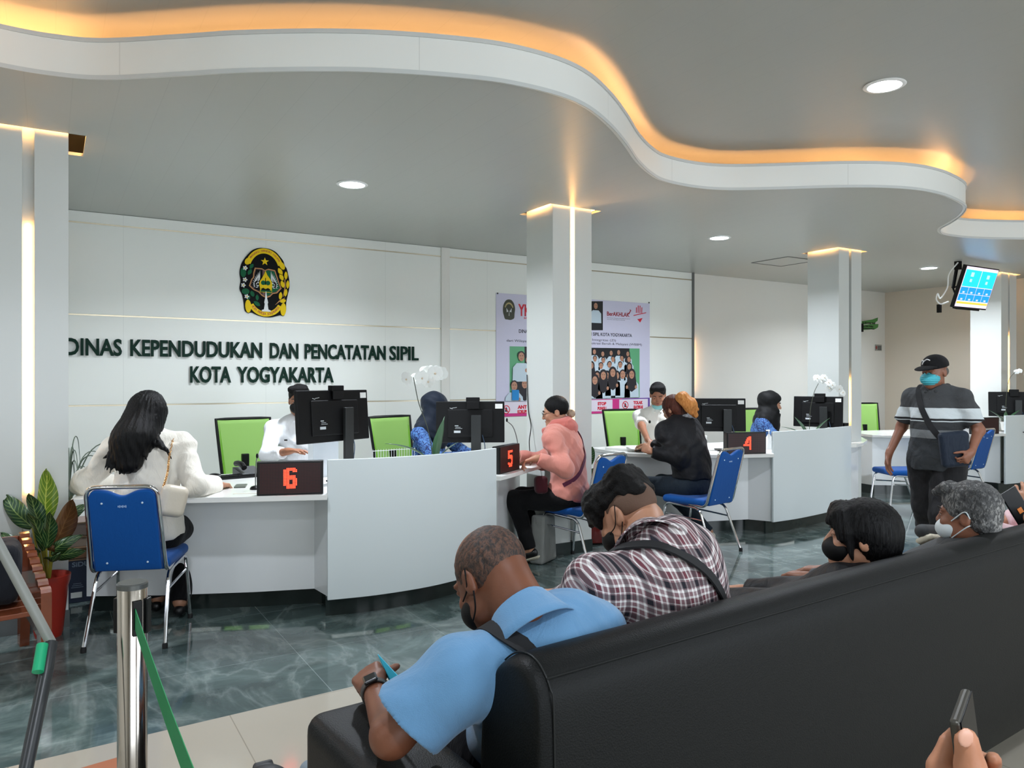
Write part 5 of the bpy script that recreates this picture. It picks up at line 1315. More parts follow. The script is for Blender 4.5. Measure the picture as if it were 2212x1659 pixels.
# ---- man in plaid shirt
lo = sl(.80, .44); loc = (lo.x, lo.y, 0); rz = 16
J = seated(.44, .3, .20, .5, .15, .11); nk = Pd(1406, 1204, 2.08); hd = Pd(1354, 1110, 2.28)
J['pelvis'] = np.array((.0, .02, .53)); J['neck'] = rel(loc, rz, nk); J['mid'] = (J['pelvis']+J['neck'])/2+np.array((.02, -.13, .045)); J['head'] = rel(loc, rz, hd)
J['shL'] = J['neck']+np.array((-.18, .05, -.06)); J['shR'] = J['neck']+np.array((.19, .03, -.05))
J['elL'] = rel(loc, rz, Pd(1245, 1330, 2.10)); J['wrL'] = J['elL']+np.array((.06, .22, -.06)); setarm(J, 'R', J['wrL']+np.array((.16, .02, .02)), (1, -.2, -1))
def plaid():
    t = NT('plaid_shirt'); v = t.map(t.coord(), (1, 1, 1), (.0, .10, .12)); v = t.map(v, (1, 1, 1), (-.55, 0, 0)); x, y, z = t.sep(v)
    nz = t.math('MULTIPLY', t.noise(t.coord(), 4, 1), .012); x = t.math('ADD', x, nz); z = t.math('ADD', z, nz)
    def stripes(a, step):
        f = t.math('FRACT', t.math('DIVIDE', a, step)); 
        def band(c, w): return t.math('LESS_THAN', t.math('ABSOLUTE', t.math('SUBTRACT', f, c)), w)
        dark = band(.16, .12); mar = t.math('MAXIMUM', band(.50, .10), 0); wht = t.math('MAXIMUM', band(.36, .018), t.math('MAXIMUM', band(.66, .05), band(.94, .05))); return dark, mar, wht
    d1, m1, w1 = stripes(x, .044); d2, m2, w2 = stripes(z, .044)
    avg = lambda a, b: t.math('MULTIPLY', t.math('ADD', a, b), .5)
    col = (142, 118, 122); c1 = t.mix(avg(m1, m2), col, (104, 52, 62)); c1 = t.mix(t.math('MULTIPLY', avg(w1, w2), 1.0), c1, (232, 230, 228)); c1 = t.mix(t.math('MULTIPLY', avg(d1, d2), 1.15, clamp=True), c1, (18, 18, 30))
    t.set(c1, .85); t.bump(t.noise(t.coord(), 10, 3, .6, 1), .35, .02); return t.m
p = Person('person in maroon and white plaid shirt bending forward on the sofa', loc, rz, J, skin=SK1, head_R=(6, 32, 4), w=1.10, hs=.95, belly=.02, res=.0055)
p.extra = [cone(J['neck']+np.array((0, -.02, .0)), p.hp(0, -.058, -.045), .058, .050, .02)]
p.body({'L': ((.3, .9, 0), DOWN, .4, {}), 'R': ((-.3, .9, 0), DOWN, .4, {})}, res=.0058)
PL = plaid()
PSH = p.part('shirt', p.torso(.032, k=.06)+p.arm('L', .032, frac=.8, k=.05)+p.arm('R', .032, frac=.8, k=.05)+[cone(J['neck']+np.array((.0, -.055, .0)), J['neck']+np.array((.0, -.02, .03)), .05, .062, .03)], PL, .006, fold(.007, .7, 9))
collar_ring(p, PL, .02, .012, .98)
p.part('trousers', p.leg('L', .02)+p.leg('R', .02)+[ell(J['pelvis'], (.19, .14, .11), None, .05)], cloth('dark_trousers', (20, 20, 26)), .012)
p.part('hair', [p.he((0, .008, .062), (.083, .098, .072)), p.hc((0, .085, .075), (.0, .115, .03), .050, .028, .04), p.hc((-.05, .07, .06), (-.055, .08, .0), .035, .016, .03), p.hc((.03, -.05, .10), (.03, -.08, .04), .045, .03, .03), p.hc((-.03, -.05, .10), (-.03, -.08, .04), .045, .03, .03), p.he((0, .10, -.05), (.07, .07, .08), k=.01, mode='sub')], HAIRS, .0045, curls(.0045, .9))
def fade():
    t = NT('faded_sides'); t.set((92, 68, 54), .8); t.bump(t.noise(t.coord(), 300, 2), .3, .002); return t.m
p.part('shaved_sides', [p.he((0, -.018, .020), (.0785, .0955, .082)), p.he((0, .0, -.085), (.11, .13, .075), k=.03, mode='sub'), p.he((0, .10, -.02), (.10, .082, .12), k=.015, mode='sub'), p.he((-.088, -.002, -.01), (.024, .028, .04), k=.01, mode='sub'), p.he((.088, -.002, -.01), (.024, .028, .04), k=.01, mode='sub')], fade(), .0045)
p.face()
mk = p.part('face_mask', [p.he((0, .048, -.055), (.068, .070, .052)), p.he((0, .03, -.055), (.060, .062, .060), k=0, mode='sub'), ('plane', cut(p.hp(0, .02, 0), p.H @ np.array((0, -1, 0)))[1], None, None, 0)], BLACKM, .005, label='black face mask')
for z_, z2 in ((.026, -.03), (-.030, -.075)): MB().tube(spline([p.hp(-.088, -.024, z_), p.hp(-.084, .006, z2*.9), p.hp(-.066, .048, z2-.01)], 6), .0016, 6).build('ear_loop', BLACKM, mk, smooth=True)
n0 = J['neck']; md_ = J['mid']
PLN = (n0, md_)
p.strip_along('bag_strap', [n0+np.array((-.07, .09, -.05)), n0+np.array((-.08, -.005, .035)), n0+np.array((-.02, -.105, .015)), n0+np.array((.07, -.165, -.07)), n0+np.array((.16, -.185, -.17)), n0+np.array((.21, -.15, -.27))],
              [(-.3, 1, .5), (-.3, .0, 1), (-.1, -.6, 1), (0, -1, .7), (.4, -1, .3), (1, -1, 0)], .036, M_STRAP, t=.006, on=PSH)

# ---- woman with black hair and black mask
lo = sl(1.66, .46); loc = (lo.x, lo.y, 0); rz = 14
J = seated(.44, -.08, .165, .5, .15, .10); hd = Pd(1860, 1158, 2.58); J['head'] = rel(loc, rz, hd); J['neck'] = J['head']+np.array((0, -.055, -.15)); J['pelvis'] = np.array((0, .12, .52)); J['mid'] = (J['pelvis']+J['neck'])/2+np.array((0, -.03, 0))
J['shL'] = J['neck']+np.array((-.16, -.0, -.07)); J['shR'] = J['neck']+np.array((.16, 0, -.07)); setarm(J, 'L', (-.08, .38, .58), (-1, 0, -1)); setarm(J, 'R', (.10, .38, .58), (1, 0, -1))
p = Person('person with black hair and black mask, only the head above the sofa back', loc, rz, J, skin=SK1, head_R=(22, -2), hs=.99, res=.006)
p.body({'L': ((.3, .9, 0), DOWN, .4, {}), 'R': ((-.3, .9, 0), DOWN, .4, {})}, res=.006)
p.part('jacket', p.torso(.03, k=.06)+p.arm('L', .03, frac=.9)+p.arm('R', .03, frac=.9), cloth('black_jacket', (24, 24, 27)), .009, fold(.005, 1, 3))
p.part('trousers', p.leg('L', .02)+p.leg('R', .02)+[ell(J['pelvis'], (.18, .14, .11), None, .05)], cloth('dark_trousers', (20, 20, 26)), .014)
p.part('hair', [p.he((0, -.018, .036), (.093, .112, .098)), p.he((.0, -.055, -.02), (.078, .075, .09), k=.03), p.hc((-.05, .07, .07), (-.068, .062, .0), .030, .014, .03), p.hc((-.07, .045, .02), (-.080, .028, -.065), .018, .006, .015), p.hc((.05, .07, .07), (.07, .06, .0), .03, .014, .03), p.hc((0, .075, .085), (-.02, .10, .045), .03, .016, .03), p.he((0, .11, -.05), (.07, .07, .09), k=.01, mode='sub'), p.he((-.092, .008, -.012), (.013, .010, .018), k=.006, mode='sub')], HAIRB, .005, strands(.0025, p.hp(0, 0, 0)[:2], 80))
p.face()
mk = p.part('face_mask', [p.he((0, .052, -.050), (.066, .072, .052)), p.he((0, .03, -.052), (.060, .064, .064), k=0, mode='sub'), ('plane', cut(p.hp(0, .015, 0), p.H @ np.array((0, -1, 0)))[1], None, None, 0)], BLACKM, .005, label='black face mask')

# ---- grey-haired man
lo = sl(2.22, .46); loc = (lo.x, lo.y, 0); rz = 10
J = seated(.44, -.08, .165, .5, .15, .10); hd = Pd(2092, 1112, 2.88); J['head'] = rel(loc, rz, hd); J['neck'] = J['head']+np.array((0, -.05, -.15)); J['pelvis'] = np.array((0, .12, .52)); J['mid'] = (J['pelvis']+J['neck'])/2+np.array((0, -.03, 0))
J['shL'] = J['neck']+np.array((-.18, -.0, -.07)); J['shR'] = J['neck']+np.array((.18, 0, -.07)); setarm(J, 'L', (-.08, .38, .58), (-1, 0, -1)); setarm(J, 'R', (.10, .38, .58), (1, 0, -1))
p = Person('person with short grey hair and white mask above the right part of the sofa', loc, rz, J, skin=SK4, head_R=(2, 2), hs=.97, res=.006)
p.body({'L': ((.3, .9, 0), DOWN, .4, {}), 'R': ((-.3, .9, 0), DOWN, .4, {})}, res=.006)
p.part('shirt', p.torso(.02, k=.06)+p.arm('L', .02, frac=.9)+p.arm('R', .02, frac=.9), cloth('grey_shirt', (70, 72, 74), 13, .4), .009)
p.part('trousers', p.leg('L', .02)+p.leg('R', .02)+[ell(J['pelvis'], (.18, .14, .11), None, .05)], cloth('dark_trousers', (20, 20, 26)), .014)
def greyhair():
    t = NT('salt_and_pepper_hair'); v = t.coord(); f = t.noise(t.map(v, (1, 1, .5)), 90, 5, .7, 1); x, y, z = t.sep(t.map(v, (1, 1, 1)))
    g = t.noise(v, 8, 2); f2 = t.math('ADD', t.math('MULTIPLY', f, .7), t.math('MULTIPLY', g, .45))
    t.set(t.ramp(f2, [(.44, (22, 22, 23)), (.58, (70, 70, 70)), (.74, (170, 168, 164))]), .55); t.bump(f, 1, .005); return t.m
p.part('hair', [p.he((0, -.016, .040), (.088, .108, .096)), p.he((.0, -.06, -.03), (.068, .05, .06), k=.03), p.hc((-.03, .07, .10), (-.035, .105, .085), .028, .014, .02), p.hc((.03, .07, .10), (.03, .105, .08), .028, .014, .02), p.he((0, .105, -.045), (.09, .075, .095), k=.01, mode='sub'), p.he((-.088, .006, -.022), (.022, .026, .042), k=.006, mode='sub'), p.he((0, .02, -.11), (.11, .12, .06), k=.02, mode='sub')], greyhair(), .0045, curls(.0022, 1.3))
p.face(brow=(90, 90, 90))
M_WM = mat('white_mask', (214, 222, 224), .7)
mk = p.part('face_mask', [p.he((0, .050, -.058), (.068, .070, .050)), p.he((0, .03, -.058), (.060, .062, .060), k=0, mode='sub'), ('plane', cut(p.hp(0, .02, 0), p.H @ np.array((0, -1, 0)))[1], None, None, 0)], M_WM, .005, label='white face mask')
for z_, z2 in ((.022, -.02), (-.040, -.085)): MB().tube(spline([p.hp(-.088, -.030, (z_-.03)*.4), p.hp(-.090, -.012, z_), p.hp(-.066, .042, z2)], 6), .0022, 6).build('ear_loop', M_WM, mk, smooth=True)
lo = Ph(2010, 1200, .7)

# ---- person in pink at the right edge
lo = sl(4.0, .46); loc = (lo.x, lo.y, 0); rz = 12
J = seated(.44, -.02, .165, .5, .15, .10); J['pelvis'] = np.array((0, .12, .52)); J['neck'] = np.array((.02, .08, .995)); J['mid'] = np.array((0, .02, .78)); J['head'] = np.array((.04, .11, 1.135)); J['shL'] = np.array((-.24, .08, .90)); J['shR'] = np.array((.17, .06, .925))
setarm(J, 'L', rel(loc, rz, Pd(2208, 1112, 3.30)), (-1, -.2, -1), .26, .23); setarm(J, 'R', (.1, .36, .62), (1, -.2, -1), .26, .23)
sh_ = rel(loc, rz, Pd(2004, 1158, 3.75)); J['anL'] = sh_+np.array((.12, -.0, .0)); J['hipL'] = np.array((-.08, .14, .50)); J['knL'] = (J['hipL']+J['anL'])/2+np.array((.1, .08, .04)); J['toL'] = sh_+np.array((-.05, .0, .03))
p = Person('person in pink at the right edge of the sofa holding up a phone', loc, rz, J, skin=SK1, head_R=(0, 14), res=.007)
p.body({'L': ((.1, .3, 1), (1, .3, 0), [.4, .6, .8, .9], {}), 'R': ((-.3, .9, 0), DOWN, .4, {})}, res=.007); p.face()
p.part('blouse', p.torso(.03, k=.06)+p.arm('L', .028, frac=.85)+p.arm('R', .028, frac=.9), cloth('pale_pink', (226, 196, 200), 13, .5), .008, fold(.006, 1, 5))
p.part('headscarf', [p.he((0, -.018, .030), (.094, .112, .105)), p.hc((0, 0, -.10), (0, -.02, -.17), .085, .10, .05), p.he((0, .088, -.022), (.058, .062, .078), k=.018, mode='sub')], cloth('cream_scarf', (206, 190, 172), 10, .3), .008)
p.part('trousers', p.leg('L', .02, frac=.8)+p.leg('R', .02)+[ell(J['pelvis'], (.18, .14, .11), None, .05)], cloth('pale_pink', (226, 196, 200)), .012)
a, tt = J['anL'], J['toL']; d = nrm(tt-a)
p.part('shoe', [cone(a, a+d*.20, .040, .034, .02)], mat('dark_grey_trainer', (56, 58, 60), .7), .006)
vv = nrm(np.array((0, -.55, -1))); up_ = nrm(vv-d*(vv @ d)); Rr = np.stack([d, np.cross(up_, d), up_], 1)
p.part('shoe_sole', [rbox(a+d*.10+up_*.040, (.13, .042, .014), Rr, .012, 0)], mat('cream_sole', (206, 198, 178), .7), .005, lambda P: .002*np.sin(260*P[0])*np.sin(260*P[1]), label='cream ridged sole')
lw = Pd(2196, 1092, 3.28)
t = thing('smartphone', 'dark phone in orange-trimmed case held up by the person in pink', 'phone', lw, TH-math.pi/2); 
MB().box((0, 0, 0), (.038, .005, .078), Matrix.Rotation(-.55, 3, 'Y')).build('case', BLACKP, t, bevel=.004)
MB().box((.012, -.006, -.02), (.010, .002, .012), Matrix.Rotation(-.55, 3, 'Y')).build('ring', mat('orange_ring', (214, 120, 40), .5), t)

# ---- foreground person holding a phone (only the hand is in the frame)
loc = (1.12, -.25, 0); rz = 20
J = {k: np.array(v, float) for k, v in {'pelvis': (0, 0, .95), 'mid': (0, -.01, 1.18), 'neck': (0, 0, 1.42), 'shL': (-.19, 0, 1.36), 'shR': (.19, 0, 1.36), 'head': (0, .04, 1.56), 'hipL': (-.09, 0, .88), 'hipR': (.09, 0, .88), 'knL': (-.1, .02, .48), 'knR': (.1, .02, .48), 'anL': (-.1, 0, .09), 'anR': (.1, 0, .09), 'toL': (-.11, .15, .04), 'toR': (.11, .15, .04)}.items()}
setarm(J, 'R', (.06, .33, 1.15), (1, -.2, -1), .28, .25)
J['wrL'] = rel(loc, rz, Pd(2095, 1795, .70)); J['elL'] = ik(J['shL'], J['wrL'], .28, .26, (-.6, -.6, -1))
p = Person('person whose hand holds a dark phone at the bottom right corner', loc, rz, J, skin=skinmat('skin_hand', (206, 142, 108)), head_R=(0, 20), res=.007)
def L_(px, py, d): return rel(loc, rz, Pd(px, py, d))
wr = J['wrL']
hops = [cone(wr, L_(2095, 1740, .69), .028, .030, .02), cone(L_(2062, 1735, .70), L_(2120, 1735, .705), .022, .020, .02),
        cone(L_(2098, 1730, .675), L_(2096, 1655, .664), .0145, .0128, .008), cone(L_(2096, 1655, .664), L_(2087, 1597, .662), .0125, .0098, .003),
        cone(L_(2040, 1720, .71), L_(2034, 1660, .712), .015, .013, .006), cone(L_(2034, 1660, .712), L_(2052, 1606, .712), .0125, .0095, .003), cone(L_(2052, 1606, .712), L_(2062, 1588, .716), .0090, .0075, .002),
        cone(L_(2080, 1725, .72), L_(2095, 1665, .735), .012, .010, .004), cone(L_(2095, 1665, .735), L_(2118, 1640, .722), .0095, .008, .002),
        cone(L_(2105, 1725, .72), L_(2125, 1680, .732), .011, .0095, .004), cone(L_(2125, 1680, .732), L_(2144, 1648, .715), .0092, .0075, .002), cone(L_(2144, 1648, .715), L_(2146, 1640, .704), .0078, .0068, .002),
        cone(L_(2120, 1725, .72), L_(2142, 1700, .728), .010, .009, .004), cone(L_(2142, 1700, .728), L_(2153, 1682, .712), .0085, .007, .002)]
p.extra = hops
p.body(None, res=.0034)
nl = L_(2083, 1594, .6545)
p.part('thumb_nail', [ell(L_(2086, 1594, .6535), (.0070, .0020, .0085), np.array(Matrix.Rotation(-math.radians(rz)+TH-math.pi/2, 3, 'Z')), 0)], mat('nail', (222, 168, 144), .3), .0012)
p.face()
p.part('shirt', p.torso(.02)+p.arm('L', .02, 'elbow', .7)+p.arm('R', .02, 'elbow', .7), cloth('grey_shirt', (70, 72, 74)), .012)
p.part('trousers', p.leg('L', .02)+p.leg('R', .02)+[ell(J['pelvis'], (.17, .13, .11), None, .05)], cloth('dark_trousers', (20, 20, 26)), .014)
p.part('hair', [p.he((0, -.018, .040), (.084, .10, .088)), p.he((0, .09, -.02), (.075, .07, .085), k=.015, mode='sub')], HAIRS, .008)
pc = Pd(2098, 1625, .692); t = thing('smartphone', 'dark glossy phone held in the hand at the bottom right corner', 'phone', pc, TH-math.pi/2)
Rp = rot(math.radians(-6), math.radians(-5), math.radians(52))
MB().box((0, 0, -.03), (.036, .0045, .075), Rp).build('case', mat('phone_frame', (74, 72, 66), .4, .5), t, bevel=.0035, seg=3)
MB().box(Rp @ Vector((0, -.0046, 0))+Vector((0, 0, -.03)), (.0345, .0006, .0735), Rp).build('screen', mat('phone_glass', (9, 12, 18), .3, spec=.06), t, bevel=.0004)
# ================================================================ SIGNS ON THE BACK WALL
M_GRN = mat('dark_green_letters', (2, 42, 30), .6, spec=.2)
def lettering(label, words, z0, z1):
    t = thing('sign_lettering', label, 'wall sign', (words[0][1], WALLY, z0), group='raised green wall lettering')
    for w, xa, xb in words:
        cap = z1-z0; o = text_mesh('letters', w, cap/.70, M_GRN, None, extrude=.010, bold=(.0055 if w != 'SIPIL' else .003), fit=xb-xa, loc=(0, 0, 0))
        zs_ = [v.co.z for v in o.data.vertices]; k = cap/(max(zs_)-min(zs_)); m0 = min(zs_)
        for v in o.data.vertices: v.co.z = (v.co.z-m0)*k
        o.location = (xa-words[0][1], -.022, 0); o.parent = t
        o.name = 'word'
lx = lambda px: Pw(px, 770).x
lettering('upper line of raised dark green letters reading DINAS KEPENDUDUKAN DAN PENCATATAN SIPIL',
          [('DINAS', Pw(141, 750).x, Pw(263, 750).x), ('KEPENDUDUKAN', Pw(281, 750).x, Pw(565, 750).x), ('DAN', Pw(582, 750).x, Pw(643, 750).x), ('PENCATATAN', Pw(657, 750).x, Pw(831, 750).x), ('SIPIL', Pw(840, 750).x, Pw(902, 750).x)], 1.662, 1.812)
lettering('lower line of raised dark green letters reading KOTA YOGYAKARTA', [('KOTA', Pw(410, 810).x, Pw(498, 810).x), ('YOGYAKARTA', Pw(511, 810).x, Pw(719, 810).x)], 1.428, 1.582)

# ---------------- city emblem: layered relief, drawn in a 1382 x 1659 field
E0 = Pw(571, 611)
def em(x, y): return (E0.x+(x-657)/985*.465, E0.z-(y-832)/1380*.66)
t_em = thing('city_emblem', 'oval city emblem in yellow, green and black on the white wall', 'emblem', (E0.x, WALLY, E0.z))
def layer(name, polys, m, dep, bev=0, th=.006, each=False):
    if each:
        for pl in polys: layer(name, [pl], m, dep, th=th)
        return
    b = MB()
    for pl in polys: b.prism([(em(x, y)[0]-E0.x, em(x, y)[1]-E0.z) for x, y in pl], -dep-th, -dep, axis=1)
    return b.build(name, m, t_em)
def smooth_poly(pts, n=5):
    P = [Vector((x, y, 0)) for x, y in pts]; out = []; N_ = len(P)
    for i in range(N_):
        p0, p1, p2, p3 = P[i-1], P[i], P[(i+1) % N_], P[(i+2) % N_]
        for k in range(n):
            t = k/n; v = .5*((2*p1)+(p2-p0)*t+(2*p0-5*p1+4*p2-p3)*t*t+(3*p1-p0-3*p2+p3)*t**3); out.append((v.x, v.y))
    return out
EY = mat('emblem_yellow', (244, 206, 10), .55, spec=.2); EK = mat('emblem_black', (4, 4, 5), .6, spec=.15); EG = mat('emblem_green', (6, 96, 58), .55, spec=.2); EW = mat('emblem_white', (226, 228, 228), .4)
EO = mat('emblem_orange', (206, 140, 60), .35); EB = mat('emblem_brown', (96, 44, 22), .4); ER = mat('emblem_red', (186, 84, 20), .5)
base = [(640, 140), (760, 150), (870, 195), (950, 270), (1030, 370), (1060, 460), (1100, 520), (1130, 640), (1155, 780), (1155, 900), (1115, 1080), (1090, 1220), (1085, 1380), (1040, 1480), (970, 1470), (900, 1490), (780, 1520), (640, 1518), (520, 1490), (400, 1440), (340, 1455), (270, 1400), (250, 1250), (220, 1100), (170, 980), (190, 820), (170, 660), (200, 500), (250, 400), (330, 290), (420, 200), (530, 150)]
layer('backing', [smooth_poly(base)], EK, .004, th=.012)
def arc(cx, cy, rx0, ry0, rx1, ry1, a0, a1, n=26):
    o = [(cx+rx1*math.cos(math.radians(a0+(a1-a0)*k/n)), cy-ry1*math.sin(math.radians(a0+(a1-a0)*k/n))) for k in range(n+1)]
    i = [(cx+rx0*math.cos(math.radians(a0+(a1-a0)*k/n)), cy-ry0*math.sin(math.radians(a0+(a1-a0)*k/n))) for k in range(n+1)]
    return o+i[::-1]
layer('upper_ribbon', [arc(650, 640, 300, 390, 400, 490, 24, 156)], EY, .016)
layer('lower_ribbon', [arc(675, 1150, 270, 260, 360, 360, 205, 335)], EY, .016)
def blob(cx, cy, rx, ry, a=0, n=14, pt=0):
    out = []
    for k in range(n):
        th = 2*math.pi*k/n; x = rx*math.cos(th)*(1-pt*abs(math.sin(th))**2*0); y = ry*math.sin(th)
        if pt: x = rx*math.cos(th)*(1-.55*abs(math.sin(th))**3)
        ca, sa = math.cos(a), math.sin(a); out.append((cx+x*ca-y*sa, cy+x*sa+y*ca))
    return out
layer('lotus_knob', [blob(330, 1320, 58, 130, -.05), blob(1025, 1350, 58, 130, .05), blob(325, 430, 55, 75, .6), blob(1000, 470, 50, 85, -.5)], EY, .018, each=True)
layer('leaves_green', [blob(235, 660, 55, 95), blob(360, 640, 36, 65, .5, pt=1), blob(395, 525, 34, 60, .6, pt=1), blob(280, 1030, 75, 60), blob(410, 1070, 40, 62, -.4, pt=1), blob(505, 1140, 32, 60, 0, pt=1), blob(500, 1260, 40, 75, -1.0, pt=1), blob(335, 1150, 34, 48, .4)], EG, .017)
fl_ = []
for cx, cy in ((272, 570), (268, 800), (235, 910), (300, 1130)):
    for k in range(5): a = 2*math.pi*k/5; fl_.append(blob(cx+26*math.cos(a), cy+26*math.sin(a), 22, 15, a, 10))
for k in range(4): layer('flower_white', fl_[k*5:k*5+5], EW, .020)
layer('flower_hearts', [blob(x, y, 12, 12, 0, 8) for x, y in ((272, 570), (268, 800), (235, 910), (300, 1130))], EY, .0245)
lv = [(965, 590, 42, 80, -.5), (990, 700, 40, 75, -.45), (1080, 660, 34, 82, .0), (1010, 840, 40, 75, -.3), (1118, 840, 34, 85, .05), (970, 1080, 34, 80, .1), (1075, 1010, 34, 80, .15), (1020, 1180, 60, 42, -.3)]
layer('leaves_yellow', [blob(*q, pt=1) for q in lv], EY, .017)
layer('twig', [[(1050, 740), (1068, 740), (1072, 900), (1030, 1090), (1018, 1090), (1055, 890)], [(860, 1270), (940, 1180), (1060, 1110), (1064, 1120), (950, 1200), (876, 1260)]], EO, .017, th=.004)
star = []
for k in range(10):
    r = 82 if k % 2 == 0 else 34; a = math.pi/2+math.pi*k/5; star.append((657+r*math.cos(a), 412-r*math.sin(a)))
layer('star', [star], EY, .017)
sh = [(460, 548), (600, 552), (657, 585), (720, 552), (860, 570), (905, 700), (930, 780), (990, 930), (900, 1030), (815, 1050), (760, 1110), (680, 1140), (600, 1100), (530, 1030), (430, 990), (345, 915), (390, 780), (425, 740), (430, 650)]
def shrink(pl, c, k): return [(c[0]+(x-c[0])*k, c[1]+(y-c[1])*k) for x, y in pl]
layer('shield_rim', [sh], EO, .017); layer('shield_band', [shrink(sh, (662, 830), .94)], EB, .0235, th=.002)
inn = shrink(sh, (662, 830), .885)
layer('shield_left', [sorted([p for p in inn if p[0] < 655], key=lambda p: math.atan2(p[1]-830, p[0]-520))+[]], EK, .026, th=.002)
layer('shield_right', [sorted([p for p in inn if p[0] > 655]+[(662, 610), (662, 1090)], key=lambda p: math.atan2(p[1]-830, p[0]-790))], EG, .026, th=.002)
def wing(mir):
    tips = [(556, 600), (522, 636), (492, 676), (466, 716), (444, 758), (425, 800), (412, 845), (411, 892), (424, 936)]
    roots = [(538, 790), (520, 812), (508, 830), (500, 848), (492, 862), (486, 876), (480, 890), (480, 902), (486, 914)]; out = []
    for (tx, ty), (rx, ry) in zip(tips, roots):
        L = math.hypot(rx-tx, ry-ty); nx, ny = (ry-ty)/L, -(rx-tx)/L; mx_, my_ = (tx+rx*2)/3, (ty+ry*2)/3; w = 15
        out.append([(tx, ty), (mx_+nx*w, my_+ny*w), (rx+nx*w*.8, ry+ny*w*.8), (rx-nx*w*.8, ry-ny*w*.8), (mx_-nx*w, my_-ny*w)])
    out.append(arc(495, 870, 22, 30, 46, 60, 20, 330, 14)); out.append(blob(488, 925, 34, 18, .1))
    return [[(1330-x if mir else x, y) for x, y in pl] for pl in out]
layer('wing', wing(False), EW, .0285, th=.003); layer('wing', wing(True), EW, .0285, th=.003)
layer('gunungan_yellow', [[(665, 600), (700, 680), (760, 760), (790, 820), (800, 870), (790, 960), (795, 1030), (555, 1030), (560, 960), (540, 870), (555, 810), (600, 740), (640, 660)]], EY, .0285, th=.003)
layer('tree_green', [blob(620, 840, 46, 46), blob(712, 840, 46, 46), [(570, 985), (780, 985), (790, 1022), (560, 1022)]], EG, .032, th=.002)
layer('roof_black', [[(575, 965), (620, 940), (662, 965), (710, 940), (760, 965), (745, 990), (590, 990)], [(658, 740), (670, 740), (672, 880), (656, 880)]], EK, .0345, th=.0015)
layer('monument_white', [[(665, 1010), (678, 1010), (695, 1150), (715, 1230), (705, 1260), (720, 1370), (765, 1385), (765, 1412), (590, 1412), (590, 1385), (632, 1370), (648, 1260), (636, 1230), (655, 1150)]], EW, .032, th=.004)
# ribbon letters
def arc_text(body, cx, cy, rx, ry, a0, a1, size, m, name, inward=False):
    n = len(body); b = bpy.data.objects
    for i, ch in enumerate(body):
        if ch == ' ': continue
        a = a0+(a1-a0)*i/(n-1); x = cx+rx*math.cos(math.radians(a)); y = cy-ry*math.sin(math.radians(a)); X, Z = em(x, y)
        tilt = math.radians(a-90) if not inward else math.radians(a+90)
        R_ = Matrix.Rotation(-tilt, 3, 'Y') @ Matrix.Rotation(math.pi/2, 3, 'X')
        o = text_mesh('letter', ch, size, m, t_em, extrude=.0005, bold=.0006, align='CENTER', loc=(X-E0.x, -.0228, Z-E0.z-size*.3 if not inward else Z-E0.z-size*.3), R=R_)
arc_text('KOTA PRADJA JOGJAKARTA', 675, 1150, 315, 308, 212, 328, .030, ER, 'motto', True)
arc_text('HAMANGKU HANEBU HAUWAT', 650, 640, 350, 440, 148, 32, .026, ER, 'motto')

# ---------------- information banner
PX0, PX1 = Pw(1071, 700).x, Pw(1403, 700).x; PZ0, PZ1 = 1.05, 2.445
t_b = thing('information_banner', 'large lilac information banner with a staff photo, partly behind the second column', 'banner', (PX0, WALLY, PZ0))
BW, BH = PX1-PX0, PZ1-PZ0
MB().box((BW/2, -.004, BH/2), (BW/2, .002, BH/2)).build('sheet', mat('lilac_vinyl', (204, 202, 222), .35, bump=(5, .25, .01)), t_b)
def bx(px): return Pw(px, 700).x-PX0
def bz(px, py): return Pw(px, py).z-PZ0
def bpt(px, py): p = Pw(px, py); return (p.x-PX0, p.z-PZ0)
def r6(x, y): return (1050+x/4.9156, 600+y/4.9156)           # zoomed reading of the banner -> photograph pixels
def prt(name, polys, m, dep=.0065):
    b = MB()
    for pl in polys: b.prism([(x, z) for x, z in pl], -dep-.0008, -dep, axis=1)
    return b.build(name, m, t_b)
def rectp(x0, z0, x1, z1): return [(x0, z0), (x1, z0), (x1, z1), (x0, z1)]
def btext(body, px0, px1, py_base, size_px_h, m, bold=.001, name='print'):
    x0, x1 = bx(px0), bx(px1); z = bz((px0+px1)/2, py_base); d = (WALLY)/(FW[1]+RT[1]*((px0+px1)/2-1106)/FPX); cap = size_px_h*d/FPX
    o = text_mesh(name, body, cap/.70, m, None, extrude=.0004, bold=bold, fit=x1-x0, loc=(0, 0, 0)); o.location = (x0, -.0068, z); o.parent = t_b
INK = mat('dark_print', (24, 26, 44), .5); REDP = mat('red_print', (206, 22, 48), .5); GRYP = mat('grey_print', (96, 96, 110), .5)
btext('DINAS KEPENDUDUKAN DAN PENCATATAN SIPIL KOTA YOGYAKARTA', *[r6(345, 0)[0], r6(1545, 0)[0]], 723.5, 7.0, INK, .0012)
btext('menuju Pembangunan Zona Integritas (ZI)', r6(560, 0)[0], r6(1375, 0)[0], 735, 4.8, INK, 0)
btext('dari Wilayah Bebas Korupsi (WBK) ke Wilayah Birokrasi Bersih & Melayani (WBBM)', r6(215, 0)[0], r6(1650, 0)[0], 742.5, 5.0, INK, 0)
btext('BerAKHLAK', r6(1280, 0)[0], r6(1520, 0)[0], 683, 8.5, mat('maroon_print', (150, 24, 44), .5), .002)
btext('Berorientasi Pelayanan Akuntabel Kompeten', r6(1282, 0)[0], r6(1525, 0)[0], 688.5, 1.6, GRYP, 0)
btext('Harmonis Loyal Adaptif Kolaboratif', r6(1282, 0)[0], r6(1470, 0)[0], 691.5, 1.6, GRYP, 0)
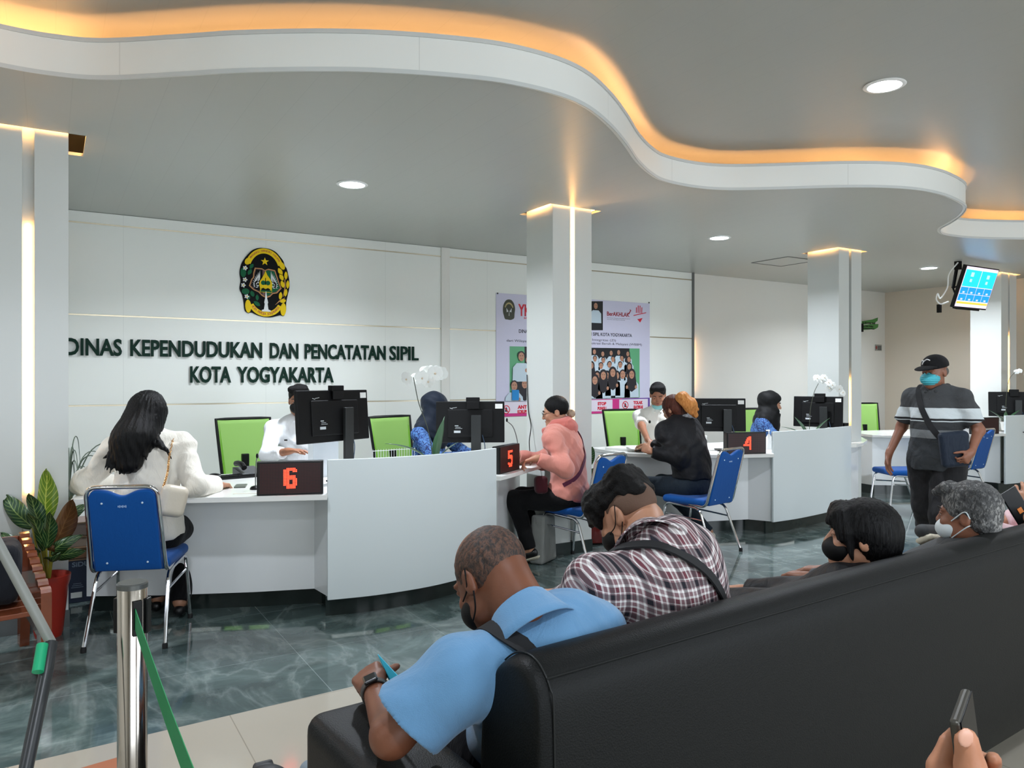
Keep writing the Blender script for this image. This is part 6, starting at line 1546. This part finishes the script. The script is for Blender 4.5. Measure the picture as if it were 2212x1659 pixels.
prt('red_stroke', [[bpt(*r6(1500, 390)), bpt(*r6(1516, 388)), bpt(*r6(1538, 345)), bpt(*r6(1520, 335)), bpt(*r6(1526, 350))]], mat('maroon_print', (150, 24, 44), .5))
btext('YK', r6(338, 0)[0], r6(470, 0)[0], 682, 24, REDP, .006)
btext('BANGGA', r6(400, 0)[0], r6(480, 0)[0], 689, 3.5, REDP, .0006)
# hand mark
hx, hz = bpt(*r6(1620, 400)); pl = []
for k, (dx, h0, h1) in enumerate(((-.045, .06, .10), (-.015, .075, .125), (.015, .075, .125), (.045, .06, .105))): pl.append([(hx+dx-.006, hz+.03), (hx+dx+.006, hz+.03), (hx+dx+.01, hz+h1), (hx+dx-.004, hz+h1)])
pl.append([(hx-.09, hz-.01), (hx+.12, hz+.035), (hx+.12, hz+.045), (hx-.09, hz+.0)]); pl.append([(hx-.03, hz-.05), (hx+.02, hz-.09), (hx+.06, hz-.03), (hx+.0, hz-.045)])
prt('hand_mark', pl, REDP)
prt('mini_emblem', [smooth_poly([(bpt(*r6(240+(x-657)*.13, 340+(y-832)*.158))) for x, y in base[::2]], 3)], mat('emblem_olive', (58, 60, 42), .5))
mx, mz = bpt(*r6(240, 340)); prt('mini_emblem_rim', [[(mx+r*math.cos(a), mz+r*1.35*math.sin(a)) for r, a in [(.062, math.radians(20+140*k/14)) for k in range(15)]+[(.048, math.radians(160-140*k/14)) for k in range(15)]]], mat('emblem_gold_print', (176, 160, 110), .5), .0075)
prt('mini_emblem_wings', [[(mx-.035, mz+.02), (mx-.01, mz-.02), (mx-.03, mz-.03)], [(mx+.035, mz+.02), (mx+.01, mz-.02), (mx+.03, mz-.03)], [(mx-.004, mz-.07), (mx+.004, mz-.07), (mx+.002, mz)]], EW, .0078)
# portrait of an official (half hidden by the column)
def P4(x0, y0, x1, y1): return [bpt(*r6(x0, y1)), bpt(*r6(x1, y1)), bpt(*r6(x1, y0)), bpt(*r6(x0, y0))]
prt('portrait_background', [P4(1060, 250, 1236, 558)], mat('photo_dark', (18, 22, 28), .4))
M_FACE = mat('photo_skin', (178, 130, 104), .5); M_PSH = mat('photo_shirt', (190, 206, 216), .5); M_PHJ = mat('photo_black', (30, 26, 32), .5)
def pface(cx, cy, r, m=M_FACE, dep=.0082): return [[(cx+r*.78*math.cos(a), cy+r*math.sin(a)) for a in [2*math.pi*k/12 for k in range(12)]]]
def figure(px, py, s, kind, dep, grp):
    cx, cz = bpt(*r6(px, py)); r = .040*s
    body = [(cx-r*2.3, cz-r*5.5), (cx+r*2.3, cz-r*5.5), (cx+r*2.2, cz-r*2.4), (cx+r*1.2, cz-r*1.4), (cx-r*1.2, cz-r*1.4), (cx-r*2.2, cz-r*2.4)]
    grp['shirt'].append((body, dep))
    if kind == 'h':
        grp['black'].append(([(cx+r*1.25*math.cos(a), cz+r*.1+r*1.45*math.sin(a)) for a in [2*math.pi*k/14 for k in range(14)]], dep+.0006))
        grp['black'].append(([(cx-r*1.2, cz-r*.2), (cx-r*1.7, cz-r*3.2), (cx, cz-r*4.2), (cx+r*1.7, cz-r*3.2), (cx+r*1.2, cz-r*.2)], dep+.0005))
    else:
        grp['black'].append(([(cx+r*.95*math.cos(a), cz+r*.35+r*.95*math.sin(a)) for a in [2*math.pi*k/12 for k in range(12)]], dep+.0006))
    grp['face'].append(([(cx+r*.78*math.cos(a), cz+r*math.sin(a)) for a in [2*math.pi*k/12 for k in range(12)]], dep+.0011))
    grp['black'].append((rectp(cx-r*.45, cz+r*.18, cx-r*.15, cz+r*.30), dep+.0016)); grp['black'].append((rectp(cx+r*.15, cz+r*.18, cx+r*.45, cz+r*.30), dep+.0016))
    grp['lip'].append((rectp(cx-r*.25, cz-r*.5, cx+r*.25, cz-r*.38), dep+.0016))
    if s > .9 and kind != 'x': grp['face'].append((pface(cx+r*1.3, cz-r*3.0, r*.45)[0], dep+.0014))
G = {'shirt': [], 'black': [], 'face': [], 'lip': []}
figure(1160, 300, .95, 'x', .0082, G)
prt('photo_background', [[bpt(*r6(247, 1303)), bpt(*r6(1626, 1272)), bpt(*r6(1626, 752)), bpt(*r6(247, 728))]], mat('photo_green', (92, 164, 118), .5))
prt('photo_doorway', [[bpt(*r6(405, 1300)), bpt(*r6(1518, 1276)), bpt(*r6(1518, 750)), bpt(*r6(405, 731))]], mat('photo_dark', (18, 22, 28), .4), .0072)
rd = random.Random(11); rows_ = [(800, .75, 'm'), (870, .85, 'm'), (935, .95, 'h'), (1045, 1.1, 'h'), (1130, 1.25, 'h')]
for ri, (y, s, k) in enumerate(rows_):
    xs0 = {0: 480, 1: 440, 2: 430, 3: 330, 4: 400}[ri]; step = {0: 84, 1: 90, 2: 98, 3: 106, 4: 118}[ri]; x = xs0
    while x < 1570:
        kk = k if rd.random() < .8 else ('h' if k == 'm' else 'm')
        if not (ri == 4 and x > 1180): figure(x+rd.uniform(-12, 12), y+rd.uniform(-14, 14)+(0 if x > 500 else 10), s, kk, .0080+ri*.0022, G)
        x += step
for (x, y, k) in ((1145, 1090, 'h'), (1235, 1040, 'h'), (1335, 1010, 'h'), (1440, 1030, 'm'), (1535, 1030, 'h'), (365, 840, 'm'), (290, 1150, 'm')): figure(x, y, 1.3, k, .0195, G)
for k, m in (('shirt', M_PSH), ('black', M_PHJ), ('face', M_FACE), ('lip', mat('photo_lip', (150, 70, 66), .5))):
    b = MB(); zb = bz(1300, 858)
    for pl, dep in G[k]:
        pl = [(x, max(z, bz(1390, 859) if x > 1.2 else bz(1120, 866))) if True else (x, z) for x, z in pl]
        b.prism(pl, -dep-.0004, -dep+.0001, axis=1)
    b.build('photo_figures', m, t_b)['kind'] = 'stuff'
prt('blue_barrel', [P4(262, 1190, 335, 1300)], mat('photo_blue', (20, 130, 196), .5), .030)
# slogan row along the bottom
prt('slogan_band', [[bpt(1060, 870), bpt(1060, 901), bpt(1403, 889.5), bpt(1403, 859)]], mat('magenta_band', (204, 50, 130), .45), .0062)
prt('slogan_band_violet', [[bpt(*r6(1440, 1285)), bpt(*r6(1440, 1420)), bpt(1403, 889.3), bpt(1403, 859)]], mat('violet_band', (96, 60, 150), .45), .0066)
for (x0, x1) in ((120, 720), (740, 1338), (1410, 1714)):
    ya, yb = (1310-(x0-1120)*.022), (1310-(x1-1120)*.022)
    prt('slogan_plate', [[bpt(*r6(x0, ya+112)), bpt(*r6(x1, yb+108)), bpt(*r6(x1, yb-12)), bpt(*r6(x0, ya-10))]], mat('pale_plate', (224, 214, 226), .45), .0074)
def slog(a, b_, x0, x1, y1, y2):
    for s_, y in ((a, y1), (b_, y2)):
        p0, p1 = r6(x0, y), r6(x1, y); xa, xb = bx(p0[0]), bx(p1[0]); z = bz((p0[0]+p1[0])/2, (p0[1]+p1[1])/2)
        o = text_mesh('slogan', s_, .052, REDP, None, extrude=.0004, bold=.0035, fit=xb-xa); o.location = (xa, -.0086, z); o.parent = t_b
slog('ANTI', 'KORUPSI', 330, 440, 1388, 1438); slog('STOP', 'PUNGLI', 1180, 1272, 1352, 1402); slog('TOLAK', 'GRATIFIKASI', 1560, 1660, 1340, 1388)
for cx_, cy_ in ((210, 1400), (1474, 1352)):
    X, Z = bpt(*r6(cx_, cy_)); r = .05
    prt('prohibition_mark', [[(X+r_*math.cos(a), Z+r_*math.sin(a)) for r_, a in [(r, 2*math.pi*k/24) for k in range(25)]+[(r*.8, -2*math.pi*k/24) for k in range(25)]], [(X-r*.7, Z+r*.55), (X-r*.55, Z+r*.7), (X+r*.7, Z-r*.55), (X+r*.55, Z-r*.7)]], REDP, .0086)
    prt('prohibition_figure', [[(X-.018, Z-.025), (X+.018, Z-.025), (X+.012, Z+.012), (X, Z+.03), (X-.012, Z+.012)]], INK, .0080)
for px, py in ((1074, 634), (1401, 654)):
    x, z = bpt(px, py); MB().sphere((x, -.01, z), .010, None, 8, 6).build('pin', GREYP, t_b, smooth=True)

# ---------------- leaf shaped direction sign and small notice near the far corner
M_LG = mat('leaf_sign_green', (70, 128, 60), .4); M_LGD = mat('leaf_sign_dark', (16, 30, 14), .4)
c = Pw(1862, 700, 7.3); t = thing('direction_sign', 'two green leaf-shaped direction boards on a black bracket beside the third column', 'sign', (c.x, 7.3, c.z))
k_ = c.x and (Pw(1863, 700, 7.3).x-c.x)
def q(px, py): p = Pw(px, py, 7.3); return (p.x-c.x, p.z-c.z)
MB().prism([q(1860, 699), q(1860, 717), q(1863, 717), q(1863, 699)], -.02, .2, axis=1).build('bracket', BLACKM, t)
MB().prism([q(1862, 694), q(1862, 701), q(1888, 698), q(1895, 693), q(1896, 686), q(1885, 690)], -.006, .006, axis=1).build('board', M_LG, t)
MB().prism([q(1863, 703), q(1863, 713), q(1890, 711), q(1896, 707), q(1897, 700), q(1880, 700)], -.006, .006, axis=1).build('board', M_LG, t)
def qt(body, px0, px1, py, h):
    a, b = q(px0, py), q(px1, py); o = text_mesh('board_text', body, h, M_LGD, t, extrude=.0005, bold=.002, fit=b[0]-a[0]); o.location = (a[0], -.008, a[1])
qt('5. Eli Arsip Aktif', 1863, 1890, 698.5, .035); qt('4. Sek. Pelay.', 1864, 1886, 705.5, .028); qt('Dokumen Pend.', 1864, 1888, 710.5, .028)
c = Pw(1898, 751, 7.485); t = thing('wall_notice', 'small grey and red notice plate below the leaf-shaped sign', 'notice', (c.x, 7.49, c.z))
MB().box((0, 0, 0), (.085, .004, .05)).build('plate', mat('notice_grey', (150, 150, 144), .5), t)
MB().prism([(-.08+.02+.022*math.cos(a), .0+.03*math.sin(a)) for a in [2*math.pi*k/12 for k in range(12)]], -.006, -.004, axis=1).build('red_symbol', mat('notice_red', (150, 60, 60), .5), t)
b = MB()
for z in (-.028, -.005, .018): b.box((.025, -.005, z), (.05, .001, .007))
b.build('text_lines', mat('notice_ink', (60, 62, 58), .5), t)

# ---------------- hanging television
TA = Vector((9.35, 4.9, 2.83)); ux = Vector((1, 0, 0)); dn = Vector((0, .16, -.49)).normalized(); W_, H_ = .74, .52; nn = ux.cross(dn).normalized()
if nn.y > 0: nn = -nn
t = thing('hanging_television', 'tilted television hanging from the ceiling at the right, showing blue service panels', 'television', TA)
def tvq(u, v, d=0): return ux*(u*W_)+dn*(v*H_)+nn*d
def tvbox(name, u0, v0, u1, v1, d0, d1, m):
    vs_ = [tvq(u, v, d) for d in (d0, d1) for u, v in ((u0, v0), (u1, v0), (u1, v1), (u0, v1))]
    return MB().add(vs_, [(0, 1, 2, 3), (4, 5, 6, 7), (0, 1, 5, 4), (1, 2, 6, 5), (2, 3, 7, 6), (3, 0, 4, 7)]).build(name, m, t)
tvbox('housing', 0, 0, 1, 1, -.045, 0, BLACKP); tvbox('bottom_bar', .1, .99, .8, 1.035, -.05, .0, BLACKM)
def e1(n, c, s=1.1): return emit('tv_'+n, c, s)
tvbox('screen', .018, .025, .985, .965, 0, .002, e1('lilac', (214, 190, 232)))
for u0, u1 in ((.03, .50), (.515, .975)): tvbox('screen_panel', u0, .095, u1, .485, .002, .003, e1('cyan', (20, 178, 232)))
for i in range(4):
    for j in range(2): tvbox('screen_panel', .03+i*.239, .50+j*.165, .03+i*.239+.228, .655+j*.165, .002, .003, e1('blue', (16, 130, 208)))
tvbox('screen_ticker', .03, .845, .975, .895, .002, .003, e1('amber', (232, 170, 60)))
for u, v, s_ in ((.25, .20, .05), (.74, .22, .045), (.25, .34, .035), (.74, .36, .035)): tvbox('screen_symbol', u-s_, v-s_, u+s_*.8, v+s_, .003, .004, e1('pale', (150, 190, 200)))
for i in range(4):
    for j in range(2): tvbox('screen_symbol', .11+i*.239, .60+j*.165, .17+i*.239, .64+j*.165, .003, .004, e1('pale2', (170, 180, 230)))
b = MB().box((0.10, .16, .02), (.03, .03, .05)); b.tube([(0.10, .16, .07), (0.10, .22, -.25)], .02, 8); b.tube([tvq(.15, .45, -.05), (0.10, .22, -.25), tvq(.15, .8, -.05)], .012, 8); b.build('ceiling_bracket', BLACKM, t)
b = MB().tube(spline([(.06, .14, .05), (-.10, .16, -.10), (-.06, .2, -.25), (-.10, .26, -.38), (-.16, .26, -.33), (-.19, .26, -.40), (-.1, .26, -.45), (0, .22, -.42)], 8), .008, 8); b.build('white_cable', PAPER, t, smooth=True)
MB().box((-.06, .3, -.50), (.02, .02, .05)).build('adapter', BLACKM, t)
# ================================================================ LEFT FOREGROUND AND PLANTS
# croton in a red pot by the first column
def croton_leaf(name, c0, c1, vein):
    t = NT(name); v = t.coord('UV'); x, y, z = t.sep(v)
    a = t.math('ABSOLUTE', t.math('SUBTRACT', x, .5))
    w_ = t.math('FRACT', t.math('ADD', t.math('MULTIPLY', y, 9), t.math('MULTIPLY', a, -4.5)))
    side = t.math('LESS_THAN', t.math('ABSOLUTE', t.math('SUBTRACT', w_, .5)), .075); mid = t.math('LESS_THAN', a, .03)
    m = t.math('MAXIMUM', side, mid)
    t.set(t.mix(t.math('MULTIPLY', m, .8), t.mix(t.noise(t.coord(), 9, 3), c0, c1), vein), .4); return t.m
LG = croton_leaf('croton_green', (36, 74, 34), (20, 52, 26), (128, 150, 84)); LY = croton_leaf('croton_lime', (112, 138, 26), (74, 110, 22), (190, 196, 84)); LB = croton_leaf('croton_bronze', (104, 66, 34), (70, 44, 22), (112, 78, 44))
def big_leaf(parent, base, tip, W, m, side=(1, 0, 0), arch=.15, cup=.2):
    base, tip = Vector(base), Vector(tip); ax = tip-base; L = ax.length; a = ax.normalized(); s_ = Vector(side); s_ = (s_-a*s_.dot(a)).normalized(); n_ = a.cross(s_)
    n = 16; vs_ = []; fs = []; uv = []
    for i in range(n+1):
        t = i/n; c = base+ax*t+n_*math.sin(math.pi*t)*arch*L; w = W*(math.sin(math.pi*min(1, .04+t*.96))**.62)*(1-.25*t)
        for k in range(5):
            q = (k-2)/2; vs_.append(c+s_*q*w+n_*abs(q)*w*cup+n_*.006*math.sin(9*t+q*3)); uv.append((.5+q*.5, t))
    for i in range(n):
        for k in range(4): f = i*5+k; fs.append((f, f+1, f+6, f+5))
    o = MB().add(vs_, fs).build('leaf', m, parent, smooth=True); ul = o.data.uv_layers.new(name='uv')
    for lp in o.data.loops: ul.data[lp.index].uv = uv[lp.vertex_index]
    return thick(o, .0015)
PC = Vector((.0, 5.05, 0)); t = thing('potted_croton', 'large croton with green, lime and bronze leaves in a red pot by the leftmost column', 'potted plant', PC)
MRED = mat('red_terracotta', (168, 44, 30), .35, var=.15)
MB().lathe([(.066, 0), (.072, .02), (.098, .28), (.108, .31), (.112, .345), (.107, .35), (.098, .33), (.09, .30), (.02, .29)]).build('pot', MRED, t, smooth=True)
MB().lathe([(.0, .30), (.094, .305)], caps=False).build('soil', mat('dark_soil', (40, 28, 20), .9), t)
LD = 4.27
def lp(px, py, f=0.0): v = Pd(px, py, LD+f); return v-PC
RS = (RT[0], RT[1], 0)
stem0 = Vector((0, 0, .30))
LV = [((92, 1140), (100, 1012), 26, LY, 0, .05), ((70, 1140), (10, 1068), 24, LG, .05, -.12), ((85, 1145), (62, 1066), 21, LG, -.10, .05), ((108, 1190), (158, 1078), 26, LB, -.06, .1), ((120, 1135), (192, 1090), 17, LG, .1, -.1),
      ((95, 1190), (60, 1108), 17, LG, -.15, .1), ((100, 1185), (108, 1105), 16, LG, -.2, .06), ((108, 1195), (180, 1155), 15, LG, .02, -.25), ((112, 1200), (186, 1190), 15, LG, 0, -.12), ((85, 1195), (2, 1150), 17, LG, .02, -.2), ((75, 1215), (10, 1180), 16, LG, -.02, -.2),
      ((100, 1205), (130, 1195), 14, LG, -.15, -.2), ((70, 1190), (28, 1230), 16, LG, .1, -.25), ((95, 1180), (72, 1130), 14, LY, .1, .1), ((60, 1225), (20, 1265), 13, LG, .05, -.2)]
for (b0, t0, w, m, f, ar) in LV:
    B, T = lp(*b0, f*.5), lp(*t0, f); big_leaf(t, B, T, w*LD/FPX, m, RS, ar)
    MB().tube(spline([stem0+Vector((B.x*.1, B.y*.1, 0)), stem0*.4+Vector((B.x*.7, B.y*.7, B.z*.6)), B], 5), .005, 6).build('leaf_stalk', mat('yellow_stalk', (150, 140, 50), .5), t, smooth=True)
# stacked cartons behind the column
def carton(label, z, w, d, h, m, rz=0, dx=0, txt=None):
    t = thing('carton', label, 'box', (.20+dx, 5.84, z), rz, 'cartons stacked beside the leftmost column')
    MB().box((0, 0, h/2), (w/2, d/2, h/2)).build('box', m, t, bevel=.003, seg=1)
    MB().box((0, -d/2-.0008, h-.006), (w/2-.004, .0008, .004)).build('flap_edge', mat('tape', (120, 96, 70), .5), t)
    if txt:
        text_mesh('printed_name', txt, .042, mat('faded_print', (110, 122, 140), .5), t, extrude=.0004, bold=.001, fit=.10, loc=(-.07, -d/2-.001, h-.05))
        MB().box((-.045, -d/2-.001, .05), (.032, .0006, .018)).build('barcode_label', PAPER, t); b = MB()
        for i in range(3): b.box((-.04, -d/2-.001, .10+i*.012), (.035-.006*i, .0006, .002))
        b.build('small_print', mat('faded_print', (110, 122, 140), .5), t)
MCB = mat('cardboard_brown', (120, 86, 60), .8); MCB2 = mat('cardboard_pale', (150, 132, 116), .8)
carton('dark blue printed carton at the bottom of the stack beside the column', 0, .30, .26, .285, mat('navy_carton', (20, 34, 62), .5), txt='SiDU')
carton('brown carton lying on the dark blue carton', .286, .30, .26, .075, MCB)
carton('pale carton second from the top of the stack beside the column', .362, .28, .25, .07, MCB2, .03)
carton('greyish carton on top of the stack beside the column', .433, .28, .25, .09, mat('cardboard_grey', (128, 112, 104), .8), -.03)
# grassy plant behind
t = thing('potted_grass', 'thin arching grass blades showing right of the leftmost column', 'potted plant', (.12, 6.35, 0))
MB().lathe([(.09, 0), (.13, .30), (.14, .32), (.12, .31)]).build('pot', mat('white_ceramic', (225, 225, 220), .3), t, smooth=True)
MB().tube([(0, 0, .28), (.01, 0, .62)], .02, 8).build('stem', mat('grass_stem', (70, 74, 50), .7), t, smooth=True)
rd = random.Random(5)
for i in range(22):
    a = rd.uniform(-2.8, 1.6); L_ = rd.uniform(.28, .48); h_ = rd.uniform(.12, .42)
    P_ = spline([Vector((0, 0, .58)), Vector((math.cos(a)*L_*.35, math.sin(a)*L_*.35, .62+h_*.9)), Vector((math.cos(a)*L_*.75, math.sin(a)*L_*.75, .60+h_)), Vector((math.cos(a)*L_, math.sin(a)*L_, .50+h_*.5))], 6)
    MB().tube(P_, [.005*(1-k/(len(P_)))+.001 for k in range(len(P_))], 5).build('blade', mat('grass_blade', (92, 104, 88), .6), t, smooth=True)
# second red pot with split-leaf plant right of column two
PC2 = Vector((4.17, 5.46, 0)); t = thing('potted_monstera', 'split-leaf plant in a red pot right of the second column', 'potted plant', PC2)
MB().lathe([(.12, 0), (.16, .02), (.185, .18), (.175, .22), (.165, .22), (.15, .19)]).build('pot', mat('red_glazed_pot', (96, 24, 20), .15), t, smooth=True)
def lp2(px, py, f=0.0): return Pd(px, py, 6.75+f)-PC2
for (b0, t0, w, f) in (((1262, 1010), (1280, 965), 17, 0), ((1262, 1060), (1240, 1020), 12, .1), ((1268, 1040), (1290, 1010), 12, -.1), ((1280, 1035), (1300, 1020), 11, .1), ((1255, 1070), (1275, 1050), 11, -.1), ((1252, 960), (1262, 925), 9, .05)):
    B, T = lp2(*b0, f), lp2(*t0, f); n = 14; ax = T-B; a = ax.normalized(); s_ = Vector(RS); vs_ = []; fs = []
    big_leaf(t, B, T, w*6.75/FPX, LG, RS, .08)
    MB().tube(spline([Vector((0, 0, .2)), Vector((B.x*.6, B.y*.6, B.z*.6)), B], 5), .004, 6).build('leaf_stalk', mat('green_stalk', (60, 90, 44), .5), t, smooth=True)
# bushy plant tops behind the counters
t = thing('potted_bamboo', 'dark leafy plant top behind the ginger ponytail', 'potted plant', (Pd(1500, 900, 9.6).x, Pd(1500, 900, 9.6).y, 0))
MB().lathe([(.1, 0), (.14, .3), (.15, .32), (.13, .31)]).build('pot', mat('white_ceramic', (225, 225, 220), .3), t, smooth=True)
MB().tube([(0, 0, .3), (0, 0, 1.2)], .012, 8).build('stem', mat('green_stalk', (60, 90, 44), .5), t, smooth=True)
rd = random.Random(9)
for i in range(16):
    a = rd.uniform(0, 6.28); b = MB(); v, f = leaf_blade(rd.uniform(.12, .22), .014, .6, rd.uniform(.1, .9)); R = Matrix.Rotation(a, 3, 'Z'); z0 = rd.uniform(.85, 1.2)
    b.add([R @ Vector(p)+Vector((0, 0, z0)) for p in v], f); thick(b.build('leaf', mat('dark_leaf', (24, 50, 26), .4), t, smooth=True))

# queue post with green belt
Q = Pd(286, 1245, 1.75); Q.z = 0
t = thing('queue_post', 'polished steel queue barrier post with a green belt, left foreground', 'queue post', Q, TH-math.pi/2)
HT = .985
MB().lathe([(.0, .0), (.16, .0), (.16, .012), (.13, .03), (.04, .045), (.032, .05)]).build('base', STEEL, t, smooth=True)
MB().lathe([(.0318, .05), (.0318, HT-.004), (.029, HT)], seg=36).build('post', STEEL, t, smooth=True)
MB().lathe([(.0335, HT-.012), (.0335, HT-.002), (.031, HT+.001), (0, HT+.001)], seg=36).build('cap', mat('post_cap', (92, 94, 92), .3, .5), t, smooth=True)
for a in (math.pi*.0, math.pi, -math.pi/2+.75, math.pi/2):
    MB().box((.0325*math.cos(a), .0325*math.sin(a), HT-.075), (.007, .010, .040), Matrix.Rotation(a, 3, 'Z')).build('belt_socket', BLACKP, t, bevel=.002)
MGB = mat('green_belt', (10, 138, 78), .75, bump=(400, .3, .001))
E = Pd(640, 1780, .62); E.z = .905; S = Vector((Q.x, Q.y, 0))+FV*-.030+RV*.022
vs_ = []; n = 20
for i in range(n+1):
    k = i/n; p = S*(1-k)+Vector((E.x, E.y, 0))*k; z = HT-.075-.018*math.sin(math.pi*k)-.0*k
    vs_ += [Vector((p.x, p.y, z-.024)), Vector((p.x, p.y, z+.024))]
o = MB().add(vs_, [(2*i, 2*i+2, 2*i+3, 2*i+1) for i in range(n)]).build('barrier_belt', MGB); thick(o, .0012)
tag(o, 'green queue belt running from the steel post toward the viewer', 'queue belt')
# second post, black with a sign holder, at the left edge
B0 = Pd(100, 1450, 1.62); B1 = Pd(50, 1690, 1.52); d = (B0-B1).normalized(); foot = B1+(B1-B0)*((B1.z-.02)/(B0.z-B1.z))
t = thing('jointed_pole', 'leaning black pole with green clip and angled grey upper tube at the left edge', 'pole', (foot.x, foot.y, 0)); O = Vector((foot.x, foot.y, 0))
A_ = Pd(110, 1388, 1.66)
MB().tube([foot-O, B0-O, A_-O], .0135, 14).build('pole', mat('dark_pole', (44, 46, 48), .35), t, smooth=True)
MB().lathe([(0, 0), (.14, 0), (.14, .012), (.03, .03), (.014, .035)]).build('base', BLACKP, t, smooth=True)
dd = (A_-B0).normalized(); cc = (Pd(97, 1418, 1.625)-O)+FV*-.010+RV*-.004
MB().tube([cc-dd*.030, cc+dd*.030], .0115, 12).build('green_clip', mat('green_clip', (16, 158, 108), .5), t, smooth=True)
F0, F1 = A_-O, Pd(-60, 1070, 1.62)-O
MB().tube([F0, F1], .0105, 12).build('frame_edge', mat('grey_frame', (132, 134, 128), .4), t, smooth=True)
# carved wooden bench at the left, seen from its end
MW = mat('varnished_wood', (142, 74, 46), .18, bump=(30, .2, .003), var=.3, coat=.6)
b0 = Pd(112, 1400, 3.66); Bx, By = b0.x, b0.y
t = thing('carved_bench', 'carved reddish wooden bench with scalloped side, at the left edge', 'bench', (Bx, By, 0), math.radians(9))
sc = [(0, 0), (0, .43)]; m = 9
for i in range(m):
    y0 = i*.72/m; z0 = .43+.175*(i/m)
    for k in range(5): a = math.pi*k/4; sc.append((y0+.04-.04*math.cos(a), z0+.016*i/m+.022*math.sin(a)))
sc += [(.74, .60), (.74, 0), (.66, 0), (.62, .22), (.12, .20), (.07, 0)]
MB().prism([(y, z) for y, z in sc], -.045, 0, axis=0).build('side_panel', MW, t, bevel=.006)
MB().prism([(y, z) for y, z in sc], -1.2, -1.155, axis=0).build('side_panel', MW, t, bevel=.006)
for k in range(5): MB().box((-.60, .10+k*.125, .33), (.555, .055, .012)).build('seat_slat', MW, t, bevel=.004)
MB().box((-.60, .70, .50), (.555, .015, .10)).build('back_rail', MW, t, bevel=.006)
o = sdf_mesh('travel_bag', [rbox((0, 0, .16), (.17, .15, .15), None, .06, 0), cone((-.08, 0, .32), (.08, 0, .32), .014, .014, .02)], .009, cloth('dark_navy_fabric', (24, 26, 32), 14, .5), None, fold(.006, .8, 2))
o.location = (Bx-.30, By+.25, .345); tag(o, 'dark navy bag resting on the carved wooden bench', 'bag')
# small things at the bottom edge
g = Ph(172, 1684, .02)
t = thing('wooden_footstool', 'small brown wooden board with black strap at the bottom left edge', 'footstool', (g.x, g.y, 0), .15)
MB().box((0, -.12, .05), (.13, .12, .012)).build('top', mat('brown_board', (158, 96, 66), .5), t, bevel=.003)
for x in (-.1, .1):
    for y in (-.2, -.04): MB().box((x, y, .02), (.015, .015, .02)).build('leg', mat('brown_board', (158, 96, 66), .5), t)
MB().prism([(-.20, -.10), (-.13, -.10), (-.16, .03), (-.21, .03)], .005, .075).build('strap', BLACKM, t, bevel=.01)
g = Ph(565, 1672, .04)
o = sdf_mesh('round_bag', [ell((0, 0, .03), (.085, .08, .055), None, .01), cone((-.02, .05, .075), (.03, .05, .075), .010, .010, .01)], .005, mat('black_nylon', (26, 28, 30), .5))
o.location = (g.x, g.y-.05, 0); tag(o, 'rounded dark bag on the pale tiles at the bottom edge', 'bag')
# thin black cable down the second column's left edge
cx, cy = COLS[1]
o = MB().tube(spline([(cx-CH-.010, cy+CH-.02, 1.5), (cx-CH-.010, cy+CH-.04, 1.2), (cx-CH-.02, cy+CH-.1, 1.06), (cx-CH-.07, cy+.05, .93), (cx-CH-.12, cy-.05, .78)], 8), .004, 6).build('black_cable', BLACKM, smooth=True)
tag(o, 'thin black cable hanging down the edge of the second column', 'cable')
